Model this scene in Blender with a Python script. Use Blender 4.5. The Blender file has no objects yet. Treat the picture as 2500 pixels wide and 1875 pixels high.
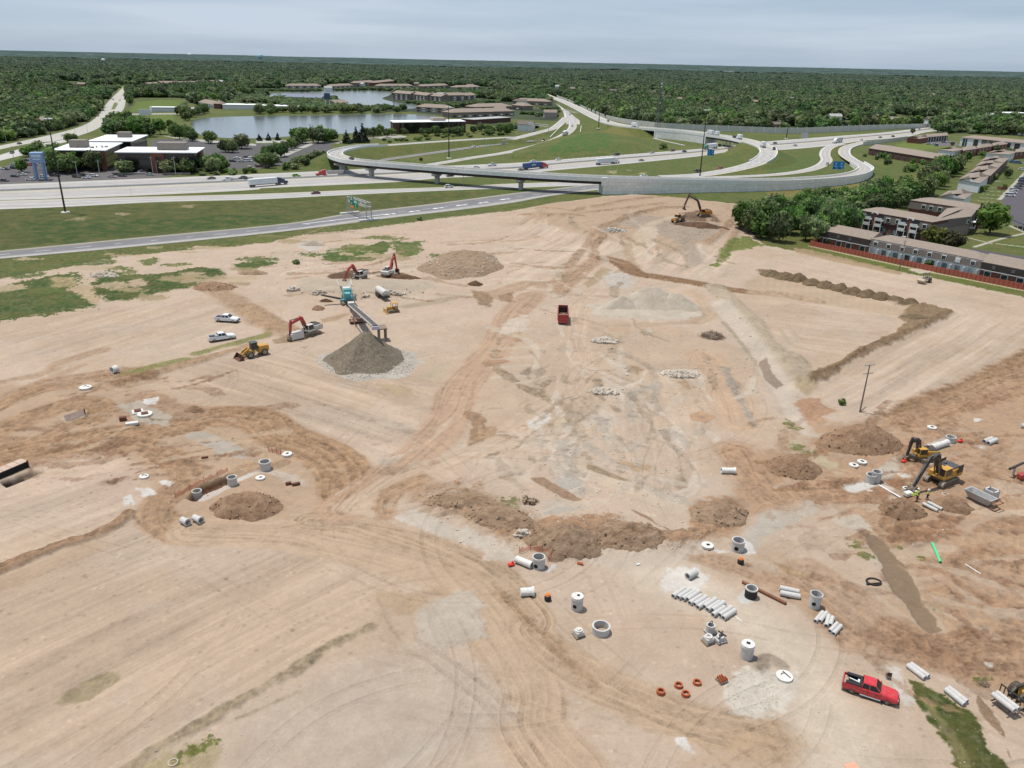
import bpy,math,random
import numpy as np
from mathutils import Vector,Matrix
random.seed(7)
SC=bpy.context.scene
COL=SC.collection
PI=math.pi
# camera model
H=64.0
FPX=1250/math.tan(math.radians(65.5/2))
ROLL=math.radians(1.22)
PITCH=math.atan((937.5-147)/FPX)
CR,SR=math.cos(ROLL),math.sin(ROLL)
CP,SP=math.cos(PITCH),math.sin(PITCH)
TILE={'f':(0,0,1.1302)}
for j in range(4):
 TILE['a%d'%j]=(625*j,100,.28269)
 TILE['b%d'%j]=((0,600,1250,1800)[j],500,.31646)
 TILE['c%d'%j]=((0,600,1200,1800)[j],900,.31646)
 TILE['d%d'%j]=((0,600,1200,1800)[j],1350,.31646)
TILE['e']=(2180,1060,320/2212)
TILE['k']=(780,620,240/1531)
TILE['n']=(0,0,1.0)
def native(t,x,y):
 a=TILE[t]
 return a[0]+x*a[2],a[1]+y*a[2]
def ray(px,py):
 u=(px-1250)/FPX
 v=-(py-937.5)/FPX
 u2=u*CR-v*SR
 v2=u*SR+v*CR
 return(u2,CP+v2*SP,-SP+v2*CP)
def P(t,x,y,z=0.0):
 """world point of a spot read off the photograph, at height z"""
 d=ray(*native(t,x,y))
 k=(z-H)/min(d[2],-1e-4)
 return Vector((d[0]*k,d[1]*k,z))
def PL(t,pts,z=0.0):
 """list of points: (x, y) of tile t, or (tile, x, y), optional trailing height"""
 out=[]
 for p in pts:
  if isinstance(p[0],str):
   out.append(P(p[0],p[1],p[2],p[3]if len(p)>3 else z))
  else:
   out.append(P(t,p[0],p[1],p[2]if len(p)>2 else z))
 return out
def height_to(base,t,x,y):
 """height of an upright thing standing on base whose tip is seen at tile spot"""
 d=ray(*native(t,x,y))
 k=base.y/d[1]
 return H+d[2]*k
def yaw(p,q):
 return math.atan2(q.y-p.y,q.x-p.x)
# colours and materials
def lin(c):
 c=c/255.0
 return c/12.92 if c<=.04045 else((c+.055)/1.055)**2.4
def rgb(r,g,b):
 return(lin(r),lin(g),lin(b))
KG=1.8
def gcol(r,g,b):
 return np.array([min(.9,v/KG)for v in rgb(r,g,b)])
MATS={}
def node(nt,typ,**kw):
 n=nt.nodes.new(typ)
 for k,v in kw.items():
  setattr(n,k,v)
 return n
def mat(name,col,rough=.7,metal=0.0,var=.12,scale=1.5,bump=0.0,bscale=8.0,spec=.4,coat=0.0,dirt=None,dirtamt=.0):
 """painted / bare surface with noise-driven tone, optional dust and bump"""
 if name in MATS:
  return MATS[name]
 m=bpy.data.materials.new(name)
 m.use_nodes=True
 nt=m.node_tree
 b=nt.nodes['Principled BSDF']
 b.inputs['Roughness'].default_value=rough
 b.inputs['Metallic'].default_value=metal
 b.inputs['Specular IOR Level'].default_value=spec
 b.inputs['Coat Weight'].default_value=coat
 tc=node(nt,'ShaderNodeTexCoord')
 n1=node(nt,'ShaderNodeTexNoise')
 n1.inputs['Scale'].default_value=scale
 n1.inputs['Detail'].default_value=6
 n1.inputs['Roughness'].default_value=.65
 nt.links.new(tc.outputs['Object'],n1.inputs['Vector'])
 rp=node(nt,'ShaderNodeMapRange')
 rp.inputs[1].default_value=.3
 rp.inputs[2].default_value=.7
 rp.inputs[3].default_value=1-var
 rp.inputs[4].default_value=1+var
 nt.links.new(n1.outputs[0],rp.inputs[0])
 mx=node(nt,'ShaderNodeMix',data_type='RGBA',blend_type='MULTIPLY')
 mx.inputs[0].default_value=1
 mx.inputs[6].default_value=(*col,1)
 nt.links.new(rp.outputs[0],mx.inputs[7])
 out=mx.outputs[2]
 if dirt is not None:
  n2=node(nt,'ShaderNodeTexNoise')
  n2.inputs['Scale'].default_value=scale*1.7
  n2.inputs['Detail'].default_value=8
  nt.links.new(tc.outputs['Object'],n2.inputs['Vector'])
  r2=node(nt,'ShaderNodeMapRange')
  r2.inputs[1].default_value=.45
  r2.inputs[2].default_value=.75
  r2.inputs[3].default_value=dirtamt*.35
  r2.inputs[4].default_value=min(1,dirtamt*1.6)
  nt.links.new(n2.outputs[0],r2.inputs[0])
  m2=node(nt,'ShaderNodeMix',data_type='RGBA')
  nt.links.new(r2.outputs[0],m2.inputs[0])
  nt.links.new(out,m2.inputs[6])
  m2.inputs[7].default_value=(*dirt,1)
  out=m2.outputs[2]
 nt.links.new(out,b.inputs['Base Color'])
 if bump:
  n3=node(nt,'ShaderNodeTexNoise')
  n3.inputs['Scale'].default_value=bscale
  n3.inputs['Detail'].default_value=8
  nt.links.new(tc.outputs['Object'],n3.inputs['Vector'])
  bp=node(nt,'ShaderNodeBump')
  bp.inputs['Strength'].default_value=bump
  bp.inputs['Distance'].default_value=.3
  nt.links.new(n3.outputs[0],bp.inputs['Height'])
  nt.links.new(bp.outputs[0],b.inputs['Normal'])
 MATS[name]=m
 return m
DUST=(.36,.27,.19)
CON=mat('concrete',(.50,.49,.465),.85,var=.14,scale=.9,bump=.15)
CONW=mat('pale_concrete',(.74,.73,.70),.85,var=.12,scale=.7)
CONP=mat('cast_concrete',(.62,.61,.575),.88,var=.2,scale=1.4,bump=.15,dirt=(.36,.27,.19),dirtamt=.2)
CONG=mat('grey_concrete',(.36,.355,.34),.88,var=.16,scale=.6)
CONROAD=mat('road_concrete',(.37,.35,.315),.9,var=.08,scale=.06)
ASPH=mat('asphalt',(.155,.15,.155),.9,var=.14,scale=.08)
ASPHD=mat('dark_asphalt',(.075,.075,.085),.9,var=.2,scale=.08)
SHOULD=mat('worn_shoulder',(.27,.25,.23),.9,var=.1,scale=.2)
PAINTW=mat('white_road_paint',(.8,.8,.78),.7,var=.12,scale=.7)
PAINTY=mat('yellow_road_paint',(.62,.45,.1),.7,var=.12,scale=.7)
BLACKH=mat('hole_shade',(.015,.014,.013),.95,var=.2)  # near black that paints the shade inside openings
STEEL=mat('galvanised_steel',(.42,.43,.43),.5,.6,var=.12,scale=2)
DSTEEL=mat('dark_steel',(.05,.045,.042),.6,.3,var=.25,scale=2)
POLEM=mat('weathered_mast',(.045,.035,.03),.6,.3,var=.2)
RUBBER=mat('tyre_rubber',(.022,.021,.02),.9,var=.25,scale=3,dirt=DUST,dirtamt=.25)
GLASS=mat('dark_glass',(.012,.015,.017),.08,var=.1,spec=.7)
WHITEP=mat('white_paint',(.74,.75,.75),.3,var=.05,coat=.4)
WOODP=mat('weathered_wood',(.21,.165,.125),.9,var=.25,scale=3)
# mesh builder
class MB:
 def __init__(self):
  self.v=[]
  self.f=[]
  self.fm=[]
  self.sm=[]
  self.mi=0
  self.smooth=False
 def add(self,vs,fs):
  o=len(self.v)
  self.v+=[tuple(p)for p in vs]
  for f in fs:
   self.f.append([i+o for i in f])
   self.fm.append(self.mi)
   self.sm.append(self.smooth)
  return self
 def box(self,c,s,rz=0.0,ch=0.0,rot=None):
  """box, edges chamfered by ch"""
  hx,hy,hz=s[0]/2,s[1]/2,s[2]/2
  R=rot if rot is not None else(Matrix.Rotation(rz,3,'Z')if rz else None)
  c=Vector(c)
  if ch<=0:
   vs=[Vector((x*hx,y*hy,z*hz))for x in(-1,1)for y in(-1,1)for z in(-1,1)]
   fs=[(0,1,3,2),(4,6,7,5),(0,4,5,1),(2,3,7,6),(0,2,6,4),(1,5,7,3)]
  else:
   ch=min(ch,hx*.9,hy*.9,hz*.9)
   vs,idx=[],{}
   for x in(-1,1):
    for y in(-1,1):
     for z in(-1,1):
      for a in range(3):
       q=[x*(hx-(ch if a!=0 else 0)),y*(hy-(ch if a!=1 else 0)),z*(hz-(ch if a!=2 else 0))]
       idx[(x,y,z,a)]=len(vs)
       vs.append(Vector(q))
   fs=[]
   cyc=[(-1,-1),(1,-1),(1,1),(-1,1)]
   for s_ in(-1,1):
    fs.append([idx[(s_,p,q,0)]for p,q in cyc][::s_])
    fs.append([idx[(q,s_,p,1)]for p,q in cyc][::s_])
    fs.append([idx[(p,q,s_,2)]for p,q in cyc][::s_])
   for a in(-1,1):
    for b in(-1,1):
     k=a*b
     fs.append([idx[(-1,a,b,1)],idx[(1,a,b,1)],idx[(1,a,b,2)],idx[(-1,a,b,2)]][::k])
     fs.append([idx[(a,-1,b,2)],idx[(a,1,b,2)],idx[(a,1,b,0)],idx[(a,-1,b,0)]][::k])
     fs.append([idx[(a,b,-1,0)],idx[(a,b,1,0)],idx[(a,b,1,1)],idx[(a,b,-1,1)]][::k])
   for x in(-1,1):
    for y in(-1,1):
     for z in(-1,1):
      f=[idx[(x,y,z,0)],idx[(x,y,z,1)],idx[(x,y,z,2)]]
      fs.append(f if x*y*z>0 else f[::-1])
  if R is not None:
   vs=[R@p for p in vs]
  self.add([p+c for p in vs],fs)
  return self
 def prism(self,prof,y0,y1,axis='y',M=None):
  """closed outline in the x-z plane pushed from y0 to y1"""
  n=len(prof)
  vs=[Vector((p[0],y0,p[1]))for p in prof]+[Vector((p[0],y1,p[1]))for p in prof]
  if axis=='x':
   vs=[Vector((p.y,p.x,p.z))for p in vs]
  if axis=='z':
   vs=[Vector((p.x,p.z,p.y))for p in vs]
  if M is not None:
   vs=[M@p for p in vs]
  self.add(vs,[list(range(n)),list(range(2*n-1,n-1,-1))]+[(i,n+i,n+(i+1)%n,(i+1)%n)for i in range(n)])
  return self
 def cyl(self,a,b,r0,r1=None,n=12,cap=True):
  a,b=Vector(a),Vector(b)
  r1=r0 if r1 is None else r1
  d=(b-a).normalized()
  u=d.orthogonal().normalized()
  w=d.cross(u)
  vs=[]
  for p,r in((a,r0),(b,r1)):
   for i in range(n):
    t=2*PI*i/n
    vs.append(p+(u*math.cos(t)+w*math.sin(t))*r)
  fs=[(i,(i+1)%n,n+(i+1)%n,n+i)for i in range(n)]
  if cap:
   fs+=[list(range(n-1,-1,-1)),list(range(n,2*n))]
  self.add(vs,fs)
  return self
 def lathe(self,prof,n=24,c=(0,0,0),closed=False,M=None):
  """prof: (r, z) pairs turned about z"""
  k=len(prof)
  vs=[]
  for r,z in prof:
   for i in range(n):
    t=2*PI*i/n
    p=Vector((r*math.cos(t),r*math.sin(t),z))
    if M is not None:
     p=M@p
    vs.append(p+Vector(c))
  fs=[]
  for j in range(k if closed else k-1):
   j2=(j+1)%k
   for i in range(n):
    i2=(i+1)%n
    fs.append((j*n+i,j*n+i2,j2*n+i2,j2*n+i))
  self.add(vs,fs)
  return self
 def tube(self,pts,r,n=6):
  for a,b in zip(pts[:-1],pts[1:]):
   self.cyl(a,b,r,n=n)
  return self
 def ring(self,ro,ri,z0,z1,n=28,c=(0,0,0),M=None):
  return self.lathe([(ro,z0),(ro,z1),(ri,z1),(ri,z0)],n,c,True,M)
 def blob(self,c,r,seed=0,sub=1,amp=.25,sq=(1,1,1)):
  vs,fs=ICO[sub]
  rng=random.Random(seed)
  ph=[rng.uniform(0,6.28)for _ in range(6)]
  out=[]
  for p in vs:
   k=1+amp*(math.sin(p[0]*3.1+ph[0])*math.sin(p[1]*2.7+ph[1])+.6*math.sin(p[2]*4.3+ph[2])+rng.uniform(-.5,.5))
   out.append((c[0]+p[0]*r*k*sq[0],c[1]+p[1]*r*k*sq[1],c[2]+p[2]*r*k*sq[2]))
  self.add(out,fs)
  return self
 def mesh(self,name,mats):
  me=bpy.data.meshes.new(name)
  me.from_pydata(self.v,[],self.f)
  if not isinstance(mats,(list,tuple)):
   mats=[mats]
  for m in mats:
   me.materials.append(m)
  if len(mats)>1:
   me.polygons.foreach_set('material_index',self.fm)
  if any(self.sm):
   me.polygons.foreach_set('use_smooth',self.sm)
  me.update()
  return me
 def build(self,name,mats,parent=None,fix=True):
  me=self.mesh(name,mats)
  if fix:
   import bmesh
   b=bmesh.new()
   b.from_mesh(me)
   bmesh.ops.recalc_face_normals(b,faces=b.faces)
   b.to_mesh(me)
   b.free()
  o=bpy.data.objects.new(name,me)
  COL.objects.link(o)
  if parent is not None:
   o.parent=parent
  return o
def _ico(sub):
 import bmesh
 b=bmesh.new()
 bmesh.ops.create_icosphere(b,subdivisions=sub,radius=1)
 b.verts.ensure_lookup_table()
 r=([tuple(v.co)for v in b.verts],[[v.index for v in f.verts]for f in b.faces])
 b.free()
 return r
ICO={1:_ico(1),2:_ico(2),3:_ico(3)}
def tag(o,label=None,cat=None,group=None,kind=None):
 if label:
  o['label']=label
 if cat:
  o['category']=cat
 if group:
  o['group']=group
 if kind:
  o['kind']=kind
 return o
def thing(name,loc,rz,label,cat,group=None,sc=1.0):
 o=bpy.data.objects.new(name,None)
 COL.objects.link(o)
 o.empty_display_size=.5
 o.location=loc
 o.rotation_euler=(0,0,rz)
 o.scale=(sc,sc,sc)
 return tag(o,label,cat,group)
def copy_tree(o,parent=None,mats=None):
 c=o.copy()
 COL.objects.link(c)
 if parent is not None:
  c.parent=parent
 for ch in list(o.children):
  copy_tree(ch,c)
 return c
def put(proto,used,loc,rz,label,cat,group=None,sc=1.0):
 """first use takes the built thing itself, later uses copy it with its parts"""
 o=proto if not used else copy_tree(proto)
 used.append(1)
 o.location=loc
 o.rotation_euler=(0,0,rz)
 o.scale=(sc,sc,sc)
 for k in('group',):
  if k in o:
   del o[k]
 return tag(o,label,cat,group)
# curves in plan
def smooth(pts,n=10):
 """Catmull-Rom through points"""
 pts=[Vector(p)for p in pts]
 if len(pts)<3:
  return[pts[0].lerp(pts[1],i/n)for i in range(n+1)]
 q=[pts[0]*2-pts[1]]+pts+[pts[-1]*2-pts[-2]]
 out=[]
 for i in range(1,len(q)-2):
  p0,p1,p2,p3=q[i-1:i+3]
  for k in range(n):
   t=k/n
   out.append(.5*((2*p1)+(p2-p0)*t+(2*p0-5*p1+4*p2-p3)*t*t+(3*p1-p0-3*p2+p3)*t**3))
 out.append(pts[-1])
 return out
def resample(pts,n):
 d=[0]
 for a,b in zip(pts[:-1],pts[1:]):
  d.append(d[-1]+(b-a).length)
 out,j=[],0
 for i in range(n):
  s=d[-1]*i/(n-1)
  while j<len(d)-2 and d[j+1]<s:
   j+=1
  t=(s-d[j])/max(1e-6,d[j+1]-d[j])
  out.append(pts[j].lerp(pts[j+1],min(1,max(0,t))))
 return out
def length(pts):
 return sum((b-a).length for a,b in zip(pts[:-1],pts[1:]))
def side(pts,off):
 """polyline shifted sideways in plan (left positive)"""
 out=[]
 for i,p in enumerate(pts):
  a,b=pts[max(0,i-1)],pts[min(len(pts)-1,i+1)]
  d=Vector((b.x-a.x,b.y-a.y,0)).normalized()
  out.append(p+Vector((-d.y,d.x,0))*off)
 return out
# numpy noise
def _hash(i,j,s):
 h=(i.astype(np.int64)*374761393+j.astype(np.int64)*668265263+s*974634847)&0xffffffff
 h=((h^(h>>13))*1274126177)&0xffffffff
 return((h^(h>>16))&0xffffff).astype(np.float32)/16777215.0
def vnoise(x,y,s=0):
 xi,yi=np.floor(x),np.floor(y)
 fx,fy=(x-xi).astype(np.float32),(y-yi).astype(np.float32)
 fx=fx*fx*(3-2*fx)
 fy=fy*fy*(3-2*fy)
 a,b=_hash(xi,yi,s),_hash(xi+1,yi,s)
 c,d=_hash(xi,yi+1,s),_hash(xi+1,yi+1,s)
 return(a+(b-a)*fx)*(1-fy)+(c+(d-c)*fx)*fy
def fbm(x,y,s=0,o=4,g=.5):
 t=np.zeros(np.shape(x),np.float32)
 a,k=1.0,0.0
 for i in range(o):
  t+=a*vnoise(x*2**i+17.3*i,y*2**i-9.1*i,s+i)
  k+=a
  a*=g
 return t/k
def sstep(a,b,x):
 t=np.clip((x-a)/(b-a),0,1)
 return t*t*(3-2*t)
def pdist(X,Y,pts):
 """distance to a plan polyline, arc position, signed offset, height along it"""
 best=np.full(X.shape,1e9,np.float32)
 arc=np.zeros(X.shape,np.float32)
 sg=np.zeros(X.shape,np.float32)
 zz=np.zeros(X.shape,np.float32)
 s=0.0
 for p,q in zip(pts[:-1],pts[1:]):
  dx,dy=q[0]-p[0],q[1]-p[1]
  L=math.hypot(dx,dy)
  if L<1e-6:
   continue
  t=np.clip(((X-p[0])*dx+(Y-p[1])*dy)/(L*L),0,1)
  ex,ey=X-(p[0]+t*dx),Y-(p[1]+t*dy)
  d=np.sqrt(ex*ex+ey*ey)
  k=d<best
  best[k]=d[k]
  arc[k]=(s+t*L)[k]
  sg[k]=np.sign(dx*ey-dy*ex)[k]
  if len(p)>2:
   zz[k]=(p[2]+t*(q[2]-p[2]))[k]
  s+=L
 return best,arc,sg*best,zz
def inpoly(X,Y,pts):
 r=np.zeros(X.shape,bool)
 n=len(pts)
 j=n-1
 for i in range(n):
  xi,yi,xj,yj=pts[i][0],pts[i][1],pts[j][0],pts[j][1]
  if yi!=yj:
   c=((yi>Y)!=(yj>Y))&(X<(xj-xi)*(Y-yi)/(yj-yi)+xi)
   r^=c
  j=i
 return r
def sdpoly(X,Y,pts):
 """signed distance, positive inside"""
 d=pdist(X,Y,list(pts)+[pts[0]])[0]
 return np.where(inpoly(X,Y,pts),d,-d)
# road layout
def edges(t,top,bot,n=60,z=0.0):
 a,b=resample(smooth(PL(t,top,z),6),n),resample(smooth(PL(t,bot,z),6),n)
 return a,b
FWY=edges('a0',[(-600,1265),(0,1240),(1100,1195),(2211,1150),('a1',480,1128),('a1',1100,1098),('a1',2211,1055),('a2',600,1008),('a2',1200,965),('a2',1650,930),('a2',1900,905),('a3',0,868),('a3',450,832),('a3',1000,790),('a3',1390,745),('a3',1800,705)],[(-600,1383),(0,1376),(1100,1340),(2211,1287),('a1',0,1275),('a1',1200,1220),('a1',1640,1182),('a1',2211,1163),('a2',330,1122),('a2',1000,1060),('a2',1600,998),('a2',1900,955),('a3',0,945),('a3',170,938),('a3',560,902),('a3',820,862),('a3',1200,828),('a3',1390,785),('a3',1800,745)],90)
COLL=edges('a0',[(-600,1385),(0,1380),(1100,1350),(2211,1322),('a1',900,1285),('a1',1640,1262),('a1',2211,1232),('a2',700,1212),('a2',1400,1190)],[(-600,1480),(0,1455),(600,1432),(1400,1390),(2211,1370),('a1',800,1330),('a1',1500,1298),('a1',2211,1272),('a2',700,1245),('a2',1400,1222)],60)
EXIT=edges('b0',[(-400,395),(0,357),(1106,250),(2212,145),('a1',800,1490),('a1',1500,1410),('a1',2211,1317),('a2',300,1285),('a2',720,1235),('a2',1100,1205)],[(-400,455),(0,418),(1106,318),(2212,205),('a1',1200,1525),('a1',1700,1468),('a1',2211,1400),('a2',300,1345),('a2',720,1290),('a2',1100,1245)],60)
ART1=edges('a0',[(-300,975),(0,905),(300,842),(600,770),(760,710),(860,630),(930,530),(1010,450),(1115,358)],[(-300,1010),(0,938),(240,888),(560,850),(835,762),(960,665),(1060,600),(1085,520),(1095,440),(1142,352)],70)
ART2=edges('a0',[(-200,1040),(0,985),(200,925),(400,880),(560,852)],[(-200,1095),(0,1035),(200,985),(440,905),(620,862)],30)
F1=smooth(PL('a1',[('a2',330,765,1.5),('a2',0,848,2.5),(2211,832,3),(1600,868,4),(1100,903,5.5),(900,916,6.2),(760,942,7),(690,968,7.5),(690,995,7.6),(750,1020,7.8),(850,1040,8),(1100,1063,8),(1430,1090,8),(1800,1118,8),(2211,1146,8),('a2',300,1165,8),('a2',780,1188,7.6),('a2',1500,1204,6),('a2',2211,1212,4.6),('a3',400,1196,4),('a3',680,1170,3.6),('a3',800,1140,3.3),('a3',845,1105,3),('a3',800,1068,2.4),('a3',715,1020,1.6),('a3',660,970,1),('a3',690,915,.5),('a3',850,868,.15)]),8)
F1W=9.5
F2=smooth(PL('a2',[(270,455,1),(330,482,2),(430,520,3),(560,580,4),(690,648,5),(830,708,6),(1000,742,6.5),(1200,760,7),(1500,785,7.2),(1750,818,7.2),(1950,850,7),(2100,888,7),(2190,925,6.5),(2215,965,5.5),(2190,1010,4),(2110,1055,2.5),(1980,1095,1.2),(1800,1132,.4),(1600,1160,.15),(1300,1174,.1)]),8)
F2W=12.5
RLEFT=smooth(PL('a3',[(640,890,.1),(560,907,.1),(505,938,.1),(490,985,.1),(505,1030,.1),(450,1080,.1),(300,1125,.1),(0,1160,.1),('a2',1650,1182,.1),('a2',1000,1195,.1)]),8)
N1=smooth(PL('a2',[(250,455,.8),(330,485,.8),(430,545,.8),(490,600,.9),(515,660,1),(515,720,1)]),8)
N1A=smooth(PL('a2',[(520,690,1),(520,750,1),(450,812,1),(300,878,.8),(0,955,.3),('a1',1850,1012,.1),('a1',1480,1072,.1),('a1',1100,1105,.1)]),8)
N1C=smooth(PL('a1',[('a2',200,862,.6),('a2',0,880,.3),(1900,915,.1),(1500,972,.1),(1090,1030,.1),(930,1055,.1)]),8)
N1B=smooth(PL('a2',[(470,660,1),(425,705,1.2),(370,748,1.4),(320,768,1.5)]),8)
SVC=smooth(PL('a2',[(950,830,.05),(1180,825,.05),(1260,850,.05),(1490,902,.05)]),6)
N1W,N1AW,N1CW=18,8.5,8
# ground grid (finer near the site)
ys=[-160.0]
while ys[-1]<32000:
 y=ys[-1]
 if y<40:
  dy=5 if y<30 else 2
 elif y<480:
  dy=max(.1,.62*(y*y+H*H)/(818*H))
  dy=min(dy,1.2)
 elif y<1000:
  dy=3.0
 elif y<2600:
  dy=12
 else:
  dy=y*.12
 ys.append(y+dy)
ys=np.array(ys)
ss=np.concatenate([-np.linspace(6,1.25,24)[:-1],np.linspace(-1.25,-1,40)[:-1],np.linspace(-1,1,1480),np.linspace(1,1.25,40)[1:],np.linspace(1.25,6,24)[1:]])
hw=.645*np.maximum(ys,20)+21
X=(ss[None,:]*hw[:,None]).astype(np.float32)
Y=np.repeat(ys[:,None],len(ss),1).astype(np.float32)
SHP=X.shape
X,Y=X.ravel(),Y.ravel()
N=X.size
Z=np.zeros(N,np.float32)
C=np.zeros((N,3),np.float32)
GR=np.zeros(N,np.float32)
WET=np.zeros(N,np.float32)
near=Y<620
n_a=np.zeros(N,np.float32)
n_b=np.zeros(N,np.float32)
n_a[near]=fbm(X[near]/5,Y[near]/5,3,4,.6)-.5
n_b[near]=fbm(X[near]/1.1,Y[near]/1.1,11,4,.65)-.5
n_c=np.zeros(N,np.float32)
n_c[near]=vnoise(X[near]/.42,Y[near]/.42,71)-.5
n_l=fbm(X/38,Y/38,21,4)-.5
def sel(pts,m):
 xs_=[p[0]for p in pts]
 ys_=[p[1]for p in pts]
 return np.nonzero((X>min(xs_)-m)&(X<max(xs_)+m)&(Y>min(ys_)-m)&(Y<max(ys_)+m))[0]
def paint(i,a,col):
 a=np.clip(a,0,1)[:,None]
 C[i]=C[i]*(1-a)+col*a
 GR[i]*=(1-a[:,0])
def poly(pts,col,soft=1.5,rough=1.0,alpha=1.0,grass=0.0,dz=0.0,wet=0.0,var=.1,zsoft=None):
 if wet:
  WETS.append(((pts,col),dict(soft=soft,rough=rough,wet=wet,var=var)))
 pts=[(p[0],p[1])for p in pts]
 i=sel(pts,soft+rough*2+1)
 gk=1.0+.8*(grass>0)
 d=sdpoly(X[i],Y[i],pts)+(n_a[i]*4.5+n_b[i]*2.6*gk+n_c[i]*.5)*rough*(1 if wet==0 else.7)
 soft_=soft*(.55 if not wet else.4)
 a=sstep(-soft_,soft_,d)*alpha
 if not wet:
  a=np.clip(a*(1+.9*n_b[i]+.3*n_c[i]),0,1)
 c=gcol(*col)[None,:]*(1+var*2*(n_a[i]+n_b[i]))[:,None]
 paint(i,a,c)
 if grass:
  GR[i]=GR[i]*(1-a)+a*grass
 if wet:
  WET[i]=np.maximum(WET[i],a*wet)
 if dz:
  Z[i]+=dz*sstep(-(zsoft or soft),(zsoft or soft),d)
TR=random.Random(42)
def tread(arc,sd,off,wt,i):
 e=np.abs(sd-off)
 t=1-sstep(wt/2-.05,wt/2+.09,e)
 lip=sstep(wt/2,wt/2+.1,e)*(1-sstep(wt/2+.12,wt/2+.4,e))
 lug=np.where(Y[i]<150,.5+.5*np.sin(arc*12.5+9*(sd-off)),.5)
 return t*(.62+.6*lug*(.5+n_b[i])),lip
def tracks(c,i,arc,sd,w,a,stg=.27):
 """wheel marks wandering along a haul road"""
 L=float(arc.max())+1
 n=int(w*1.7)+2
 dark=np.zeros(len(i),np.float32)
 lite=np.zeros(len(i),np.float32)
 for k in range(n):
  o0=TR.uniform(-.5,.5)*w
  ph=TR.uniform(0,900)
  amp=TR.uniform(.4,2.2)
  a0=TR.uniform(-.5,.7)*L
  a1=a0+TR.uniform(.35,1.1)*L
  g=TR.choice((1.9,2.2,2.6))
  st=TR.uniform(.35,1.0)
  off=o0+amp*(vnoise(arc/17+ph,arc*0,3)-.5)*2
  end=sstep(a0,a0+4,arc)*(1-sstep(a1,a1+4,arc))
  fade=.45+.8*vnoise(arc/6+ph,arc*0+5,4)
  for s_ in(-.5,.5):
   t,lip=tread(arc,sd,off+g*s_,TR.choice((.42,.5,.62)),i)
   dark=np.maximum(dark,t*end*st*fade)
   lite=np.maximum(lite,lip*end*st*fade)
 base=sstep(.42,.75,vnoise(sd*1.3+70,arc/15,9))*.10
 c=c*(1.05-np.clip(stg*dark+base*stg/.27,0,.36)+.07*lite*(1-np.clip(dark,0,1)))[:,None]
 return c,a*(-.13*dark+.06*lite)*stg/.27
def tyre(pts,dark=.12,g=2.0,wt=.5):
 """a single pair of wheel marks across open ground"""
 p2=[(p[0],p[1],0)for p in smooth(pts,6)]
 i=sel(p2,3)
 if len(i)==0:
  return
 d,arc,sd,_=pdist(X[i],Y[i],p2)
 k=d<3
 i,d,arc,sd=i[k],d[k],arc[k],sd[k]
 if len(i)==0:
  return
 L=float(arc.max())+1
 end=sstep(0,6,arc)*(1-sstep(L-8,L-1,arc))*(.35+.9*vnoise(arc/7,arc*0,6))
 for s_ in(-.5,.5):
  t,lip=tread(arc,sd,g*s_+.3*(vnoise(arc/9,arc*0,8)-.5),wt,i)
  C[i]*=(1-dark*t*end+.3*dark*lip*end)[:,None]
  Z[i]+=(-.06*t+.03*lip)*end
def stroke(pts,w,col,soft=.6,rough=.6,alpha=1.0,ruts=0,dz=0.0,grass=0.0,var=.08,rutd=.12,col2=None):
 """band along a path; ruts > 0 cuts that many wandering wheel tracks per metre of width"""
 pts=smooth(pts,6)
 p2=[(p[0],p[1],0)for p in pts]
 i=sel(p2,w+soft+3)
 if len(i)==0:
  return
 d,arc,sd,_=pdist(X[i],Y[i],p2)
 k=d<w/2+soft+3
 i,d,arc,sd=i[k],d[k],arc[k],sd[k]
 dd=d+(n_a[i]*3+n_b[i])*rough
 a=(1-sstep(w/2-soft,w/2+soft,dd))*alpha
 c=gcol(*col)[None,:]*(1+var*2*(n_a[i]+n_b[i]))[:,None]
 if col2 is not None:
  t=sstep(.35,.65,vnoise(sd*1.1+50,arc/14,77))[:,None]
  c=c*(1-t)+gcol(*col2)[None,:]*t
 if ruts:
  c,zt=tracks(c,i,arc,sd,w,a,.165+.0045*max(0,217-col[0]))
  Z[i]+=zt
 if False:
  wob=.5*(vnoise(arc/11,arc*0,5)-.5)
  r=vnoise((sd+wob)*ruts+100,arc/16,9)
  r2=vnoise((sd+wob)*ruts*2.3+40,arc/9,19)
  q=sstep(.5,.85,r)+.6*sstep(.55,.85,r2)
  lug=.5+.5*np.sin(arc*9+4*r)
  c=c*(1+.10-.26*q-.07*q*lug)[:,None]
  Z[i]-=a*q*rutd*(.7+.3*lug)-a*.05*(1-q)
 paint(i,a,c)
 if grass:
  GR[i]=GR[i]*(1-a)+a*grass
 if dz:
  Z[i]+=dz*a
WETS=[]
def streaks(pts,ang,amp,f=1.6,alpha=1.0,soft=6,L=26):
 """faint parallel grading marks inside an outline"""
 pts=[(p[0],p[1])for p in pts]
 i=sel(pts,soft+2)
 d=sdpoly(X[i],Y[i],pts)
 a=sstep(-soft,soft,d)*alpha
 ca,sa=math.cos(ang),math.sin(ang)
 u,v=X[i]*ca+Y[i]*sa,-X[i]*sa+Y[i]*ca
 v=v+1.2*(fbm(X[i]/30,Y[i]/30,8,2)-.5)
 s=fbm(u/L,v*f,31,3,.7)-.5+.8*(fbm(u/(L*2),v*.28,41,2)-.5)
 ln=.45*sstep(.6,.7,vnoise(u/(L*.8),v*f*1.7,51))*(vnoise(u/7,v*2,52))
 C[i]*=(1+amp*(s-.28*ln)*a)[:,None]
 Z[i]+=.10*s*a
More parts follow.
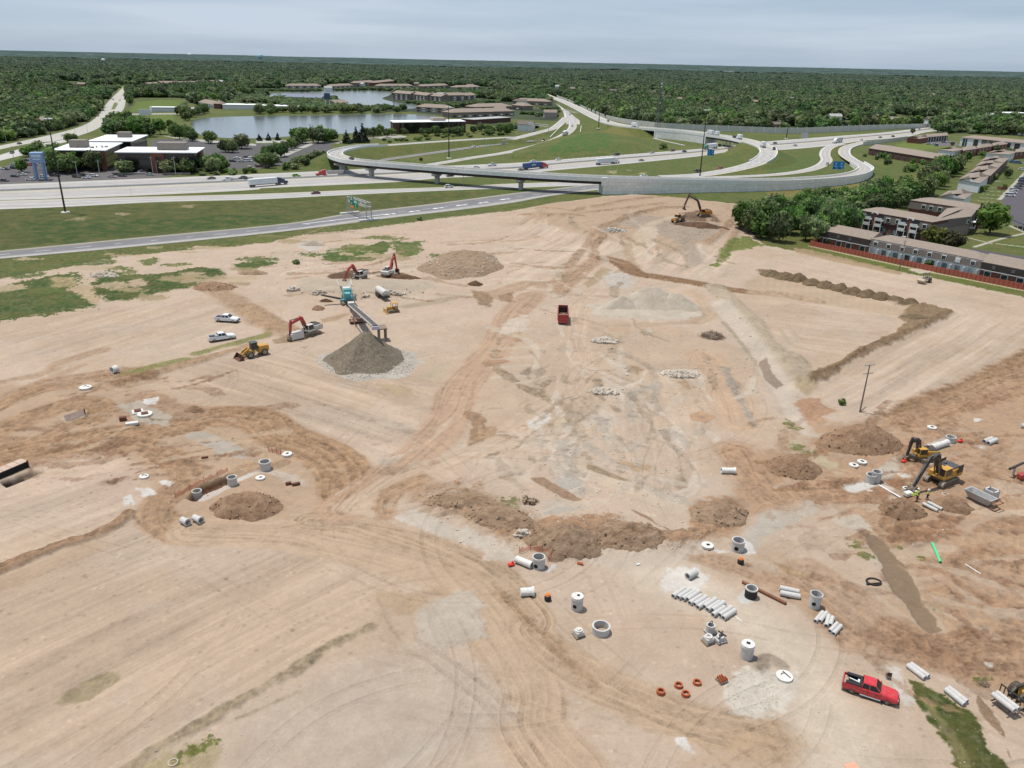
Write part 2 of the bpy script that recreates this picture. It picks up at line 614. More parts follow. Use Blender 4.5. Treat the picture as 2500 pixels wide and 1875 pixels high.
# base coat
clr=fbm(X/90,Y/90,91,3)
GRASSC=(96,108,58)
C[:]=gcol(*GRASSC)
GR[:]=1
far=sstep(700,2500,Y)[:,None]
C[:]=C*(1-far)+gcol(62,84,52)*far
dry=sstep(-.02,.16,n_l)[:,None]
C[:]=C*(1-.5*dry)+gcol(128,122,74)*(.5*dry)
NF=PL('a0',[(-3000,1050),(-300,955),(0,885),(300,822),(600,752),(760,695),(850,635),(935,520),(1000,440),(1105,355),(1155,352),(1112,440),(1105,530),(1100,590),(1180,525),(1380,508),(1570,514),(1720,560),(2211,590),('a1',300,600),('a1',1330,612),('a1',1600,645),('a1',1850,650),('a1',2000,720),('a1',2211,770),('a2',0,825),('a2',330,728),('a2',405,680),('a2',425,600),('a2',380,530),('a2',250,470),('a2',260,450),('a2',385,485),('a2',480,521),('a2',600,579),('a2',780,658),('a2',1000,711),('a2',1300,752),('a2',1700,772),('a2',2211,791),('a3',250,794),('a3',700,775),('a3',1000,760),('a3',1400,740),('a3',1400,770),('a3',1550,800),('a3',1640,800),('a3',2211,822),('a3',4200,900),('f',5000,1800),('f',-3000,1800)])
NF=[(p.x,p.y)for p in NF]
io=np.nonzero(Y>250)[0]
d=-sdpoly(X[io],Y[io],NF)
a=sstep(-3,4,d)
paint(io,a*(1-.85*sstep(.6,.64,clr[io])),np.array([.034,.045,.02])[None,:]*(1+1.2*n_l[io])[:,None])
SITE=PL('b0',[(-900,480),(0,425),(1106,325),(2212,215),('b1',600,175),('b1',1300,120),('b1',2212,10),('a2',300,1410),('a2',760,1350),('a2',1100,1335),('a2',1500,1370),('a2',1980,1420),('a2',2040,1480),('b2',1800,180),('b3',220,315),('b3',700,400),('b3',1300,525),('b3',2212,705),('b3',3200,900),('d3',3400,1500),('d3',2400,2600),('d0',-900,2600),('d0',-1500,900),('b0',-1500,600)])
LD,TD,PD,BD,DB=(219,197,176),(208,182,155),(219,192,170),(184,153,123),(152,117,88)
GG,WS,OD,RB=(203,194,183),(233,229,222),(176,157,124),(180,142,112)
poly(SITE,LD,1.2,.7,var=.05,alpha=2.2)
isite=sel([(p[0],p[1])for p in SITE],0)
sds=sdpoly(X[isite],Y[isite],[(p[0],p[1])for p in SITE])
msite=sstep(0,8,sds)
t1=sstep(.0,.22,n_l[isite]+.5*n_a[isite])[:,None]*.55*msite[:,None]
C[isite]=C[isite]*(1-t1)+gcol(*TD)*t1
t2=sstep(.02,.3,-n_l[isite]+.7*n_a[isite])[:,None]*.5*msite[:,None]
C[isite]=C[isite]*(1-t2)+gcol(*PD)*t2
Z[isite]+=msite*(n_l[isite]*.8+n_a[isite]*.28+n_b[isite]*.07)
sp=_hash(np.floor(X[isite]*2.2),np.floor(Y[isite]*2.2),5)
C[isite]*=(1-.16*(sp>.985)+.13*(sp<.012))[:,None]
def Q(t,*pts):
 return PL(t,pts)
# grading streaks
a_bl=yaw(P('d0',0,600),P('d0',2212,-350))
streaks(Q('d0',(-600,100),(900,-450),('c1',500,1350),('d1',1300,200),('d1',1000,550),('d0',1000,1659),(-800,2300)),a_bl,.36,1.3)
streaks(Q('c0',(-300,800),(1000,700),(1050,950),(900,1150),(0,1520),(-600,1500)),yaw(P('c0',0,1300),P('c0',900,950)),.30,1.4)
streaks(Q('c0',(1100,180),(1700,-100),('b1',600,1150),('b1',1400,1350),('c1',1500,600),('c1',900,780),('c1',500,520),(1700,320)),yaw(P('c1',0,150),P('c1',1300,560)),.42,1.1)
streaks(Q('b0',(0,950),(1500,720),(1950,960),(1500,1120),(0,1350)),yaw(P('b0',0,1250),P('b0',1500,800)),.25,.8)
streaks(Q('b3',(1660,840),(2400,900),(2400,1250),(1500,1500),(1200,1640),(540,1480),(1200,1040)),yaw(P('b3',700,1450),P('b3',1700,900)),.42,1.0)
streaks(Q('b3',(200,330),(2212,730),(2212,900),(1650,820),(300,500)),yaw(P('b3',300,400),P('b3',2000,750)),.2,.8)
streaks(Q('b3',(50,700),(1250,830),(1250,950),(560,1320)),yaw(P('b3',100,700),P('b3',1200,800)),.25,.8)
streaks(Q('c2',(0,300),(700,0),(1700,0),(1900,500),(1500,1000),(600,700)),yaw(P('c2',900,700),P('c2',800,0)),.25,1.0)
streaks(Q('b2',(0,100),(1700,100),(1700,560),(700,450),(0,700)),yaw(P('b2',200,700),P('b2',900,300)),.45,.9)
# left part: haul loops
BR=(188,154,122)
poly(Q('c0',(-400,150),(300,130),(900,90),(1600,300),(2212,430),('c1',700,700),('c1',820,950),('c1',300,1180),(1700,1230),(1250,1180),(1150,760),(800,560),(-400,720)),(201,172,144),3,1.3,.85)
stroke(Q('b0',(-200,1660),(300,1400),(700,1320),(930,1285)),5,BR,ruts=1.0,alpha=.75)
stroke(Q('b0',(-100,1390),(380,1290),(440,1230),(800,1120)),3,BR,ruts=1.4,alpha=.6)
stroke(Q('b0',(0,1480),(300,1370),(640,1240)),2.2,BR,ruts=1.4,alpha=.55)
stroke(Q('c0',(-200,400),(0,290),(300,170),(560,130),(860,60),(1100,10)),4.5,BR,ruts=1.0,alpha=.8)
stroke(Q('c0',(-200,560),(0,470),(250,380),(480,300),(650,270),(760,320),(700,400)),7,BR,ruts=.9,alpha=.9)
stroke(Q('c0',(-200,660),(0,560),(180,560),(330,540),(560,430),(830,310)),4,BR,ruts=1.2,alpha=.8)
stroke(Q('c0',(-300,760),(0,680),(500,580),(1000,500),(1400,430),(1700,370),(2000,400),('c1',250,500),('c1',600,640),('c1',760,800),('c1',780,960)),9.5,BR,ruts=.8,rough=.4)
stroke(Q('c0',(800,560),(1100,590),(1350,700),(1430,850),(1250,1000),(1200,1120),(1350,1260),(1800,1240),('c1',300,1230),('c1',600,1150),('c1',780,980)),6,BR,ruts=.9,alpha=.85)
stroke(Q('c0',(-200,780),(400,690),(900,640)),3,BR,ruts=1.3,alpha=.7)
stroke(Q('c1',(-400,1240),(300,1265),(600,1330),(900,1395),(1200,1475),(1500,1560),('d1',1700,270),('d1',1950,620),('d1',2180,1050),('d2',300,1350),('d2',600,1700)),8.0,(211,184,157),ruts=.75,rough=.5)
stroke(Q('c1',(500,1180),(800,1200),(1100,1290),(1500,1420),('d1',1900,190),('d1',2212,500),('d2',300,620),('d2',650,900),('d2',1100,1130),('d2',1600,1330),('d2',2212,1450)),6,(207,180,152),ruts=.8,rough=.5)
stroke(Q('d1',(1950,300),(2212,560),('d2',330,560),('d2',600,850),('d2',800,1010)),1.6,(186,156,126),ruts=1.2,alpha=.8)
stroke(Q('c0',(-300,1680),(0,1560),(400,1400),(800,1260),(1000,1120)),2.2,(172,138,108),.4,.5,.9,dz=.55,var=.2)
stroke(Q('c0',(-300,1800),(300,1560),(700,1380)),3,(205,175,146),1.5,.6,.6)
stroke(Q('b0',(900,1400),(1150,1320),(1650,1170),(1950,1090),('b1',0,1160)),3.0,(190,160,128),.6,.7,.9,dz=.5,var=.15)
stroke(Q('c0',(830,140),(960,100),(1130,70)),5,DB,.8,1.0,.8,dz=.35,var=.25)
for q in(Q('b0',(1520,1150),(1700,1100),(2050,1010)),Q('b0',(1000,1310),(1200,1250),(1420,1200))):
 stroke(q,3.2,(158,152,100),.7,.8,.8,grass=.7,dz=.2)
poly(Q('c0',(860,330),(1000,250),(1130,180),(1300,230),(1600,330),(1450,400),(1250,440),(1000,440)),(186,154,126),1.2,.8)
poly(Q('c0',(920,290),(1080,270),(1330,370),(1280,440),(1100,420)),(200,188,172),.7,.5)
poly(Q('c0',(1130,250),(1210,235),(1200,280),(1130,290)),WS,.3,.3)
poly(Q('c0',(460,400),(640,340),(660,375),(520,420)),(205,190,170),.5,.3)
poly(Q('c0',(1430,520),(1570,490),(1960,640),(1880,690),(1700,650)),(197,187,174),.6,.4)
stroke(Q('c0',(1600,460),(1800,540),(2040,670)),1.0,(206,180,146),.3,.3,.8,dz=.3)
for q in([(950,990),(1010,965),(1020,1040),(960,1050)],[(1060,920),(1140,920),(1180,965),(1120,975)],[(1250,865),(1330,880),(1310,905)],[(860,585),(920,590),(900,610)],[(760,660),(810,665),(790,680)]):
 poly(PL('c0',q),WS,.35,.35)
poly(Q('c1',(640,1050),(760,1030),(780,1080),(680,1090)),WS,.3,.35)
stroke(Q('c1',(690,970),(860,880)),.6,WS,.15,.2,.8)
poly(Q('c0',(1360,990),(1500,920),(1780,810),(1850,750),(2080,700),(1960,800),(1830,870),(1580,1000)),(188,158,128),.5,.4)
poly(Q('c0',(1450,985),(1560,905),(1770,820),(1790,855),(1700,900),(1560,960),(1500,1010)),(120,84,62),.25,.25,dz=-1.3,zsoft=.5)
stroke(Q('c0',(1560,995),(1740,915)),1.7,(228,214,204),.25,.2)
stroke(Q('c0',(1830,860),(2000,790),(2100,790),(2180,810)),1.5,(231,222,212),.25,.25)
poly(Q('c1',(200,790),(400,820),(470,900),(300,880)),(210,194,178),.5,.4)
poly(Q('c0',(0,860),(250,770),(330,790),(50,905)),(60,48,38),.3,.15,dz=-1.2,zsoft=.4)  # pit painted near black for the shade inside it
# middle: haul roads
HR=(206,174,146)
stroke(Q('c1',(750,1080),(1000,920),(1250,730),(1440,560),(1550,420),(1640,200),('b1',1720,1350),('b1',1950,1080),('b1',2050,850),('b1',2212,700)),8.5,HR,ruts=.8,rough=.5,alpha=.9)
stroke(Q('c1',(900,1050),(1150,900),(1400,790),(1750,650),(2212,380),('c2',300,350),('c2',450,260),('b2',480,1400),('b2',540,1200),('b2',480,1010),('b2',530,760),('b2',640,660)),6.5,(219,194,170),ruts=.8,rough=.4,alpha=.85)
stroke(Q('c1',(1080,1130),(1090,1020),(1180,930),(1350,850)),4,(196,164,134),ruts=1.1)
poly(Q('c2',(280,440),(380,370),(460,340),(440,400),(330,470)),WS,.5,.6,.8)
poly(Q('c1',(1700,340),(1810,350),(1790,560),(1720,590),(1760,450)),(176,145,116),.5,.7,dz=.25)
poly(Q('c1',(1800,470),(1920,455),(1920,520),(1810,540)),(192,160,128),.4,.4,.9)
poly(Q('c1',(1750,880),(1860,820),(1830,950),(1740,920)),(193,163,136),.6,.6,.8)
stroke(Q('b1',(0,800),(100,860),(250,960),(300,980)),7,(190,160,130),1.5,.6,.9,dz=.8,var=.15)
stroke(Q('b0',(1650,650),(1800,740),(2000,880),(2160,960)),7,(184,154,124),1.5,.6,.8)
stroke(Q('b1',(1880,700),(2050,640),(2212,600),('b2',300,620),('b2',500,500)),7,(198,166,136),ruts=.8,alpha=.7)
poly(Q('b1',(640,540),(760,505),(950,490),(930,570),(780,600),(640,575)),(118,94,74),.8,.6)
poly(Q('b1',(930,520),(1030,505),(1200,520),(1350,565),(1250,580),(1060,560)),(126,98,76),.8,.6)
poly(Q('b1',(430,580),(700,590),(1000,590),(1400,600),(1500,650),(1100,700),(700,710),(420,690)),(206,190,170),1.5,.6,dz=1.2,zsoft=5)
poly(Q('b1',(1160,780),(1700,670),(1760,690),(1500,760),(1230,800)),(197,178,152),1,.5)
poly(Q('b1',(1750,660),(1850,670),(1910,730),(1890,790),(1790,770)),(168,140,112),.8,.6)
poly(Q('b1',(1950,700),(2060,670),(2050,750),(1960,740)),(170,142,114),.6,.5)
poly(Q('b1',(580,880),(790,840),(700,890),(600,910)),(190,162,134),.8,.5)
poly(Q('b1',(210,1040),(330,1010),(450,1050),(220,1070)),(172,146,118),.8,.4,wet=.3)
for q in([(1820,1230),(1980,1170),(2020,1220),(1850,1260)],[(2080,1030),(2150,1020),(2140,1060),(2080,1060)],[(420,1100),(520,1060),(460,1110)],[(330,570),(480,550),(400,580)]):
 poly(PL('b1',q),(184,150,122),.8,.6,.9)
poly(Q('b1',(560,1180),(660,1130),(1300,1140),(1360,1220),(1200,1330),(850,1370),(620,1300)),(205,199,188),1.2,.8)
poly(Q('b1',(2020,880),(2200,840),(2150,980),(1960,1000)),(224,206,188),1,.6)
poly(Q('b1',(1320,1350),(1540,1230),(1480,1340)),(203,186,160),1.5,.6)
poly(Q('b1',(1000,1130+260),(1280,1400),(1250,1480),(1100,1440)),(192,170,138),1,1,.7)
for y in(960,1100,1180,1240,1320):
 stroke(Q('b1',(1900,y+20),(2212,y)),1.2,(222,208,190),.6,.5,.6)
# far mound with the orange excavator, and the right-hand brown haul road
MND=Q('b2',(100,110),('a2',300,1430),('a2',760,1375),('a2',1100,1350),('a2',1500,1385),('a2',1980,1440),(1780,120),(1650,250),(1500,330),(1250,400),(1000,330),(700,300),(300,180))
poly(MND,(198,170,143),3,1.0,.8,dz=2.6,zsoft=14)
poly(Q('b2',(1300,110),(1500,80),(1620,170),(1350,180)),(132,106,84),1.5,.8)
poly(Q('b2',(700,190),(1000,120),(1250,160),(1600,190),(1620,260),(1400,330),(1500,450),(1380,480),(1300,350),(900,210)),(180,166,150),2.5,1.0,.7)
stroke(Q('b2',(1230,140),(1060,200),(960,300),(920,380)),4,(222,202,176),1,.6,.7)
poly(Q('b2',(990,220),(1110,210),(1120,330),(1010,350)),(222,204,182),1.5,.8,.8)
stroke(Q('b2',(880,300),(900,400),(960,500)),3,(190,164,134),1,.6,.7,dz=.5)
for q in([(200,50),(450,90),(540,60)],[(80,95),(300,120),(520,130)],[(620,330),(760,250),(900,230)],[(430,480),(560,330),(700,210),(1000,110)],[(620,430),(660,300),(850,150),(1150,60)],[(1500,330),(1650,200),(1760,60)],[(1620,400),(1720,230),(1790,120)]):
 stroke(PL('b2',q),3.2,(176,146,118),1,.9,.75,dz=.5,var=.25)
for q in([(700,1480),(1000,1420),(1350,1390),(1550,1420)],[(450,1560),(900,1500),(1300,1450)],[(1000,1560),(1300,1500),(1500,1480)]):
 stroke(PL('a2',q),3.5,(172,142,114),1.2,1.0,.7,dz=.6,var=.25)
stroke(Q('b2',(380,660),(480,560),(620,440),(720,400)),6,(196,162,132),ruts=.9,alpha=.8)
stroke(Q('b2',(720,410),(830,440),(950,520),(1100,550),(1400,600),(1700,660),('b3',300,680),('b3',600,730)),6.5,(166,132,100),ruts=.9,rough=.4)
poly(Q('b2',(560,600),(700,480),(780,500),(640,610),(580,640)),(186,164,132),.8,.5)
poly(Q('b2',(700,560),(800,500),(960,560),(900,640),(750,640)),(212,204,194),2,.8,.9)
stroke(Q('b2',(1380,670),(1500,760),(1520,850),(1420,900)),5,(212,184,156),ruts=.9,alpha=.8)
poly(Q('b2',(580,880),(700,940),(1400,890),(1450,800),(1500,850),(1440,920),(900,950),(640,930)),(196,172,146),1,.8,.7)
poly(Q('b2',(760,960),(870,955),(880,975),(770,985)),(206,174,144),1,.6,.7)
poly(Q('b2',(1050,990),(1150,940),(1400,950),(1250,1000)),(218,190,164),2,.8,.8)
stroke(Q('b2',(1560,640),(1700,780),(1830,900),(1920,1050),(2050,1180),('b3',380,1180),('b3',500,1330)),6.5,(196,180,156),1.2,.8,.9,dz=.8,var=.2)
stroke(Q('b2',(1600,760),(1760,950),(1860,1100),(1960,1230),(2080,1400),('b3',380,1440),('c3',560,470)),6,(224,209,192),1.2,.5,.9,dz=-.4)
poly(Q('b2',(1905,1200),(1960,1190),(1990,1260),(2090,1380),(2040,1410),(1960,1350)),(168,148,126),.5,.5,wet=.7)
stroke(Q('b2',(1480,1180),(1600,1350),(1700,1520),('c2',1900,420)),9,(216,184,154),2,.8,.75,ruts=.8)
stroke(Q('b2',(1640,900),(1760,1050),(1900,1250)),1.2,(178,162,136),.5,.6,.7)
stroke(Q('c2',(1800,0),(1920,250),(2050,450)),1.5,(176,168,156),.5,.8,.8,var=.25)
poly(Q('b2',(830,1260),(930,1240),(1010,1280),(960,1310),(850,1290)),(180,152,124),.6,.6,.9)
poly(Q('b2',(1260,1370),(1450,1350),(1480,1390),(1360,1425)),(190,160,130),.6,.5,.9)
poly(Q('c2',(1540,360),(1620,340),(1710,380),(1660,420),(1560,400)),(196,162,132),.6,.5,.9,wet=.2)
poly(Q('b3',(1300,800),(1430,765),(1655,830),(1400,960),(1210,1040),(1000,1120),(780,1265),(560,1355),(620,1300),(800,1235),(930,1120),(1200,1010),(1310,920),(1235,860)),(152,128,98),.8,.6,dz=.9,zsoft=2)
stroke(Q('b3',(195,510),(450,565),(700,620),(1000,690),(1250,755),(1420,800)),3.2,(156,131,102),.8,1.2,.9,dz=.6,var=.25)
stroke(Q('b3',(1640,835),(1380,965),(1180,1055),(960,1150),(760,1275),(580,1360)),2.3,(142,116,88),.5,1.1,.9,dz=.5,var=.3)
poly(Q('b3',(60,580),(200,520),(700,640),(1280,790),(1300,860),(900,800),(500,740),(80,680)),(205,180,151),1.5,.6,.75,dz=-.5,zsoft=3)
for xx in range(210,1250,55):
 stroke(Q('b3',(xx,545+(xx-210)*.23),(xx-10,650+(xx-210)*.23)),.6,(218,195,168),.3,.3,.4)
poly(Q('b3',(440,1330),(640,1385),(540,1480),(480,1440)),(190,170,140),.8,.5)
stroke(Q('b3',(330,960),(420,1080),(600,1130),(760,1160)),1.2,(196,178,148),.4,.3,.6)
stroke(Q('b3',(390,930),(470,1020),(640,1060)),1.0,(196,178,148),.4,.3,.5)
stroke(Q('b3',(2600,1050),(2212,1230),(2050,1320),(1800,1440),(1500,1540),(1300,1659)),9,(166,134,104),1.2,.8,var=.2)
stroke(Q('b3',(2700,1180),(2212,1330),(2000,1400),(1700,1540),(1450,1659)),8,(182,150,120),1.5,.8,.9,ruts=.8)
# lower right working area
poly(Q('c3',(2900,-100),(2212,60),(1700,240),(1350,400),(1000,370),(700,430),(470,180),(430,240),(560,420),(640,540),(300,620),(0,900),(-400,1080),(-260,1300),(0,1300),(200,1100),(700,1000),(850,1100),(950,1250),(1150,1600),('d3',1300,480),('d3',1400,800),('d3',1700,1000),('d3',2600,1400)),(196,163,133),2.5,1.3,.9)
poly(Q('c3',(430,220),(640,230),(800,330),(600,400),(480,350)),(192,154,124),1,.8)
stroke(Q('c3',(0,640),(150,800),(450,950),(900,960),(1250,1010)),6,(192,156,126),ruts=.9,alpha=.9)
stroke(Q('c3',(1300,400),(1600,320),(1900,250),(2300,120)),6,(190,154,124),ruts=.9,alpha=.8)
stroke(Q('c3',(1700,680),(1950,740),(2212,1000),('d3',2300,200)),7,(200,168,138),ruts=.8,alpha=.7)
stroke(Q('c3',(1580,560),(1950,540),(2050,620),(1900,760)),3,(182,150,120),ruts=1.1,alpha=.6)
poly(Q('c3',(0,1400),(60,1260),(180,1130),(560,1010),(690,1050),(420,1190),(250,1290),(110,1400)),(210,200,186),.8,.6)
poly(Q('c3',(1100,900),(1080,800),(1200,690),(1500,600),(1560,640),(1300,700),(1180,820),(1160,890)),(208,196,180),.7,.6)
stroke(Q('c3',(880,925),(950,900),(1010,880)),2.6,WS,.35,.35)
stroke(Q('c3',(1490,610),(1560,590),(1620,560)),2.4,WS,.4,.3)
poly(Q('c3',(1480,650),(1560,645),(1570,670),(1540,720),(1480,740)),(226,220,212),.5,.5)
poly(Q('c3',(1760,580),(1830,565),(1950,620),(1880,625)),(224,214,202),.7,.6,.8)
poly(Q('c3',(1240,820),(1300,815),(1330,835),(1280,845)),(230,222,214),.25,.2)
poly(Q('c3',(1820,410),(1850,390),(1890,395),(1850,415)),WS,.3,.3)
poly(Q('c3',(1000,930),(1060,935),(1050,950),(1000,945)),(236,222,206),.2,.2)
poly(Q('c3',(1130,850),(1210,850),(1370,930),(1330,960),(1180,900)),(168,128,100),.4,.4,dz=-.5,zsoft=.5)
stroke(Q('c3',(1080,890),(1160,920),(1240,950)),.8,(238,230,220),.2,.3)
poly(Q('c3',(380,600),(420,540),(600,660),(760,740),(780,830),(690,790),(560,690)),(206,190,158),1,1,.9)
poly(Q('c3',(780,1180),(900,1150),(1060,1330),(1150,1500),(1180,1659),(1120,1600),(950,1290)),(214,200,182),1,.8,.9)
STREAM=Q('c3',(985,1270),(1060,1290),(1130,1330),(1180,1400),(1240,1460),(1310,1540),('d3',1240,90),('d3',1310,150),('d3',1390,300),('d3',1440,400),('d3',1530,510),('d3',1520,570),('d3',1565,600),('d3',1490,620),('d3',1400,550),('d3',1310,410),('d3',1200,290),('d3',1110,130),('c3',1130,1540),('c3',1080,1440),('c3',1010,1360))
poly(STREAM,(206,192,172),1.8,.5,.8)
poly(STREAM,(152,128,102),.25,.3,wet=.85,var=.04,dz=-.25,zsoft=.6)
poly(Q('d3',(1830,1050),(1880,1120),(1950,1210),(2060,1390),(2060,1420),(1970,1340),(1880,1240),(1850,1160)),(158,132,106),.25,.25,wet=.7,var=.04)
poly(Q('d3',(2050,1450),(2120,1560),(2150,1659),(2080,1560)),(170,144,116),.3,.3,wet=.5)
stroke(Q('d3',(1180,560),(1400,640),(1600,700),(1850,620)),3,(158,122,94),ruts=1.2,alpha=.9)
stroke(Q('d3',(1100,660),(1400,690),(1650,740),(2050,700)),4,(160,124,98),ruts=1.1,alpha=.9)
poly(Q('d3',(1480,690),(1600,670),(1720,720),(1650,780),(1540,760)),(120,88,70),.6,.5,.9)
stroke(Q('d3',(560,180),(900,420),(1200,620),(1700,800),(2300,820)),8,(194,160,130),ruts=.8,alpha=.7)
stroke(Q('d3',(1200,780),(1500,850),(2000,880)),3,(176,142,114),ruts=1.1,alpha=.7)
poly(Q('d3',(270,70),(420,110),(590,180),(520,220),(380,170)),(188,158,124),.4,.4,wet=.4)
stroke(Q('d3',(-400,-20),(0,120),(500,330),(700,520),(900,700)),4,(188,152,120),1,.7,.7,ruts=1)
poly(Q('c3',(150,1480),(350,1440),(700,1600),('d3',800,250),('d3',500,200),('d3',200,60)),(206,178,152),2,1,.7)
stroke(Q('d2',(1250,130),(1450,230),(1800,420),(2212,700),('d3',450,860),('d3',640,1200),('d3',800,1500),('d3',900,1800)),8,(230,214,194),2.5,.8,.95)
poly(Q('d2',(1280,220),(1380,130),(1560,90),(1640,200),(1480,330),(1340,290)),(238,231,222),1.2,.8,1)
poly(Q('d2',(1790,1040),(1900,930),(2100,900),(2350,950),('d3',440,1100),('d3',300,1230),('d3',0,1290),(1830,1260)),(233,224,210),.8,.8)
stroke(Q('d2',(2060,890),(2110,820),(2180,830),(2240,870)),1.4,(176,160,142),.5,.6,.9,dz=.4)
poly(Q('d3',(1040,870),(1120,830),(1240,930),(1340,1100),(1360,1200),(1280,1210),(1200,1000)),(224,216,206),.6,.8,.9)
poly(Q('d3',(-10,350),(60,290),(150,390),(60,400)),(228,226,222),.3,.4)
poly(Q('d2',(1440,1440),(1480,1440),(1560,1540),(1500,1530)),WS,.4,.4)
poly(Q('d3',(1910,855),(1970,860),(1980,900),(1940,895)),WS,.3,.4)
poly(Q('d3',(-40,1380),(300,1310),(600,1500),(300,1659),(-400,1659)),(200,172,142),3,1,.6)
poly(Q('c1',(1180,1150),(1290,1090),(1500,1160),(1900,1330),(1860,1410),(1500,1300)),(221,209,194),.8,.5)
poly(Q('c2',(-60,1390),(20,1350),(160,1400),(200,1500),(-40,1480)),(224,210,194),.8,.5,.9)
poly(Q('c2',(740,1400),(820,1310),(900,1330),(1000,1400),(1500,1340),(1640,1360),(1700,1400),(1500,1500),(900,1560),(700,1480)),(222,206,188),1.2,.6,.85)
poly(Q('c2',(400,1560),(450,1500),(520,1490),(510,1540),(440,1580)),(232,228,224),.3,.3)
poly(Q('c2',(1720,1400),(1850,1400),(1850,1430),(1740,1420)),(234,228,220),.3,.3)
poly(Q('c2',(1940,1330),(2000,1330),(2010,1420),(1960,1430)),(234,230,226),.3,.4)
SPB=(182,147,117)
poly(Q('c2',(-500,950),(-250,900),(50,1050),(350,1180),(700,1130),(1000,1180),(1350,1290),(1650,1280),(1600,1340),(1000,1390),(760,1340),(680,1420),(560,1460),(250,1350),(60,1280),(-300,1130)),SPB,1.2,1.0,.95,dz=1.0,zsoft=3,var=.2)
stroke(Q('c2',(-480,960),(-150,1050),(150,1180)),8,(190,158,128),1.5,.6,.8,ruts=.8)
poly(Q('c2',(310,845),(400,840),(510,905),(640,975),(695,1010),(640,1030),(540,990),(440,930)),(172,142,114),.3,.3,wet=.6,var=.04)
poly(Q('c2',(1050,1070),(1110,1090),(1240,1150),(1300,1220),(1480,1250),(1620,1270),(1500,1300),(1400,1270),(1250,1190),(1120,1120)),(166,136,108),.3,.35,wet=.6,var=.04)
poly(Q('c2',(735,740),(800,750),(960,820),(1070,860),(1040,870),(900,830),(745,775)),(176,154,126),.4,.3,wet=.4)
poly(Q('c2',(930,710),(1020,730),(1240,740),(1220,770),(1100,790),(1050,750)),(198,170,140),.4,.5,.9)
for q in([(505,560),(660,560),(665,680),(520,670)],[(510,790),(600,780),(730,930),(700,975),(560,930),(505,860)],[(850,360),(900,350),(890,480),(850,480)],[(400,1040),(560,1010),(760,1070),(500,1130),(400,1130)]):
 poly(PL('c2',q),(197,189,178),.6,.5,.85)
poly(Q('c2',(480,400),(600,380),(570,500),(500,510)),(226,204,176),.6,.5)
poly(Q('c2',(450,430),(480,420),(480,520),(450,510)),(180,154,126),.5,.4,.8)
poly(Q('c2',(580,430),(620,500),(740,540),(600,545)),(176,150,124),.5,.6,.8)
poly(Q('c2',(1100,1090),(1240,1120),(1420,1180),(1300,1200)),(228,208,184),.6,.5,.9)
stroke(Q('c2',(20,680),(120,760),(280,850)),3,(226,208,188),.8,.5,.8)
stroke(Q('c2',(650,770),(1100,930),(1500,1080)),3.5,(226,207,184),1,.5,.8)
poly(Q('c2',(1500,1080),(1560,1000),(1800,960),(1960,1000),(1990,1140),(1900,1230),(1680,1260),(1500,1180)),(184,150,120),1,.8,var=.2)
stroke(Q('c2',(1900,640),(1980,760),(2100,900),(2212,1000)),9,(198,164,134),2,.8,.8,ruts=.8)
poly(Q('d0',(390,1180),(480,1100),(620,1020),(780,950),(910,940),(940,980),(700,1150),(470,1200)),(178,162,130),.45,.35,.9,dz=-.15)
stroke(Q('d0',(900,1720),(1200,1520),(1500,1360),(1700,1240),(1900,1120),(2212,950),('d1',500,820),('d1',700,700),('d1',960,580)),1.3,(178,160,132),.4,.6,.9,dz=.22,var=.25)
stroke(Q('d0',(1800,1290),(2000,1210),(2300,1080)),.5,(178,160,132),.25,.3,.8)
poly(Q('d0',(1050,1659),(1350,1530),(1620,1420),(1760,1500),(1740,1560),(1650,1700),(1050,1720)),(190,172,136),.8,.8,.9)
poly(Q('d1',(1330,600),(1360,450),(1560,340),(1700,340),(1800,420),(1830,650),(1700,760),(1450,760)),(209,197,182),1.2,.8,.85,dz=.25)
poly(Q('d1',(1010,360),(1250,290),(1500,270),(1530,320),(1350,400),(1260,480),(1180,470),(1060,400)),(198,172,142),1,.8,.8)
stroke(Q('d1',(1010,370),(1080,560),(1230,780)),2,(206,182,158),.6,.5,.7,ruts=1.2)
poly(Q('d1',(600,900),(1400,700),(1900,900),(2100,1300),(1400,1800),(-300,1800),(0,1250)),(212,195,178),4,1,.7)
stroke(Q('d1',(1150,1640),(1300,1560),(1480,1460)),1.0,(222,206,190),.3,.6,.9)
# grass and weeds inside the site
GN=(74,96,44)
poly(Q('b0',(-900,490),(0,415),(1106,315),(2212,205),('b1',600,165),('b1',1300,110),('b1',2212,-5),('a2',300,1400),('a2',760,1345),('a2',760,1365),('a2',250,1440),('b1',1500,105),('b1',870,190),('b1',400,240),('b1',200,290),(2100,290),(1700,330),(1400,350),(900,400),(500,480),(0,575),(-900,650)),(100,108,58),1,.8,grass=1)
poly(Q('b0',(-600,760),(0,640),(400,540),(590,510),(600,600),(700,700),(740,790),(440,840),(130,880),(-600,960)),GN,1.2,1.8,grass=1)
poly(Q('b0',(400,560),(560,560),(600,620),(420,650)),(190,168,130),1.5,1,.8)
poly(Q('b0',(470,660),(620,620),(760,640),(780,760),(700,760),(660,700)),(202,178,146),1.2,1.0,.95)
poly(Q('b0',(720,620),(830,500),(1000,545),(1300,530),(1500,490),(1700,490),(1740,540),(1560,600),(1480,650),(1300,660),(1050,730),(820,750),(740,680)),(64,90,38),1,.8,grass=1,dz=.3,zsoft=3)
poly(Q('b0',(980,600),(1100,570),(1150,630),(1020,655)),(206,182,152),.8,.8,.9)
poly(Q('b0',(1790,455),(2100,425),(2130,455),(1990,485),(1880,520)),(76,100,44),.8,.7,grass=1)
poly(Q('b0',(1060,430),(1200,405),(1230,440),(1150,465)),(104,118,62),.8,.8,.9,grass=.8)
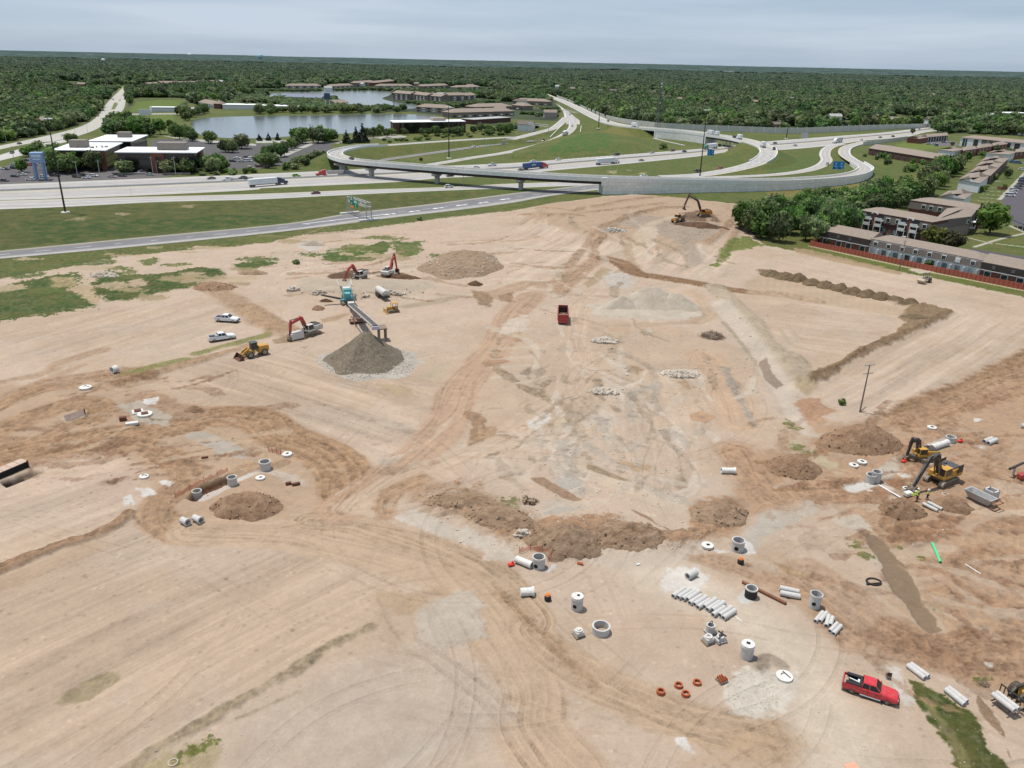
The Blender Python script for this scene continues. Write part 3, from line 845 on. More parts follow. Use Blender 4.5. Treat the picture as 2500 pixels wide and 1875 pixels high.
poly(Q('b1',(580,430),(640,330),(860,350),(1050,270),(1120,290),(1080,390),(960,430),(700,440)),(84,108,48),1,.9,grass=1)
poly(Q('b1',(1150,380),(1160,290),(1370,270),(1340,370),(1230,400)),(100,116,58),1,1.1,.9,grass=.9)
poly(Q('b1',(0,250),(200,230),(180,290),(0,300)),(120,124,70),1,1,.8,grass=.8)
poly(Q('b1',(400,300),(480,270),(560,280),(620,330),(520,360),(420,330)),(214,206,196),.8,.6)
poly(Q('b2',(1690,290),(1800,240),(1900,290),(1960,310),(1800,340),(1700,370),(1580,480),(1530,470),(1600,400)),(122,132,66),1,.9,.9,grass=.9)
poly(Q('d3',(1330,985),(1400,1020),(1580,1090),(1790,1270),(1950,1480),(2160,1700),(1760,1720),(1690,1640),(1560,1360),(1440,1220),(1380,1120)),(86,96,48),.5,.45,grass=1)
stroke(Q('d3',(1440,1130),(1560,1290),(1700,1500),(1760,1659)),1.0,(150,140,96),.4,.4,.8)
for t,q in(('c2',[(90,1010),(180,990),(210,1040),(190,1100),(110,1070)]),('c3',[(1210,1200),(1260,1170),(1300,1210),(1280,1320),(1220,1280)]),('c3',[(1320,1400),(1420,1390),(1450,1470),(1340,1470)]),('c3',[(1195,1390),(1250,1390),(1240,1420),(1200,1420)]),('c3',[(400,590),(480,590),(590,660),(560,680),(440,640)]),('c3',[(350,380),(460,420),(440,470),(370,440)]),('c3',[(930,1360),(1000,1400),(990,1440),(940,1400)]),('d3',[(1440,360),(1530,390),(1540,450),(1460,410)]),('d3',[(1840,980),(1940,970),(1950,1060),(1880,1090)]),('d0',[(1540,1470),(1640,1430),(1650,1480),(1560,1500)]),('d0',[(1370,1560),(1480,1500),(1470,1560),(1390,1590)])):
 poly(PL(t,q),(122,124,66),.6,1.0,.75,grass=.8)
poly(Q('b3',(520,320),(1300,480),(2400,730),(2400,770),(2212,715),(1330,520),(950,440),(560,345)),(116,122,62),.8,.6,grass=1)
poly(Q('b3',(420,330),(560,345),(950,440),(1300,520),(1250,540),(900,470),(450,370)),(186,160,126),1,.8,.9)
# broken strips, scrapes, churned bands; dark strokes also paint shade missing from relief
for t,bx,n,cols,w0,w1,l0,l1,hd0 in(('b2',(150,150,1750,1600),55,((230,215,197),(226,210,190),(182,163,138),(172,150,124)),.5,2.2,8,40,1.5),('c2',(100,50,1800,1050),75,((232,218,201),(228,212,194),(186,168,146),(170,150,126),(196,186,172)),.4,1.8,5,24,1.6),('c3',(100,350,2212,1659),75,((168,131,102),(160,124,96),(188,152,122),(214,190,166)),.5,2.2,5,22,.4),('d3',(1000,0,2212,900),26,((166,130,102),(184,148,118),(212,190,168)),.4,1.6,4,14,-.7),('c0',(0,100,1500,900),50,((170,136,108),(160,126,98),(214,188,160)),.5,1.8,6,26,.35),('b1',(100,200,2212,750),45,((228,210,190),(184,156,128),(176,148,120)),.8,3,8,34,.3),('c1',(900,300,2212,1200),30,((224,206,186),(182,156,130)),.4,1.6,6,22,.6)):
 for _ in range(n):
  q=P(t,TR.uniform(bx[0],bx[2]),TR.uniform(bx[1],bx[3]))
  if not inpoly(np.array([q.x]),np.array([q.y]),[(p[0],p[1])for p in SITE])[0]:
   continue
  hd,L_=TR.gauss(hd0,.38),TR.uniform(l0,l1)
  d_=Vector((math.cos(hd),math.sin(hd),0))
  s_=Vector((-d_.y,d_.x,0))*TR.uniform(-.18,.18)*L_
  stroke([q,q+d_*L_*.5+s_,q+d_*L_],TR.uniform(w0,w1),TR.choice(cols),.25,1.1,TR.uniform(.35,.8),dz=TR.uniform(-.12,.2),var=.2)
for q_ in list(WETS):
 poly(*q_[0],**q_[1])
# stray wheel marks over the open pads and crumbly relief
for k in range(95):
 t=TR.choice(('b1','c0','c1','c1','c2','d1','d2','d2','d3','b2','b2','c3','b0'))
 q=P(t,TR.uniform(0,2212),TR.uniform(0,1659))
 if not inpoly(np.array([q.x]),np.array([q.y]),[(p[0],p[1])for p in SITE])[0]:
  continue
 hd,cv=TR.uniform(0,6.28),TR.uniform(-.05,.05)
 pts=[]
 for j in range(TR.randint(4,9)):
  pts.append(Vector((q.x,q.y,0)))
  q=q+Vector((math.cos(hd),math.sin(hd),0))*9
  hd+=cv*9
 tyre(pts,TR.uniform(.04,.11),TR.choice((1.8,2.1,2.6)),TR.choice((.35,.5,.6)))
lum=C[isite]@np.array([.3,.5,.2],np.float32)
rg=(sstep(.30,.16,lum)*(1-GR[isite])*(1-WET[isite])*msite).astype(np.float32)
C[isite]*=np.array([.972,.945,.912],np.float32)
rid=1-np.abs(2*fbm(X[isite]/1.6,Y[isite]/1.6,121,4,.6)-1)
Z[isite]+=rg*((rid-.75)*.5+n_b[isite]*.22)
C[isite]*=(1+rg*(.55*(rid-.78)+.5*n_b[isite]+.25*n_c[isite])+.04*n_c[isite]*msite+.06*n_b[isite]*msite)[:,None]  # hollows of the relief darkened in colour, standing in for shade
pat=fbm((X[isite]*.85+Y[isite]*.5)/22,(Y[isite]*.85-X[isite]*.5)/7,131,5,.58)
C[isite]*=(1-.035*sstep(.5,.66,pat)*msite+.03*sstep(.46,.38,pat)*msite)[:,None]
for k in range(46):
 t=TR.choice(('b0','b0','b1'))
 q=P(t,TR.uniform(0,2100),TR.uniform(330,720)if t=='b0' else TR.uniform(230,430))
 r_=TR.uniform(1.2,4.5)
 if TR.random()<.6:
  poly([q+Vector((math.cos(a)*r_*1.8,math.sin(a)*r_,0))for a in(0,1.2,2.4,3.6,4.9)],TR.choice(((198,174,142),(206,182,150),(176,156,118))),.6,1.4,.85)
 else:
  poly([q+Vector((math.cos(a)*r_*2.2,math.sin(a)*r_,0))for a in(0,1.2,2.4,3.6,4.9)],TR.choice(((88,104,52),(112,118,64))),.6,1.6,.8,grass=.9)
# outer clearings
LAWN=(104,126,54)
poly(Q('a0',(1180,525),(1380,510),(1560,515),(1560,560),(1300,600),(1130,610)),LAWN,2,.4,grass=1)
poly(Q('a0',(1260,640),(1500,625),(1500,730),(1300,720)),(112,128,58),2,.4,grass=1)
poly(Q('a0',(1060,628),(1750,618),(1760,630),(1060,640)),(190,186,176),1,.1)
poly(Q('a0',(1290,560),(1700,570),(1720,610),(1300,610)),(176,170,160),1,.1)
poly(Q('a0',(1010,360),(1110,345),(1080,400),(1020,440)),(138,142,76),2,.3,grass=1)
PK=(128,122,122)
poly(Q('a0',(-300,1200),(0,1105),(230,1010),(330,1000),(900,1100),(1150,1080),(1400,1130),(1500,1165),(1250,1192),(0,1238),(-300,1245)),PK,1,.3,var=.06)
poly(Q('a0',(0,1140),(230,1020),(330,1020),(420,1110),(330,1200),(0,1225)),(116,110,114),1,.3,var=.06)
poly(Q('a0',(1300,860),(1420,845),(2211,900),('a1',0,888),('a1',660,885),('a1',640,950),('a1',250,1070),('a1',0,1110),(1900,1110),(1700,1000),(1310,920)),(112,108,110),1,.3,var=.06)
poly(Q('a0',(1390,815),(1600,840),(2211,890),('a1',0,850),('a1',400,862),('a1',720,868),('a1',720,884),('a1',0,880),(2211,905),(1600,860)),(206,202,192),.8,.1)
poly(Q('a1',(160,1000),(460,885),(500,890),(250,1000)),(204,200,190),.8,.1)
poly(Q('a1',(700,870),(1190,810),(1310,820),(1280,835),(900,850),(760,880)),(196,190,180),1,.2)
poly(Q('a3',(2010,1370),(2211,1160),(2500,1100),(2500,1800),(2090,1560)),(112,104,114),.5,.1,var=.05)
poly(Q('a3',(1980,1370),(2211,1130),(2211,1160),(2020,1370)),(206,198,184),.4,.1)
poly(Q('a3',(2090,1590),(2211,1640),(2211,1659),(2080,1600)),(206,198,184),.3,.1)
poly(Q('b3',(1790,335),(2212,400),(2600,480),(2600,560),(2212,430),(1800,360)),(104,98,108),.6,.1)
stroke(Q('b3',(1830,325),(2060,255),(2300,205)),1.6,(206,198,182),.3,.1)
stroke(Q('b3',(2000,300),(2300,335)),1.2,(206,198,182),.3,.1)
stroke(Q('b3',(1790,255),(1960,300)),1.2,(206,198,182),.3,.1)
for k in range(7):
 stroke(Q('a3',(1960-k*28,1210+k*28),(2130-k*28,1215+k*30)),.9,(206,198,182),.3,.1)
poly(Q('a3',(1200,870),(1480,870),(1600,890),(1640,910),(1250,950),(1100,900)),(120,134,62),1,.4,grass=1)
poly(Q('a3',(1300,870),(1600,860),(1660,900),(1500,910)),(130,122,124),1,.2)
stroke(Q('b3',(560,318),(1300,480),(1900,600),(2600,740)),1.5,(212,192,160),.3,.1)
poly(Q('b3',(1320,500),(1450,480),(1520,520),(1400,530)),(214,200,178),.4,.2)
poly(Q('a0',(-300,1470),(600,1435),(2211,1375),('a1',800,1335),('a1',2050,1300),('a1',1500,1405),('a1',300,1550),('b0',1106,240),('b0',0,345)),(88,92,48),1.5,.6,grass=1)
for q in([(500,120),(650,95),(640,135)],[(880,130),(960,130),(920,155)],[(910,60),(1000,65),(950,85)],[(1370,10),(1500,0),(1480,22),(1400,22)],[(200,170),(280,170),(240,195)]):
 poly(PL('b0',q),(176,154,122),1.2,1.2,.8)
poly(Q('b0',(150,130),(900,120),(1700,80),(2212,80),(2212,130),(1100,230),(300,300)),(62,86,38),3,2,.9,grass=1)
poly(Q('a2',(350,960),(450,870),(700,830),(900,880),(800,970),(300,1010)),(74,110,48),2.5,1,grass=1)
HILL=Q('a2',(60,1010),(330,900),(520,830),(830,800),(1050,850),(1150,930),(700,985))
poly(HILL,(96,112,54),2,1,.0,dz=4.5,zsoft=22)
poly(Q('a2',(640,800),(900,790),(1100,850),(900,850)),(140,128,78),2,1,.7,grass=1)
poly(Q('a3',(0,1040),(440,990),(420,1100),(0,1150)),(90,110,56),2,1,.8,grass=1)
poly(Q('a3',(0,1290),(560,1240),(900,1200),(1280,1190),(1200,1260),(700,1330),(0,1360)),(146,128,82),2,1,.8,grass=1)
for q in([(820,1120),(920,1115),(900,1145),(830,1140)],[(980,1110),(1050,1110),(1020,1130)],[(1090,1140),(1160,1140),(1120,1160)]):
 poly(PL('a2',q),(190,176,138),1.2,1,.7)
# embankments under raised roads
def embank(pts,hwid,slope=.45):
 p3=[(p[0],p[1],p[2])for p in pts]
 i=sel(p3,40)
 d,_,_,z=pdist(X[i],Y[i],p3)
 h=z-.12-np.maximum(0,d-hwid-1.5)*slope
 Z[i]=np.maximum(Z[i],h)
def cut(pts,a,b):
 return pts[a:b]
kF1a=min(range(len(F1)),key=lambda i:(F1[i]-P('a1',690,968,7.5)).length)
kF1b=min(range(len(F1)),key=lambda i:(F1[i]-P('a2',770,1188,7.6)).length)
embank(F1[:kF1a],F1W/2)
kF2a=min(range(len(F2)),key=lambda i:(F2[i]-P('a2',1140,756,6.9)).length)
kF2b=min(range(len(F2)),key=lambda i:(F2[i]-P('a2',1260,766,7)).length)
kF2c=min(range(len(F2)),key=lambda i:(F2[i]-P('a2',1700,812,7.2)).length)
kF2d=min(range(len(F2)),key=lambda i:(F2[i]-P('a2',2050,875,7)).length)
embank(F2[:kF2a],F2W/2)
embank(F2[kF2d:],F2W/2)
for q,w in((N1,N1W),(N1A,N1AW),(N1B,9)):
 embank(q,w/2,.3)
# roadside trim: keep the ground under the level roads flat and low
for A,B in(FWY,COLL,EXIT,ART1,ART2):
 pl=[(p.x,p.y)for p in A]+[(p.x,p.y)for p in reversed(B)]
 i=sel(pl,2)
 m=inpoly(X[i],Y[i],pl)
 Z[i[m]]=np.minimum(Z[i[m]],0)
LAKE1=Q('a0',(1640,720),(1700,678),(1900,658),(2211,650),('a1',500,643),('a1',1000,632),('a1',1400,636),('a1',1550,648),('a1',1620,690),('a1',1250,760),('a1',700,805),('a1',300,825),('a1',0,842),(1950,838),(1750,815),(1680,770))
LAKE2=Q('a1',(105,485),(200,448),(700,434),(1145,437),(1150,470),(1090,497),(1200,530),(1390,557),(1360,585),(960,588),(760,560),(720,500),(560,478),(130,503))
def in_lake(x,y):
 a=np.array([x])if np.isscalar(x)else x
 b=np.array([y])if np.isscalar(y)else y
 return inpoly(a,b,LAKE1)|inpoly(a,b,LAKE2)
Zf=sstep(1500,9000,Y)*(fbm(X/2600,Y/2600,61,3)*26)
Z+=Zf
gme=bpy.data.meshes.new('ground')
nr,ncol=SHP
gme.vertices.add(N)
gme.vertices.foreach_set('co',np.stack([X,Y,Z],1).astype(np.float32).ravel())
ii=(np.arange(nr-1)[:,None]*ncol+np.arange(ncol-1)[None,:]).ravel()
quads=np.stack([ii,ii+1,ii+ncol+1,ii+ncol],1).astype(np.int32)
nf=len(quads)
gme.loops.add(nf*4)
gme.loops.foreach_set('vertex_index',quads.ravel())
gme.polygons.add(nf)
gme.polygons.foreach_set('loop_start',np.arange(0,nf*4,4,dtype=np.int32))
gme.polygons.foreach_set('use_smooth',np.ones(nf,bool))
gme.update()
at=gme.attributes.new('tone','FLOAT_COLOR','POINT')
at.data.foreach_set('color',np.concatenate([C,np.ones((N,1),np.float32)],1).ravel())
at=gme.attributes.new('grass','FLOAT','POINT')
at.data.foreach_set('value',GR)
at=gme.attributes.new('wet','FLOAT','POINT')
at.data.foreach_set('value',WET)
ground=bpy.data.objects.new('ground',gme)
COL.objects.link(ground)
tag(ground,kind='structure')
ZG=Z.reshape(SHP)
def gz(x,y):
 """height of the ground sheet at a point"""
 r=int(np.clip(np.searchsorted(ys,y)-1,0,nr-2))
 s=x/hw[r]
 c=int(np.clip(np.searchsorted(ss,s)-1,0,ncol-2))
 fy=(y-ys[r])/(ys[r+1]-ys[r])
 fx=(s-ss[c])/(ss[c+1]-ss[c])
 fx,fy=min(1,max(0,fx)),min(1,max(0,fy))
 return float((ZG[r,c]*(1-fx)+ZG[r,c+1]*fx)*(1-fy)+(ZG[r+1,c]*(1-fx)+ZG[r+1,c+1]*fx)*fy)
def PG(t,x,y):
 """spot of the photograph brought down onto the ground sheet"""
 p=P(t,x,y)
 for _ in range(3):
  p=P(t,x,y,gz(p.x,p.y))
 return p
gm=bpy.data.materials.new('site_soil')
gm.use_nodes=True
nt=gm.node_tree
bs=nt.nodes['Principled BSDF']
bs.inputs['Specular IOR Level'].default_value=.25
at1=node(nt,'ShaderNodeAttribute',attribute_name='tone')
at2=node(nt,'ShaderNodeAttribute',attribute_name='grass')
at3=node(nt,'ShaderNodeAttribute',attribute_name='wet')
geo=node(nt,'ShaderNodeNewGeometry')
def noise(scale,detail=6,rough=.65):
 n=node(nt,'ShaderNodeTexNoise')
 n.inputs['Scale'].default_value=scale
 n.inputs['Detail'].default_value=detail
 n.inputs['Roughness'].default_value=rough
 nt.links.new(geo.outputs['Position'],n.inputs['Vector'])
 return n.outputs[0]
def rng(src,a,b,c,d):
 r=node(nt,'ShaderNodeMapRange')
 for k,v in zip((1,2,3,4),(a,b,c,d)):
  r.inputs[k].default_value=v
 nt.links.new(src,r.inputs[0])
 return r.outputs[0]
def math2(op,a,b):
 m=node(nt,'ShaderNodeMath',operation=op)
 for k,v in((0,a),(1,b)):
  if isinstance(v,(int,float)):
   m.inputs[k].default_value=v
  else:
   nt.links.new(v,m.inputs[k])
 return m.outputs[0]
def mix(fac,a,b,blend='MIX'):
 m=node(nt,'ShaderNodeMix',data_type='RGBA',blend_type=blend)
 for k,v in((0,fac),(6,a),(7,b)):
  if isinstance(v,(int,float)):
   m.inputs[k].default_value=v
  elif isinstance(v,tuple):
   m.inputs[k].default_value=(*v,1)
  else:
   nt.links.new(v,m.inputs[k])
 return m.outputs[2]
soil=mix(1.0,at1.outputs['Color'],rng(noise(2.6,9,.72),.3,.7,.91,1.09),'MULTIPLY')
soil=mix(1.0,soil,rng(noise(.18,5),.3,.7,.94,1.06),'MULTIPLY')
soil=mix(rng(noise(7,4,.8),.69,.8,0,.25),soil,(.16,.12,.085))
soil=mix(rng(noise(5.3,4,.8),.68,.8,0,.4),soil,(.62,.56,.48))
gr=mix(1.0,mix(1.0,at1.outputs['Color'],(1.05,1.2,.9),'MULTIPLY'),rng(noise(.9,10,.75),.3,.7,.45,1.5),'MULTIPLY')
gr=mix(rng(noise(.16,9,.75),.44,.62,0,.8),gr,tuple(gcol(134,124,70)))
gr=mix(rng(noise(.24,8,.75),.52,.7,0,.65),gr,tuple(gcol(54,78,32)))
gr=mix(rng(noise(.33,9,.8),.62,.74,0,.55),gr,tuple(gcol(158,138,98)))
base=mix(at2.outputs['Fac'],soil,gr)
nt.links.new(base,bs.inputs['Base Color'])
nt.links.new(rng(at3.outputs['Fac'],0,1,.92,.3),bs.inputs['Roughness'])
bp=node(nt,'ShaderNodeBump')
bp.inputs['Distance'].default_value=.35
nt.links.new(math2('SUBTRACT',math2('ADD',.45,math2('MULTIPLY',at2.outputs['Fac'],.5)),math2('MULTIPLY',at3.outputs['Fac'],.5)),bp.inputs['Strength'])
nt.links.new(math2('ADD',noise(3.5,10,.75),math2('MULTIPLY',noise(.6,8,.7),1.6)),bp.inputs['Height'])
nt.links.new(bp.outputs[0],bs.inputs['Normal'])
gme.materials.append(gm)
# roads
TILE.update({'h':(1590,1420,500/2212),'o':(80,310,480/2212),'u':(2100,300,400/2212),'v':(1960,480,540/2212),'g':(830,460,100/1659),'r':(2000,1600,240/2212),'q':(1610,460,160/2212)})
def ribbon(name,A,B,surf,marks=(),dz=.05,kind='structure',parent=None,shoulders=None,wear=None):
 """road surface between two edge lines; marks: (fraction across, width, paint, dash or None)"""
 mb=MB()
 n=len(A)
 fr=[0,.25,.5,.75,1]
 up=Vector((0,0,dz))
 vs=[a.lerp(b,f)+up for a,b in zip(A,B)for f in fr]
 k=len(fr)
 mb.add(vs,[(i*k+j,i*k+j+1,(i+1)*k+j+1,(i+1)*k+j)for i in range(n-1)for j in range(k-1)])
 if shoulders:
  mb.mi=3
  for f0,f1 in shoulders:
   vs=[]
   for a,b in zip(A,B):
    vs+=[a.lerp(b,f0)+up*1.0+Vector((0,0,.012)),a.lerp(b,f1)+up+Vector((0,0,.012))]
   mb.add(vs,[(2*i,2*i+1,2*i+3,2*i+2)for i in range(n-1)])
 if wear:
  mb.mi=4
  for f0,f1 in wear:
   vs=[]
   for a,b in zip(A,B):
    vs+=[a.lerp(b,f0)+up+Vector((0,0,.016)),a.lerp(b,f1)+up+Vector((0,0,.016))]
   mb.add(vs,[(2*i,2*i+1,2*i+3,2*i+2)for i in range(n-1)])
 m2=max(n,int(length(A)/2.5))
 for f,wd,pm,dash in marks:
  mb.mi=pm
  line=resample([a.lerp(b,f)for a,b in zip(A,B)],m2 if dash else n)
  l,r=side(line,wd/2),side(line,-wd/2)
  u2=up+Vector((0,0,.03))
  step=length(line)/(len(line)-1)
  for i in range(len(line)-1):
   if dash and(i*step)%12>dash:
    continue
   mb.add([l[i]+u2,r[i]+u2,r[i+1]+u2,l[i+1]+u2],[(0,1,2,3)])
 o=mb.build(name,[surf,PAINTW,PAINTY,SHOULD,WORN],parent,fix=False)
 if kind:
  o['kind']=kind
 return o
DASH=4
WORN=mat('worn_lane',(.325,.305,.295),.9,var=.1,scale=.12)
ribbon('highway',*FWY,CONROAD,[(.1,.3,1,None),(.27,.22,1,DASH),(.42,.3,2,None),(.5,.5,2,None),(.58,.3,2,None),(.73,.22,1,DASH),(.9,.3,1,None)],wear=[(.12,.18),(.2,.255),(.285,.33),(.355,.4),(.6,.645),(.67,.715),(.745,.79),(.81,.88)])
ribbon('collector_road',*COLL,CONROAD,[(.12,.3,2,None),(.5,.25,1,DASH),(.9,.3,1,None)],.056,wear=[(.2,.42),(.58,.8)])
ribbon('exit_road',*EXIT,ASPH,[(.13,.22,2,None),(.5,.22,1,DASH),(.88,.22,1,None)],.06,shoulders=[(.0,.1),(.72,1)])
ribbon('arterial_road',*ART1,CONROAD,[(.5,.4,2,None),(.25,.25,1,DASH),(.75,.25,1,DASH)],.05)
ribbon('side_road',*ART2,mat('old_concrete',(.4,.385,.36),.9,var=.1,scale=.1),[(.5,.3,1,DASH)],.056)
def centre(name,pts,w,surf,marks,dz=.06,**kw):
 kw.setdefault('wear',[(.22,.42),(.58,.78)]if surf is CONROAD else None)
 return ribbon(name,side(pts,w/2),side(pts,-w/2),surf,marks,dz,**kw)
centre('ramp_road',RLEFT,8.5,CONROAD,[(.15,.25,2,None),(.85,.25,1,None)],.07)
centre('highway_branch',N1,N1W,CONROAD,[(.08,.3,2,None),(.36,.25,1,DASH),(.64,.25,1,DASH),(.92,.3,1,None)],.06)
centre('ramp_road',N1A,N1AW,CONROAD,[(.15,.25,2,None),(.85,.25,1,None)],.064)
centre('ramp_road',N1C,N1CW,ASPH,[(.15,.25,2,None),(.85,.25,1,None)],.058)
centre('ramp_road',N1B,9,CONROAD,[(.1,.25,2,None),(.9,.25,1,None)],.068)
centre('service_path',SVC,3.5,CONROAD,[],.05)
mb=MB()
for x,y in((1150,1497),(1365,1472),(1570,1445),(1770,1420),(1960,1398),(2150,1368)):
 p=P('a1',x,y)
 q=P('a1',x-30,y+4)
 d=(q-p).normalized()
 s=Vector((-d.y,d.x,0))
 z=Vector((0,0,.1))
 for a in((-3,.22),):
  mb.add([p-d*3+s*.3+z,p-d*3-s*.3+z,p+d*1-s*.3+z,p+d*1+s*.3+z],[(0,1,2,3)])
  mb.add([p+d*3.4+z,p+d*.6+s*1.1+z,p+d*.6-s*1.1+z],[(0,1,2)])
  mb.add([p-d*1+s*.3+z,p-d*2.6+s*1.6+z,p-d*3+s*1.2+z,p-d*2+s*.3+z],[(0,1,2,3)])
arr=mb.build('lane_arrows',PAINTW,fix=False)
arr['kind']='structure'
gp=[P('a1',400,1583),P('a1',800,1535),P('a1',1150,1497)]
ln=resample(gp,12)
mb=MB()
l,r=side(ln,.3),side(ln,-.3)
for i in range(11):
 mb.add([q+Vector((0,0,.105))for q in(l[i],r[i],r[i+1],l[i+1])],[(0,1,2,3)])
mb.build('road_stripe',PAINTW,fix=False)['kind']='structure'
mbl=resample([a.lerp(b,.46)for a,b in zip(*FWY)],120)
wb=MB()
o_,i_=side(mbl,.3),side(mbl,-.3)
wb.add([p+Vector((0,0,z))for a,c in zip(o_,i_)for p,z in((a,.05),(a.lerp(c,.3),.95),(c.lerp(a,.3),.95),(c,.05))],[(4*i+j,4*i+j+1,4*i+5+j,4*i+4+j)for i in range(119)for j in range(3)])
tag(wb.build('median_barrier',CON),'low concrete barrier along the middle of the wide highway','barrier')
for k,pts in enumerate(([(962,592),(985,535),(1010,533),(1018,545),(990,590)],[(1022,514),(1040,504),(1045,512),(1028,516)],[(1055,475),(1075,455),(1084,460),(1066,476)])):
 pw=PL('a0',pts)
 mb=MB()
 n=len(pw)
 mb.add([p+Vector((0,0,.02))for p in pw]+[p+Vector((0,0,.2))for p in pw],[list(range(n,2*n))]+[(i,(i+1)%n,n+(i+1)%n,n+i)for i in range(n)])
 mb.build('median_island',mat('median_grass',gcol(128,134,72).tolist(),.95,var=.3,scale=.4))['kind']='structure'
# raised roads
WALLM=mat('panel_wall',(.78,.77,.73),.9,var=.12,scale=.5)
nt=WALLM.node_tree
b=nt.nodes['Principled BSDF']
src=b.inputs['Base Color'].links[0].from_socket
tcn=nt.nodes.new('ShaderNodeUVMap')
tcn.uv_map='wall'
br=node(nt,'ShaderNodeTexBrick')
br.inputs['Scale'].default_value=1
br.inputs['Mortar Size'].default_value=.035
br.inputs['Brick Width'].default_value=3.0
br.inputs['Row Height'].default_value=1.5
br.inputs['Color1'].default_value=(1,1,1,1)
br.inputs['Color2'].default_value=(.88,.88,.86,1)
br.inputs['Mortar'].default_value=(.52,.51,.48,1)
nt.links.new(tcn.outputs[0],br.inputs['Vector'])
mm=node(nt,'ShaderNodeMix',data_type='RGBA',blend_type='MULTIPLY')
mm.inputs[0].default_value=1
nt.links.new(src,mm.inputs[6])
nt.links.new(br.outputs[0],mm.inputs[7])
nt.links.new(mm.outputs[2],b.inputs['Base Color'])
def wall_strip(name,top,bot,thick,m,parent):
 """upright wall following two polylines, with length x height coordinates for its panels"""
 n=len(top)
 mb=MB()
 inn=side(top,thick)
 vs=[]
 for t,b_,i_ in zip(top,bot,inn):
  vs+=[t,b_,Vector((i_.x,i_.y,t.z)),Vector((i_.x,i_.y,b_.z))]
 fs=[]
 for i in range(n-1):
  a,c=4*i,4*(i+1)
  fs+=[(a,a+1,c+1,c),(a,c,c+2,a+2),(a+2,c+2,c+3,a+3)]
 fs+=[(0,2,3,1),(4*n-4,4*n-3,4*n-1,4*n-2)]
 mb.add(vs,fs)
 o=mb.build(name,m,parent)
 me=o.data
 uv=me.uv_layers.new(name='wall')
 acc=[0]
 for p,q in zip(top[:-1],top[1:]):
  acc.append(acc[-1]+math.hypot(q.x-p.x,q.y-p.y))
 for lp in me.loops:
  vi=lp.vertex_index
  uv.data[lp.index].uv=(acc[vi//4],me.vertices[vi].co.z)
 return o
def parapet(pts,off,parent,h=1.15,w=.35):
 o_,i_=side(pts,off),side(pts,off-math.copysign(w,off))
 mb=MB()
 n=len(pts)
 vs=[]
 for a,c in zip(o_,i_):
  vs+=[a-Vector((0,0,.95)),a+Vector((0,0,h)),c+Vector((0,0,h)),c+Vector((0,0,.02))]
 fs=[(4*i+j,4*i+(j+1)%4,4*i+4+(j+1)%4,4*i+4+j)for i in range(n-1)for j in range(4)]
 fs+=[(0,1,2,3),(4*n-4,4*n-1,4*n-2,4*n-3)]
 mb.add(vs,fs)
 return mb.build('parapet',CONW,parent)
def girder(pts,w,parent,depth=2.0,m=None):
 mb=MB()
 n=len(pts)
 vs=[]
 for a,c in zip(side(pts,w),side(pts,-w)):
  vs+=[a-Vector((0,0,.45)),c-Vector((0,0,.45)),c*1-Vector((0,0,depth+.45)),a-Vector((0,0,depth+.45))]
 fs=[(4*i+j,4*i+(j+1)%4,4*i+4+(j+1)%4,4*i+4+j)for i in range(n-1)for j in range(4)]
 fs+=[(0,3,2,1),(4*n-4,4*n-3,4*n-2,4*n-1)]
 mb.add(vs,fs)
 return mb.build('girder',m or mat('weathering_steel',(.045,.034,.03),.75,var=.2,scale=.5),parent)
fly=thing('flyover_ramp',(0,0,0),0,'long curved concrete flyover ramp crossing above the highway on piers','flyover')
kF1s=min(range(len(F1)),key=lambda i:(F1[i]-P('a1',1100,903,5.5)).length)
deck=centre('deck',F1,F1W,CONROAD,[(.12,.25,2,None),(.88,.25,1,None)],.06,kind=None,parent=fly)
BR1=F1[kF1s:]
kend=min(range(len(F1)),key=lambda i:(F1[i]-P('a3',760,1045,2)).length)
parapet(F1[kF1s:kend],F1W/2,fly)
parapet(F1[kF1s:kend],-F1W/2,fly)
SPAN=F1[kF1a:kF1b+1]
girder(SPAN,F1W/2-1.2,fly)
mb=MB()
n=len(SPAN)
vs=[]
for a,c in zip(side(SPAN,F1W/2-.05),side(SPAN,-F1W/2+.05)):
 vs+=[a,c,c-Vector((0,0,.44)),a-Vector((0,0,.44))]
mb.add(vs,[(4*i+j,4*i+(j+1)%4,4*i+4+(j+1)%4,4*i+4+j)for i in range(n-1)for j in range(4)])
mb.build('slab',CON,fly)
CAPM=mat('pier_concrete',(.40,.395,.375),.88,var=.14,scale=.5)
for x,y in((730,1135),(945,1185),(1430,1258),(2160,1328)):
 b0=P('a1',x,y)
 i=min(range(len(SPAN)),key=lambda k:(SPAN[k].xy-b0.xy).length)
 p=SPAN[i]
 t=(SPAN[min(i+1,n-1)]-SPAN[max(0,i-1)])
 yw=math.atan2(t.y,t.x)
 hgt=p.z-2.5
 M=Matrix.Translation((p.x,p.y,0))@Matrix.Rotation(yw,4,'Z')
 mb=MB()
 mb.box((0,0,(hgt-1.6)/2-.2),(1.8,3.0,hgt-1.2),ch=.15)
 for v in range(len(mb.v)):
  mb.v[v]=tuple(M@Vector(mb.v[v]))
 pr=mb.build('pier',CAPM,fly)
 mb=MB()
 mb.prism([(-1.7,hgt-1.7),(1.7,hgt-1.7),(4.6,hgt-.9),(4.6,hgt),(-4.6,hgt),(-4.6,hgt-.9)],-1.15,1.15,'x',M)
 mb.build('cap',CAPM,pr)
WL=F1[kF1b:kend]
near_e=side(WL,-F1W/2+.1)
wall_strip('retaining_wall',[p-Vector((0,0,.5))for p in near_e],[Vector((p.x,p.y,-.6))for p in near_e],.5,WALLM,fly)
far_e=side(WL,F1W/2-.6)
wall_strip('retaining_wall',[p-Vector((0,0,.5))for p in far_e],[Vector((p.x,p.y,-.6))for p in far_e],.5,WALLM,fly)
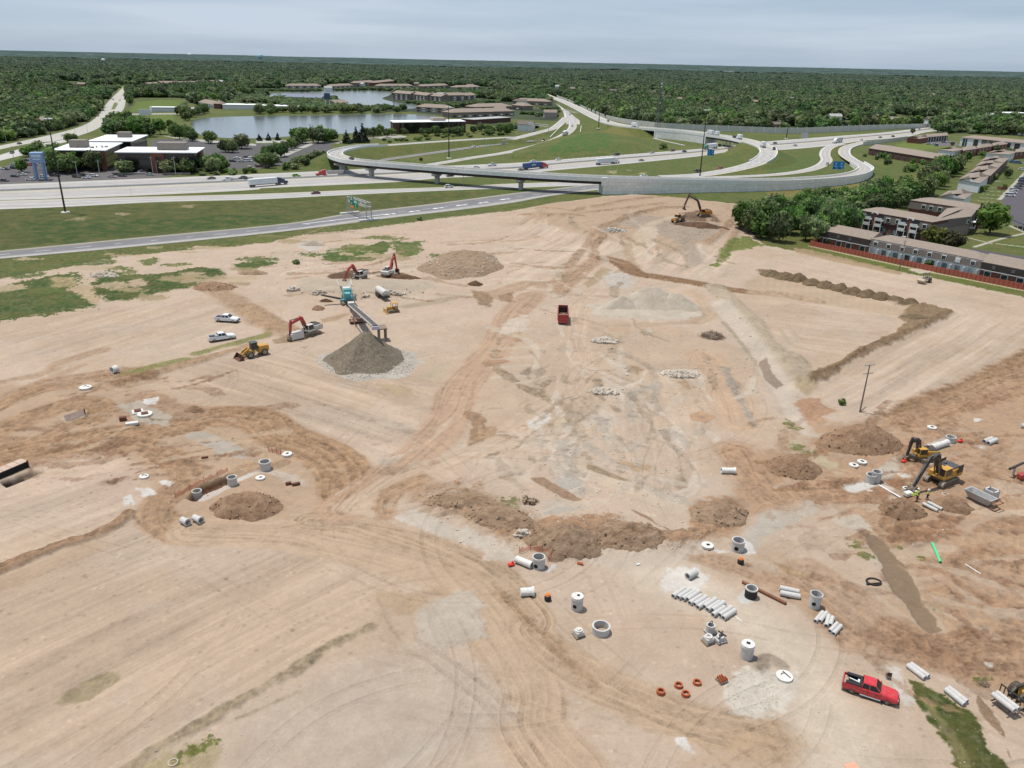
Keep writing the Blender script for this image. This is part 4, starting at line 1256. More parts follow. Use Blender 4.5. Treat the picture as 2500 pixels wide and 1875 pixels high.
t=(F1[kF1b+1]-F1[kF1b])
yw=math.atan2(t.y,t.x)
p=F1[kF1b]
mb=MB()
mb.box((p.x,p.y,p.z/2-1.2),(1.2,F1W+.4,p.z+.6),yw,.1)
mb.build('abutment',CONW,fly)
a0=near_e[0]
mb=MB()
mb.box((a0.x,a0.y,a0.z-1.0),(3.2,1.0,4.4),yw,.1)
mb.build('abutment',CONW,fly)
q0=F1[kF1a]
mb=MB()
t=F1[kF1a+1]-F1[kF1a-1]
mb.box((q0.x,q0.y,q0.z/2-1.6),(1.4,F1W,q0.z-1),math.atan2(t.y,t.x),.1)
mb.build('abutment',CONW,fly)
for x,y,s in((1010,1185,5),(1000,1035,7)):
 p=P('a1',x,y)
 mb=MB()
 mb.box((p.x,p.y,.35),(s,.7,1.0),.25,.08)
 o=mb.build('concrete_barrier',CONG)
 tag(o,'short grey concrete barrier block '+('beside a pier under the flyover' if s==5 else 'by the dark ramp inside the flyover loop'),'barrier')
br2=thing('bridge_ramp',(0,0,0),0,'curving concrete ramp with a dark bridge opening over the right of the highway','bridge')
centre('deck',F2,F2W,CONROAD,[(.06,.3,2,None),(.35,.22,1,DASH),(.65,.22,1,DASH),(.94,.3,1,None)],.06,kind=None,parent=br2)
kF2e=min(range(len(F2)),key=lambda i:(F2[i]-P('a2',2110,1055,2.5)).length)
kF2s=min(range(len(F2)),key=lambda i:(F2[i]-P('a2',830,708,6)).length)
parapet(F2[:kF2e],F2W/2,br2)
parapet(F2[kF2s:kF2e],-F2W/2,br2)
BDK=mat('dark_girder',(.06,.055,.05),.8,var=.2)  # dark grey-brown girder colour
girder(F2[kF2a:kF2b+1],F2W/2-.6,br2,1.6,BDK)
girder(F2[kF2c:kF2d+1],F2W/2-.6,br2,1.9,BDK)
W2=F2[kF2b:kF2c+1]
for off in(-F2W/2+.1,F2W/2-.6):
 e2=side(W2,off)
 wall_strip('retaining_wall',[p-Vector((0,0,.5))for p in e2],[Vector((p.x,p.y,-.8))for p in e2],.5,WALLM,br2)
for k in(kF2a,kF2b,kF2c,kF2d):
 p=F2[k]
 t=F2[k+1]-F2[k-1]
 mb=MB()
 mb.box((p.x,p.y,p.z/2-.8),(1.3,F2W+.3,p.z-.2),math.atan2(t.y,t.x),.1)
 mb.build('abutment',CONW,br2)
nb=len(F2[kF2c:kF2d])
for f in(.36,.68):
 k=kF2c+int(nb*f)
 p=F2[k]
 t=F2[k+1]-F2[k-1]
 yw=math.atan2(t.y,t.x)
 for s in(-4,0,4):
  mb=MB()
  mb.cyl((p.x-math.sin(yw)*s,p.y+math.cos(yw)*s,-.3),(p.x-math.sin(yw)*s,p.y+math.cos(yw)*s,p.z-2.2),.55,n=10)
  mb.build('pier',CONW,br2)
for pts in([(440,720),(330,832)],[(598,735),(590,790)]):
 l=resample(PL('a2',pts,.9),8)
 mb=MB()
 for a,c in zip(l[:-1],l[1:]):
  m=(a+c)/2
  mb.box((m.x,m.y,.9),((c-a).length+.02,.4,1.2),yaw(a,c))
 tag(mb.build('ramp_barrier',CONW),'low pale concrete barrier along the '+('inner' if pts[0][0]<500 else 'outer')+' edge of the branch highway','barrier')
# noise wall
NB=[P('a2',x,y)for x,y in((385,488),(480,524),(600,582),(700,625),(780,662),(880,690),(1000,716),(1150,738),(1300,757),(1500,768),(1700,777),(2000,788),(2211,797))]+[P('a3',x,y)for x,y in((250,800),(400,796),(700,781),(1000,766),(1230,757),(1400,745))]
NBH=[4.2,4.2,4.2,4.2,4.5,4.5,5,5.4,5.8,5.8,5.8,5.8,5.8,5.8,5.8,5.8,5.4,5,4]
nbw=thing('noise_wall',(0,0,0),0,'long pale concrete noise wall with posts between the highway and the wood','wall')
nl=smooth(NB,6)
nh=[]
for i in range(len(nl)):
 f=min(len(NBH)-1.001,i/6)
 nh.append(NBH[int(f)]*(1-f%1)+NBH[int(f)+1]*(f%1))
NWM=mat('noise_wall_panel',(.54,.525,.48),.92,var=.1,scale=.15)
for i in range(len(nl)-1):
 nl[i].z=gz(nl[i].x,nl[i].y)
wall_strip('panel',[p+Vector((0,0,h))for p,h in zip(nl,nh)],[p-Vector((0,0,.5))for p in nl],.25,NWM,nbw)
pm=MB().box((0,0,2.7),(.45,.55,6.2),0,.04).mesh('post',CONW)
for p in resample(nl,96):
 o=bpy.data.objects.new('post',pm)
 COL.objects.link(o)
 o.parent=nbw
 o.location=(p.x,p.y,p.z)
 k=min(range(len(nl)),key=lambda i:(nl[i]-p).length)
 o.scale=(1,1,(nh[k]+.25)/5.8)
 kk=min(k,len(nl)-2)
 o.rotation_euler.z=yaw(nl[kk],nl[kk+1])
nb2=[P('a3',x,y)for x,y in((820,905),(1000,880),(1200,852))]
g2=thing('noise_wall',(0,0,0),0,'short low grey wall between the right end of the highway and the lawn','wall')
l2=resample(nb2,10)
wall_strip('panel',[p+Vector((0,0,3.2))for p in l2],[p for p in l2],.25,NWM,g2)
# lakes
WATM=bpy.data.materials.new('lake_water')
WATM.use_nodes=True
nt=WATM.node_tree
b=nt.nodes['Principled BSDF']
b.inputs['Base Color'].default_value=(.15,.17,.165,1)
b.inputs['Roughness'].default_value=.12
b.inputs['Specular IOR Level'].default_value=.5
nn=node(nt,'ShaderNodeTexNoise')
nn.inputs['Scale'].default_value=.35
nn.inputs['Detail'].default_value=5
g_=node(nt,'ShaderNodeNewGeometry')
nt.links.new(g_.outputs['Position'],nn.inputs['Vector'])
bp=node(nt,'ShaderNodeBump')
bp.inputs['Strength'].default_value=.25
bp.inputs['Distance'].default_value=.5
nt.links.new(nn.outputs[0],bp.inputs['Height'])
nt.links.new(bp.outputs[0],b.inputs['Normal'])
for q in(LAKE1,LAKE2):
 sp_=smooth(q+[q[0]],5)[:-1]
 mb=MB()
 mb.add([Vector((p.x,p.y,.12))for p in sp_],[list(range(len(sp_)))])
 mb.build('lake',WATM,fix=False)['kind']='structure'
# masts, lamps, signs
def mast(t,bx,by,tx,ty,label,n=8):
 b_=PG(t,bx,by)
 h=height_to(b_,t,tx,ty)-b_.z
 o=thing('light_mast',b_,0,label,'light mast','tall light masts round the interchange')
 MB().cyl((0,0,0),(0,0,h),.42,.16,10).build('mast',POLEM,o)
 mb=MB()
 mb.ring(1.0,.8,h-.5,h-.2,12)
 for k in range(4):
  a=k*PI/2
  mb.box((math.cos(a)*.5,math.sin(a)*.5,h-.35),(1.1,.15,.15),a)
 rg=mb.build('lamp_ring',STEEL,o)
 for k in range(n):
  a=2*PI*k/n
  MB().box((math.cos(a)*1.35,math.sin(a)*1.35,h-.3),(1.0,.5,.3),a,.05).build('lamp',WHITEP,rg)
 MB().lathe([(0,.3),(1.6,.3),(1.8,0),(1.8,-.4)],16).build('base_pad',CON,o)
 return o
mast('a0',565,1480,415,665,'tall dark light mast on a round concrete pad in the grass at the left')
mast('a1',1667,1012,1660,565,'tall dark light mast in the grass inside the flyover loop')
mast('a2',748,755,766,420,'tall thin light mast beside the bridge ramp in front of the wood')
mast('a2',1622,1172,1690,592,'very tall double-looking light mast by the loop road, the one nearest the blue sign')
mast('a3',158,842,211,487,'tall light mast beside the noise wall at the far right of the highway')
LAMPP=MB().cyl((0,0,0),(0,0,9),.13,.08,8)
used_l=[]
lp=thing('street_lamp',(0,0,0),0,'x','street lamp')
LAMPP.build('pole',STEEL,lp)
MB().tube([(0,0,8.9),(.8,0,9.3),(1.6,0,9.35)],.06).build('arm',STEEL,lp)
MB().box((1.9,0,9.33),(.8,.3,.16),0,.04).build('lamp',WHITEP,lp)
for t,x,y,ty,lb in(('a0',58,882,742,'street lamp in front of the wood at the far left of the arterial road'),('a0',345,782,698,'street lamp at the wood edge left of the arterial bend'),('a0',460,800,755,'short street lamp between the arterial road and the wood'),('a0',250,868,824,'low street lamp on the kerb of the arterial road near its lower bend'),('a0',757,790,708,'street lamp on the right verge of the arterial bend'),('a0',650,800,750,'thin street lamp at the arterial junction above the white roofs'),('a0',130,1070,905,'street lamp on the grass above the left car park'),('a1',1148,920,838,'street lamp where the flyover leaves its embankment'),('a1',1483,1062,1000,'small lamp post on the verge between two ramps'),('a1',1990,980,845,'lamp post on the grass above the pale ramp'),('a1',958,1328,1292,'little lamp post in the grass strip above the overhead sign'),('a1',1792,1250,1075,'lamp post standing beside the highway under the flyover'),('a1',500,985,890,'lamp post in the dark car park beside the flyover bend'),('a1',708,860,762,'lamp post at the end of the lake car park'),('a0',1955,1110,1010,'lamp post between the white roofed offices and the car park'),('a0',1362,1165,1040,'twin car park lamp in front of the brick entrance piers'),('a0',970,850,770,'lamp post behind the rear white roof'),('a0',1135,1340,1270,'lone lamp post on the grass wedge between the carriageways')):
 b_=PG(t,x,y)
 h=height_to(b_,t,x,ty)-b_.z
 put(lp,used_l,b_,random.uniform(0,6.28),lb,'street lamp','street lamps along the roads and car parks',max(.25,h/9.4))
SGREEN=mat('sign_green',(.012,.19,.11),.5,var=.06)
SBLUE=mat('sign_blue',(.02,.17,.42),.5,var=.06)
SORANGE=mat('sign_orange',(.75,.3,.03),.5,var=.06)
SWHITE=mat('sign_white',(.75,.8,.78),.5,var=.05)
def overhead_sign():
 """box truss across the exit road with two green panels"""
 fl,fl2=P('g',285,1015),P('g',520,1035)
 fr,fr2=P('g',1065,1325),P('g',1300,1300)
 mid=(fl+fl2+fr+fr2)/4
 L0,R0_=(fl+fl2)/2,(fr+fr2)/2
 h=height_to(fl,'g',262,300)
 ax=(R0_-L0).normalized()
 dp=Vector((-ax.y,ax.x,0))
 if dp.x<0:
  dp=-dp
 W_=(R0_-L0).length
 o=thing('overhead_sign',(L0.x,L0.y,0),yaw(L0,R0_),'steel truss gantry over the exit road with two green panels and an orange tab','road sign')
 D=2.4
 for x in(0,W_):
  mb=MB()
  for y in(-D/2,D/2):
   mb.cyl((x,y,0),(x,y,h),.2,n=8)
  z=.8
  while z<h-3:
   mb.cyl((x,-D/2,z),(x,D/2,z),.07,n=5)
   mb.cyl((x,-D/2,z),(x,D/2,z+1.6),.06,n=5)
   z+=1.6
  mb.build('post',STEEL,o)
  MB().box((x,0,.15),(1.6,9,1.3),0,.1).build('footing',CON,o)
 mb=MB()
 z0,z1=h-2.0,h-.1
 for y in(-D/2+.3,D/2-.3):
  for z in(z0,z1):
   mb.cyl((-.3,y,z),(W_+.3,y,z),.12,n=6)
  k=int(W_/2)
  for i in range(k):
   a,c=W_*i/k,W_*(i+1)/k
   mb.cyl((a,y,z0 if i%2 else z1),(c,y,z1 if i%2 else z0),.07,n=5)
 for i in range(int(W_/2)+1):
  x=W_*i/int(W_/2)
  for z in(z0,z1):
   mb.cyl((x,-D/2+.3,z),(x,D/2-.3,z),.06,n=5)
 mb.build('truss',mat('pale_steel',(.55,.56,.54),.5,.3,var=.1),o)
 fy=-D/2+.05 if(Matrix.Rotation(yaw(L0,R0_),3,'Z')@Vector((0,-1,0))).x<0 else D/2-.05
 s=-1 if fy<0 else 1
 for x0,x1,b0,t0,tab in((W_*.20,W_*.36,h-3.0,h+.8,True),(W_*.37,W_*.60,h-3.3,h-.3,False)):
  xm,wd=(x0+x1)/2,x1-x0
  pn=MB().box((xm,fy+s*.12,(b0+t0)/2),(wd,.1,t0-b0),0,.02).build('panel',SGREEN,o)
  mb=MB()
  mb.box((xm,fy+s*.19,t0-.55),(wd*.55,.02,.45))
  mb.box((xm,fy+s*.19,t0-1.35 if tab else t0-1.1),(wd*.7,.02,.35))
  mb.prism([(xm-.16,b0+.35),(xm+.16,b0+.35),(xm+.16,b0+.75),(xm+.42,b0+.75),(xm,b0+1.25),(xm-.42,b0+.75),(xm-.16,b0+.75)],fy+s*.19,fy+s*.2)
  mb.build('lettering',SWHITE,pn)
  if tab:
   MB().box((xm+.15,fy+s*.14,b0-.5),(wd,.1,.95),0,.02).build('tab',SORANGE,pn)
overhead_sign()
def blue_sign(t,x,y,tx0,ty0,tx1,ty1,label):
 b_=PG(t,x,y)
 top=height_to(b_,t,(tx0+tx1)/2,ty0)-b_.z
 bot=height_to(b_,t,(tx0+tx1)/2,ty1)-b_.z
 wd=(P(t,tx1,y)-P(t,tx0,y)).length
 o=thing('blue_sign',b_,0,label,'road sign')
 for s in(-.28,.28):
  MB().box((wd*s,.15,top/2),(.16,.16,top),0,.02).build('post',STEEL,o)
 pn=MB().box((0,0,(top+bot)/2),(wd,.12,top-bot),0,.02).build('panel',SBLUE,o)
 BL,DB_=mat('sign_light',(.22,.55,.85),.5),mat('sign_dark',(.01,.03,.1),.5)
 mb=MB()
 hh=top-bot
 for s in(-1,1):
  mb.mi=0
  mb.box((s*wd*.25,-.075,top-hh*.3),(wd*.13,.03,hh*.2))
  mb.box((s*wd*.25,-.075,top-hh*.62),(wd*.3,.03,hh*.1))
  mb.box((s*wd*.25+wd*.08,-.075,top-hh*.85),(wd*.12,.03,hh*.1))
  mb.mi=1
  mb.box((s*wd*.25-wd*.1,-.077,top-hh*.85),(wd*.17,.03,hh*.18))
 mb.box((0,-.078,(top+bot)/2),(.1,.03,hh*.95))
 mb.build('lettering',[BL,DB_],pn)
blue_sign('a3',595,1165,555,1040,645,1108,'blue double panel service sign on the grass inside the right ramp bend')
blue_sign('a2',1710,1028,1686,938,1740,988,'blue double panel service sign on the grass beside the loop and the tall mast')
for t,x,y,x0,x1,y0,y1,lb in(('a2',225,800,135,315,705,738,'thin lattice gantry with a sign back over the left ramp'),('a2',505,625,440,575,593,610,'overhead gantry across the far branch highway')):
 l,r=PG(t,x0,y-12),PG(t,x1,y-4)
 h=height_to(l,t,x0,y0)
 o=thing('sign_gantry',(l.x,l.y,l.z),yaw(l,r),lb,'sign gantry')
 W_=(r-l).length
 for xx in(0,W_):
  MB().cyl((xx,0,0),(xx,0,h),.18,n=8).build('post',STEEL,o)
 mb=MB()
 for zz in(h-1.6,h):
  for yy in(-.5,.5):
   mb.cyl((0,yy,zz),(W_,yy,zz),.1,n=5)
 k=max(4,int(W_/1.8))
 for i in range(k):
  for yy in(-.5,.5):
   mb.cyl((W_*i/k,yy,h-1.6 if i%2 else h),(W_*(i+1)/k,yy,h if i%2 else h-1.6),.06,n=4)
 mb.build('truss',mat('pale_steel',(.55,.56,.54),.5,.3,var=.1),o)
p=PG('a3',310,855)
o=thing('road_sign',p,0,'grey back of a large road sign beside the noise wall','road sign')
MB().box((0,0,4.2),(6,.15,4.4),0,.03).build('panel',STEEL,o)
for s in(-2,2):
 MB().box((s,.15,2),(.2,.2,4.2)).build('post',STEEL,o)
p=PG('a1',2138,915)
o=thing('road_sign',p,0,'small grey sign back on posts beside the pale left ramp','road sign')
MB().box((0,0,3.4),(3.2,.15,3.4),0,.03).build('panel',STEEL,o)
for s in(-1,1):
 MB().box((s,.15,1.6),(.16,.16,3.4)).build('post',STEEL,o)
p=PG('a2',1255,760)
h=height_to(p,'a2',1283,322)-p.z
o=thing('radio_tower',p,.3,'tall lattice radio tower rising in front of the wood behind the bridge ramp','tower')
mb=MB()
for a in range(3):
 t0,t1=a*2.094,(a+1)*2.094
 def leg(z,t):
  r=3.0*(1-z/h)+.45
  return Vector((math.cos(t)*r,math.sin(t)*r,z))
 k=22
 for i in range(k):
  z0,z1=h*i/k,h*(i+1)/k
  mb.cyl(leg(z0,t0),leg(z1,t0),.17,n=5)
  mb.cyl(leg(z0,t0),leg(z1,t1),.09,n=4)
  mb.cyl(leg(z0,t1),leg(z1,t0),.09,n=4)
  mb.cyl(leg(z1,t0),leg(z1,t1),.08,n=4)
mb.build('lattice',mat('tower_steel',(.16,.15,.15),.5,.4),o)
for z,s in((h*.9,1.2),(h*.84,1.0),(h*.52,.8),(h*.97,.7)):
 mb=MB()
 M=Matrix.Rotation(PI/2,4,'X')
 mb.lathe([(0,-.3),(s*.7,-.15),(s,.25),(s,.3)],12,(0,-1.4,z),M=M)
 mb.build('dish',WHITEP,o)
p=PG('a1',1810,352)
h=height_to(p,'a1',1812,278)
o=thing('power_pylon',(p.x,p.y,p.z),0,'far lattice power pylon standing in the wood behind the lake flats','pylon')
mb=MB()
for sx,sy in((1,1),(1,-1),(-1,1),(-1,-1)):
 mb.cyl((sx*h*.12,sy*h*.12,0),(sx*.6,sy*.6,h),.35,n=4)
for i in range(9):
 z0,z1=h*i/9,h*(i+1)/9
 r0,r1=h*.12*(1-i/9)+.6,h*.12*(1-(i+1)/9)+.6
 for s in(1,-1):
  mb.cyl((-r0,s*r0,z0),(r1,s*r1,z1),.2,n=4)
  mb.cyl((r0,s*r0,z0),(-r1,s*r1,z1),.2,n=4)
mb.build('lattice',STEEL,o)
mb=MB()
for z,w_ in((h*.72,h*.2),(h*.86,h*.16)):
 mb.box((0,0,z),(w_*2,.6,.5))
mb.build('crossarm',STEEL,o)
# foliage
def leaf_mat(name,dark,mid,light,dry=None):
 m=bpy.data.materials.new(name)
 m.use_nodes=True
 nt=m.node_tree
 b=nt.nodes['Principled BSDF']
 b.inputs['Roughness'].default_value=.75
 b.inputs['Specular IOR Level'].default_value=.2
 a=node(nt,'ShaderNodeAttribute',attribute_name='leaf')
 oi=node(nt,'ShaderNodeObjectInfo')
 g=node(nt,'ShaderNodeNewGeometry')
 n=node(nt,'ShaderNodeTexNoise')
 n.inputs['Scale'].default_value=.012
 n.inputs['Detail'].default_value=5
 nt.links.new(g.outputs['Position'],n.inputs['Vector'])
 rp=node(nt,'ShaderNodeValToRGB')
 e=rp.color_ramp.elements
 e[0].position,e[0].color=0,(*dark,1)
 e[1].position,e[1].color=1,(*light,1)
 k=e.new(.5)
 k.color=(*mid,1)
 ad=node(nt,'ShaderNodeMath',operation='MULTIPLY_ADD')
 nt.links.new(oi.outputs['Random'],ad.inputs[0])
 ad.inputs[1].default_value=.66
 ad.inputs[2].default_value=-.33
 ad2=node(nt,'ShaderNodeMath',operation='ADD')
 nt.links.new(a.outputs['Fac'],ad2.inputs[0])
 nt.links.new(ad.outputs[0],ad2.inputs[1])
 nt.links.new(ad2.outputs[0],rp.inputs[0])
 hs=node(nt,'ShaderNodeHueSaturation')
 mr=node(nt,'ShaderNodeMapRange')
 for i,v in zip((1,2,3,4),(.3,.7,.455,.525)):
  mr.inputs[i].default_value=v
 nt.links.new(n.outputs[0],mr.inputs[0])
 m3=node(nt,'ShaderNodeMath',operation='MULTIPLY_ADD')
 nt.links.new(oi.outputs['Random'],m3.inputs[0])
 m3.inputs[1].default_value=7.31
 m3.inputs[2].default_value=0
 fr=node(nt,'ShaderNodeMath',operation='FRACT')
 nt.links.new(m3.outputs[0],fr.inputs[0])
 m4=node(nt,'ShaderNodeMath',operation='MULTIPLY_ADD')
 nt.links.new(fr.outputs[0],m4.inputs[0])
 m4.inputs[1].default_value=.05
 nt.links.new(mr.outputs[0],m4.inputs[2])
 nt.links.new(m4.outputs[0],hs.inputs['Hue'])
 sat=node(nt,'ShaderNodeMapRange')
 for i,v in zip((1,2,3,4),(0,1,.68,1.08)):
  sat.inputs[i].default_value=v
 nt.links.new(fr.outputs[0],sat.inputs[0])
 nt.links.new(sat.outputs[0],hs.inputs['Saturation'])
 nt.links.new(rp.outputs[0],hs.inputs['Color'])
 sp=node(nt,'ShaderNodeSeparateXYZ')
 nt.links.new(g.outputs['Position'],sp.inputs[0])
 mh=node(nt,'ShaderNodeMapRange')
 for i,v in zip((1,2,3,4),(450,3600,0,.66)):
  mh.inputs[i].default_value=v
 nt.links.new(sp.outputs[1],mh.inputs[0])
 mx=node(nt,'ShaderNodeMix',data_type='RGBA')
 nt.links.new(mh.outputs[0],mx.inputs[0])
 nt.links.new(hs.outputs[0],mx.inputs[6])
 mx.inputs[7].default_value=(.105,.145,.12,1)  # distance haze painted into the leaf colour, growing with world y
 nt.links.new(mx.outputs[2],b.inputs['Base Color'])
 tr=node(nt,'ShaderNodeBsdfTranslucent')
 nt.links.new(mx.outputs[2],tr.inputs['Color'])
 ms=node(nt,'ShaderNodeMixShader')
 ms.inputs[0].default_value=.34
 nt.links.new(b.outputs[0],ms.inputs[1])
 nt.links.new(tr.outputs[0],ms.inputs[2])
 nt.links.new(ms.outputs[0],nt.nodes['Material Output'].inputs[0])
 return m
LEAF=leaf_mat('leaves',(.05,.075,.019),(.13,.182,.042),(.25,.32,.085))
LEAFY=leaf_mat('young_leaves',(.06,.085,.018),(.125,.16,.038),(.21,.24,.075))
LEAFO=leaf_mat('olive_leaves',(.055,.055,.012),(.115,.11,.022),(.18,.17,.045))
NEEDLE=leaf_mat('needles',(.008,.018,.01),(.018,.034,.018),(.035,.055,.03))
BARK=mat('bark',(.085,.065,.05),.95,var=.3,scale=4)
def crown_mesh(name,seed,m,shape='round',nc=30,per=22,leaf=.2,core=(.55,.86)):
 """leaf-sized faces gathered in clumps through the crown, radius about 1, resting at z 0"""
 r=random.Random(seed)
 vs,fs,tone=[],[],[]
 cl=[]
 for i in range(nc):
  for _ in range(40):
   if shape=='cone':
    z=r.random()**1.4
    q=1-z
    a=r.uniform(0,6.283)
    rr=q*r.uniform(.45,.95)
    c=Vector((rr*math.cos(a),rr*math.sin(a),z*3.0+.15))
    s=.16+.22*q
   else:
    d=Vector((r.gauss(0,1),r.gauss(0,1),r.gauss(0,1))).normalized()
    rad=r.uniform(.35,.8)
    c=Vector((d.x*rad,d.y*rad,(d.z*rad*(.72 if shape=='round' else 1.15)+(.75 if shape=='round' else 1.1))))
    s=r.uniform(.24,.44)
   if all((c-k[0]).length>.26 for k in cl):
    break
  cl.append((c,s,r.uniform(.1,.9)))
 ctr=Vector((0,0,.7 if shape=='round' else 1.1))
 for c,s,t in cl:
  vv,ff=ICO[1]
  o=len(vs)
  for p in vv:
   vs.append(c+Vector(p)*s*r.uniform(*core))
  for f in ff:
   fs.append([i+o for i in f])
   tone.append(t*.55+r.uniform(-.05,.15))  # core faces toned darker, putting the crown's inner shade into colour
  for k in range(per):
   d=Vector((r.gauss(0,1),r.gauss(0,1),r.gauss(.35,1))).normalized()
   p=c+d*s*r.uniform(.75,1.2)
   nrm=(d+Vector((r.gauss(0,.5),r.gauss(0,.5),r.gauss(0,.5)))).normalized()
   u=nrm.orthogonal().normalized()
   a=r.uniform(0,6.283)
   w_=nrm.cross(u)
   u2=u*math.cos(a)+w_*math.sin(a)
   w2=nrm.cross(u2)
   e=leaf*r.uniform(.5,1.1)
   o=len(vs)
   vs+=[p-u2*e,p+w2*e*.55+nrm*e*.2,p+u2*e,p-w2*e*.55-nrm*e*.1]
   fs.append([o,o+1,o+2,o+3])
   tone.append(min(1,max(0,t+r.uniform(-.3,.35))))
 me=bpy.data.meshes.new(name)
 me.from_pydata([tuple(v)for v in vs],[],fs)
 at=me.attributes.new('leaf','FLOAT','FACE')
 at.data.foreach_set('value',tone)
 me.materials.append(m)
 return me
def trunk_mesh(name,seed,hgt=1.0):
 r=random.Random(seed)
 mb=MB()
 mb.cyl((0,0,-.12),(r.uniform(-.03,.03),r.uniform(-.03,.03),.75),.075,.045,7)
 for k in range(5):
  a=k*1.257+r.uniform(-.4,.4)
  z=r.uniform(.35,.72)
  mb.cyl((0,0,z),(math.cos(a)*.5,math.sin(a)*.5,z+r.uniform(.3,.55)),.035,.012,5)
 return mb.mesh(name,BARK)
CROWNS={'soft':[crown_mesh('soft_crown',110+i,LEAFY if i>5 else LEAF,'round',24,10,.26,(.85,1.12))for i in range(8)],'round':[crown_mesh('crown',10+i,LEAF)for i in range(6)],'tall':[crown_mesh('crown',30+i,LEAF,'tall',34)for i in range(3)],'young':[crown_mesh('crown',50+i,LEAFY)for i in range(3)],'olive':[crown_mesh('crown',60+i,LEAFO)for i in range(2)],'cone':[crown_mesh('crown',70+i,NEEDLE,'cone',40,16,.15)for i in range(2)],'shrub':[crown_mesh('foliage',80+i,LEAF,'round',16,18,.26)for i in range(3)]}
TRUNKS=[trunk_mesh('trunk',i)for i in range(3)]
rt=random.Random(99)
NTREE=[0]
def tree(p,r,h,label,group,shape='round',name='tree',cat='tree'):
 """one tree: crown radius r, total height h"""
 o=thing(name,p,rt.uniform(0,6.28),label,cat,group)
 me=rt.choice(CROWNS[shape])
 c=bpy.data.objects.new('foliage' if name=='shrub' else 'crown',me)
 COL.objects.link(c)
 c.parent=o
 mh={'soft':1.5,'round':1.5,'tall':2.3,'young':1.5,'olive':1.5,'cone':3.2,'shrub':1.5}[shape]
 base=0 if shape in('shrub','cone')else h*.14
 c.location=(0,0,base-(.05*h if shape=='shrub' else 0))
 c.scale=(r,r*rt.uniform(.85,1.15),(h-base)/mh)
 if shape!='shrub':
  t=bpy.data.objects.new('trunk',rt.choice(TRUNKS))
  COL.objects.link(t)
  t.parent=o
  t.scale=(r*.85,r*.85,h*.62)
 NTREE[0]+=1
 return o
def scatter(pts,n,dmin,seed):
 """n points at least dmin apart inside a plan outline"""
 r=random.Random(seed)
 xs_,ys_=[p.x for p in pts],[p.y for p in pts]
 pl=[(p.x,p.y)for p in pts]
 out=[]
 for _ in range(n*60):
  x,y=r.uniform(min(xs_),max(xs_)),r.uniform(min(ys_),max(ys_))
  if not inpoly(np.array([x]),np.array([y]),pl)[0]:
   continue
  if any((x-q.x)**2+(y-q.y)**2<dmin*dmin for q in out):
   continue
  out.append(Vector((x,y,gz(x,y))))
  if len(out)>=n:
   break
 return out
def grove(t,pts,n,dmin,seed,r0,r1,h0,h1,label,group,shapes=('round',),name='tree',cat='tree'):
 for p in scatter(PL(t,pts),n,dmin,seed):
  tree(p,rt.uniform(r0,r1),rt.uniform(h0,h1),label,group,rt.choice(shapes),name,cat)
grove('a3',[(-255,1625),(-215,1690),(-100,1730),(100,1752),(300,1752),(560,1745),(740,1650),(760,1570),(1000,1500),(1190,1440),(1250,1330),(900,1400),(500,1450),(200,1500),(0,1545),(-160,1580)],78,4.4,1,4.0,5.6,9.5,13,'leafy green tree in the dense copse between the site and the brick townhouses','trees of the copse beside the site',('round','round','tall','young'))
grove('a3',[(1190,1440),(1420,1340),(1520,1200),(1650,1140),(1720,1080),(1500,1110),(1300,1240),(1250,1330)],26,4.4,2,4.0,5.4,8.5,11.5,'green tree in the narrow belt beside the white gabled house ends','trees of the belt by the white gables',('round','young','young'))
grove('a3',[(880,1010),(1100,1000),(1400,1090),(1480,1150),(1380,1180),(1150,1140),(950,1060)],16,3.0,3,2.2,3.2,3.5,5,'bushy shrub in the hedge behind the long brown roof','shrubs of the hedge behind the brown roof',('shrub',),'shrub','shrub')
tree(PG('b3',1945,225),6.2,13.5,'large full green tree standing on the lawn at the end of the mansard flats',None)
for x,y,r,h in((1520,330,5.2,8),(1650,350,4.6,7)):
 tree(PG('b3',x,y),r,h,('broad olive tree behind the long brown roof, the '+('left' if x<1600 else 'right')+' of the pair'),None,'olive')
tree(PG('a3',2065,1185),2.6,6.5,'small dark tree alone on the striped lawn beside the parked cars',None)
tree(PG('a3',1860,905),2.8,6,'yellow-green small tree in front of the white balcony block',None,'young')
tree(PG('a3',1590,905),2.2,3.5,'small dark red-brown tree by the parking lot of the red hall',None,'olive')
tree(PG('a3',1245,805),2.6,6.5,'dark tree at the left gable of the red hall',None,'tall')
tree(PG('a3',715,1440),3.4,9.5,'thin half-bare tree standing above the left of the copse',None,'olive')
tree(PG('b3',960,355),1.4,3.8,'small pointed conifer by the red fence of the long townhouse',None,'cone','conifer','conifer')
for x,y,r,h,lb in((700,305,1.6,2.6,'rounded shrub inside the red fence near the left end of the townhouse'),(1160,380,1.2,2.2,'shrub behind the red fence under the second white dormer'),(1480,470,1.6,2.2,'spreading shrub in the fenced yard below the middle dormers'),(1380,440,1.2,1.8,'low shrub in the fenced yard left of the spreading one'),(1630,490,1.3,1.8,'low shrub in the fenced yard below the blank dormer'),(1735,510,1.3,2,'shrub in the fenced yard near the last dormer'),(1830,525,1.2,2,'shrub at the corner where the dark townhouse end begins'),(940,165,1.5,2.6,'shrub at the left corner of the balcony flats'),(1375,245,1.5,2.4,'shrub by the right balcony stack of the flats'),(1160,215,1.5,1.4,'low shrub in front of the balcony flats')):
 tree(PG('b3',x,y),r,h,lb,None,'shrub','shrub','shrub')
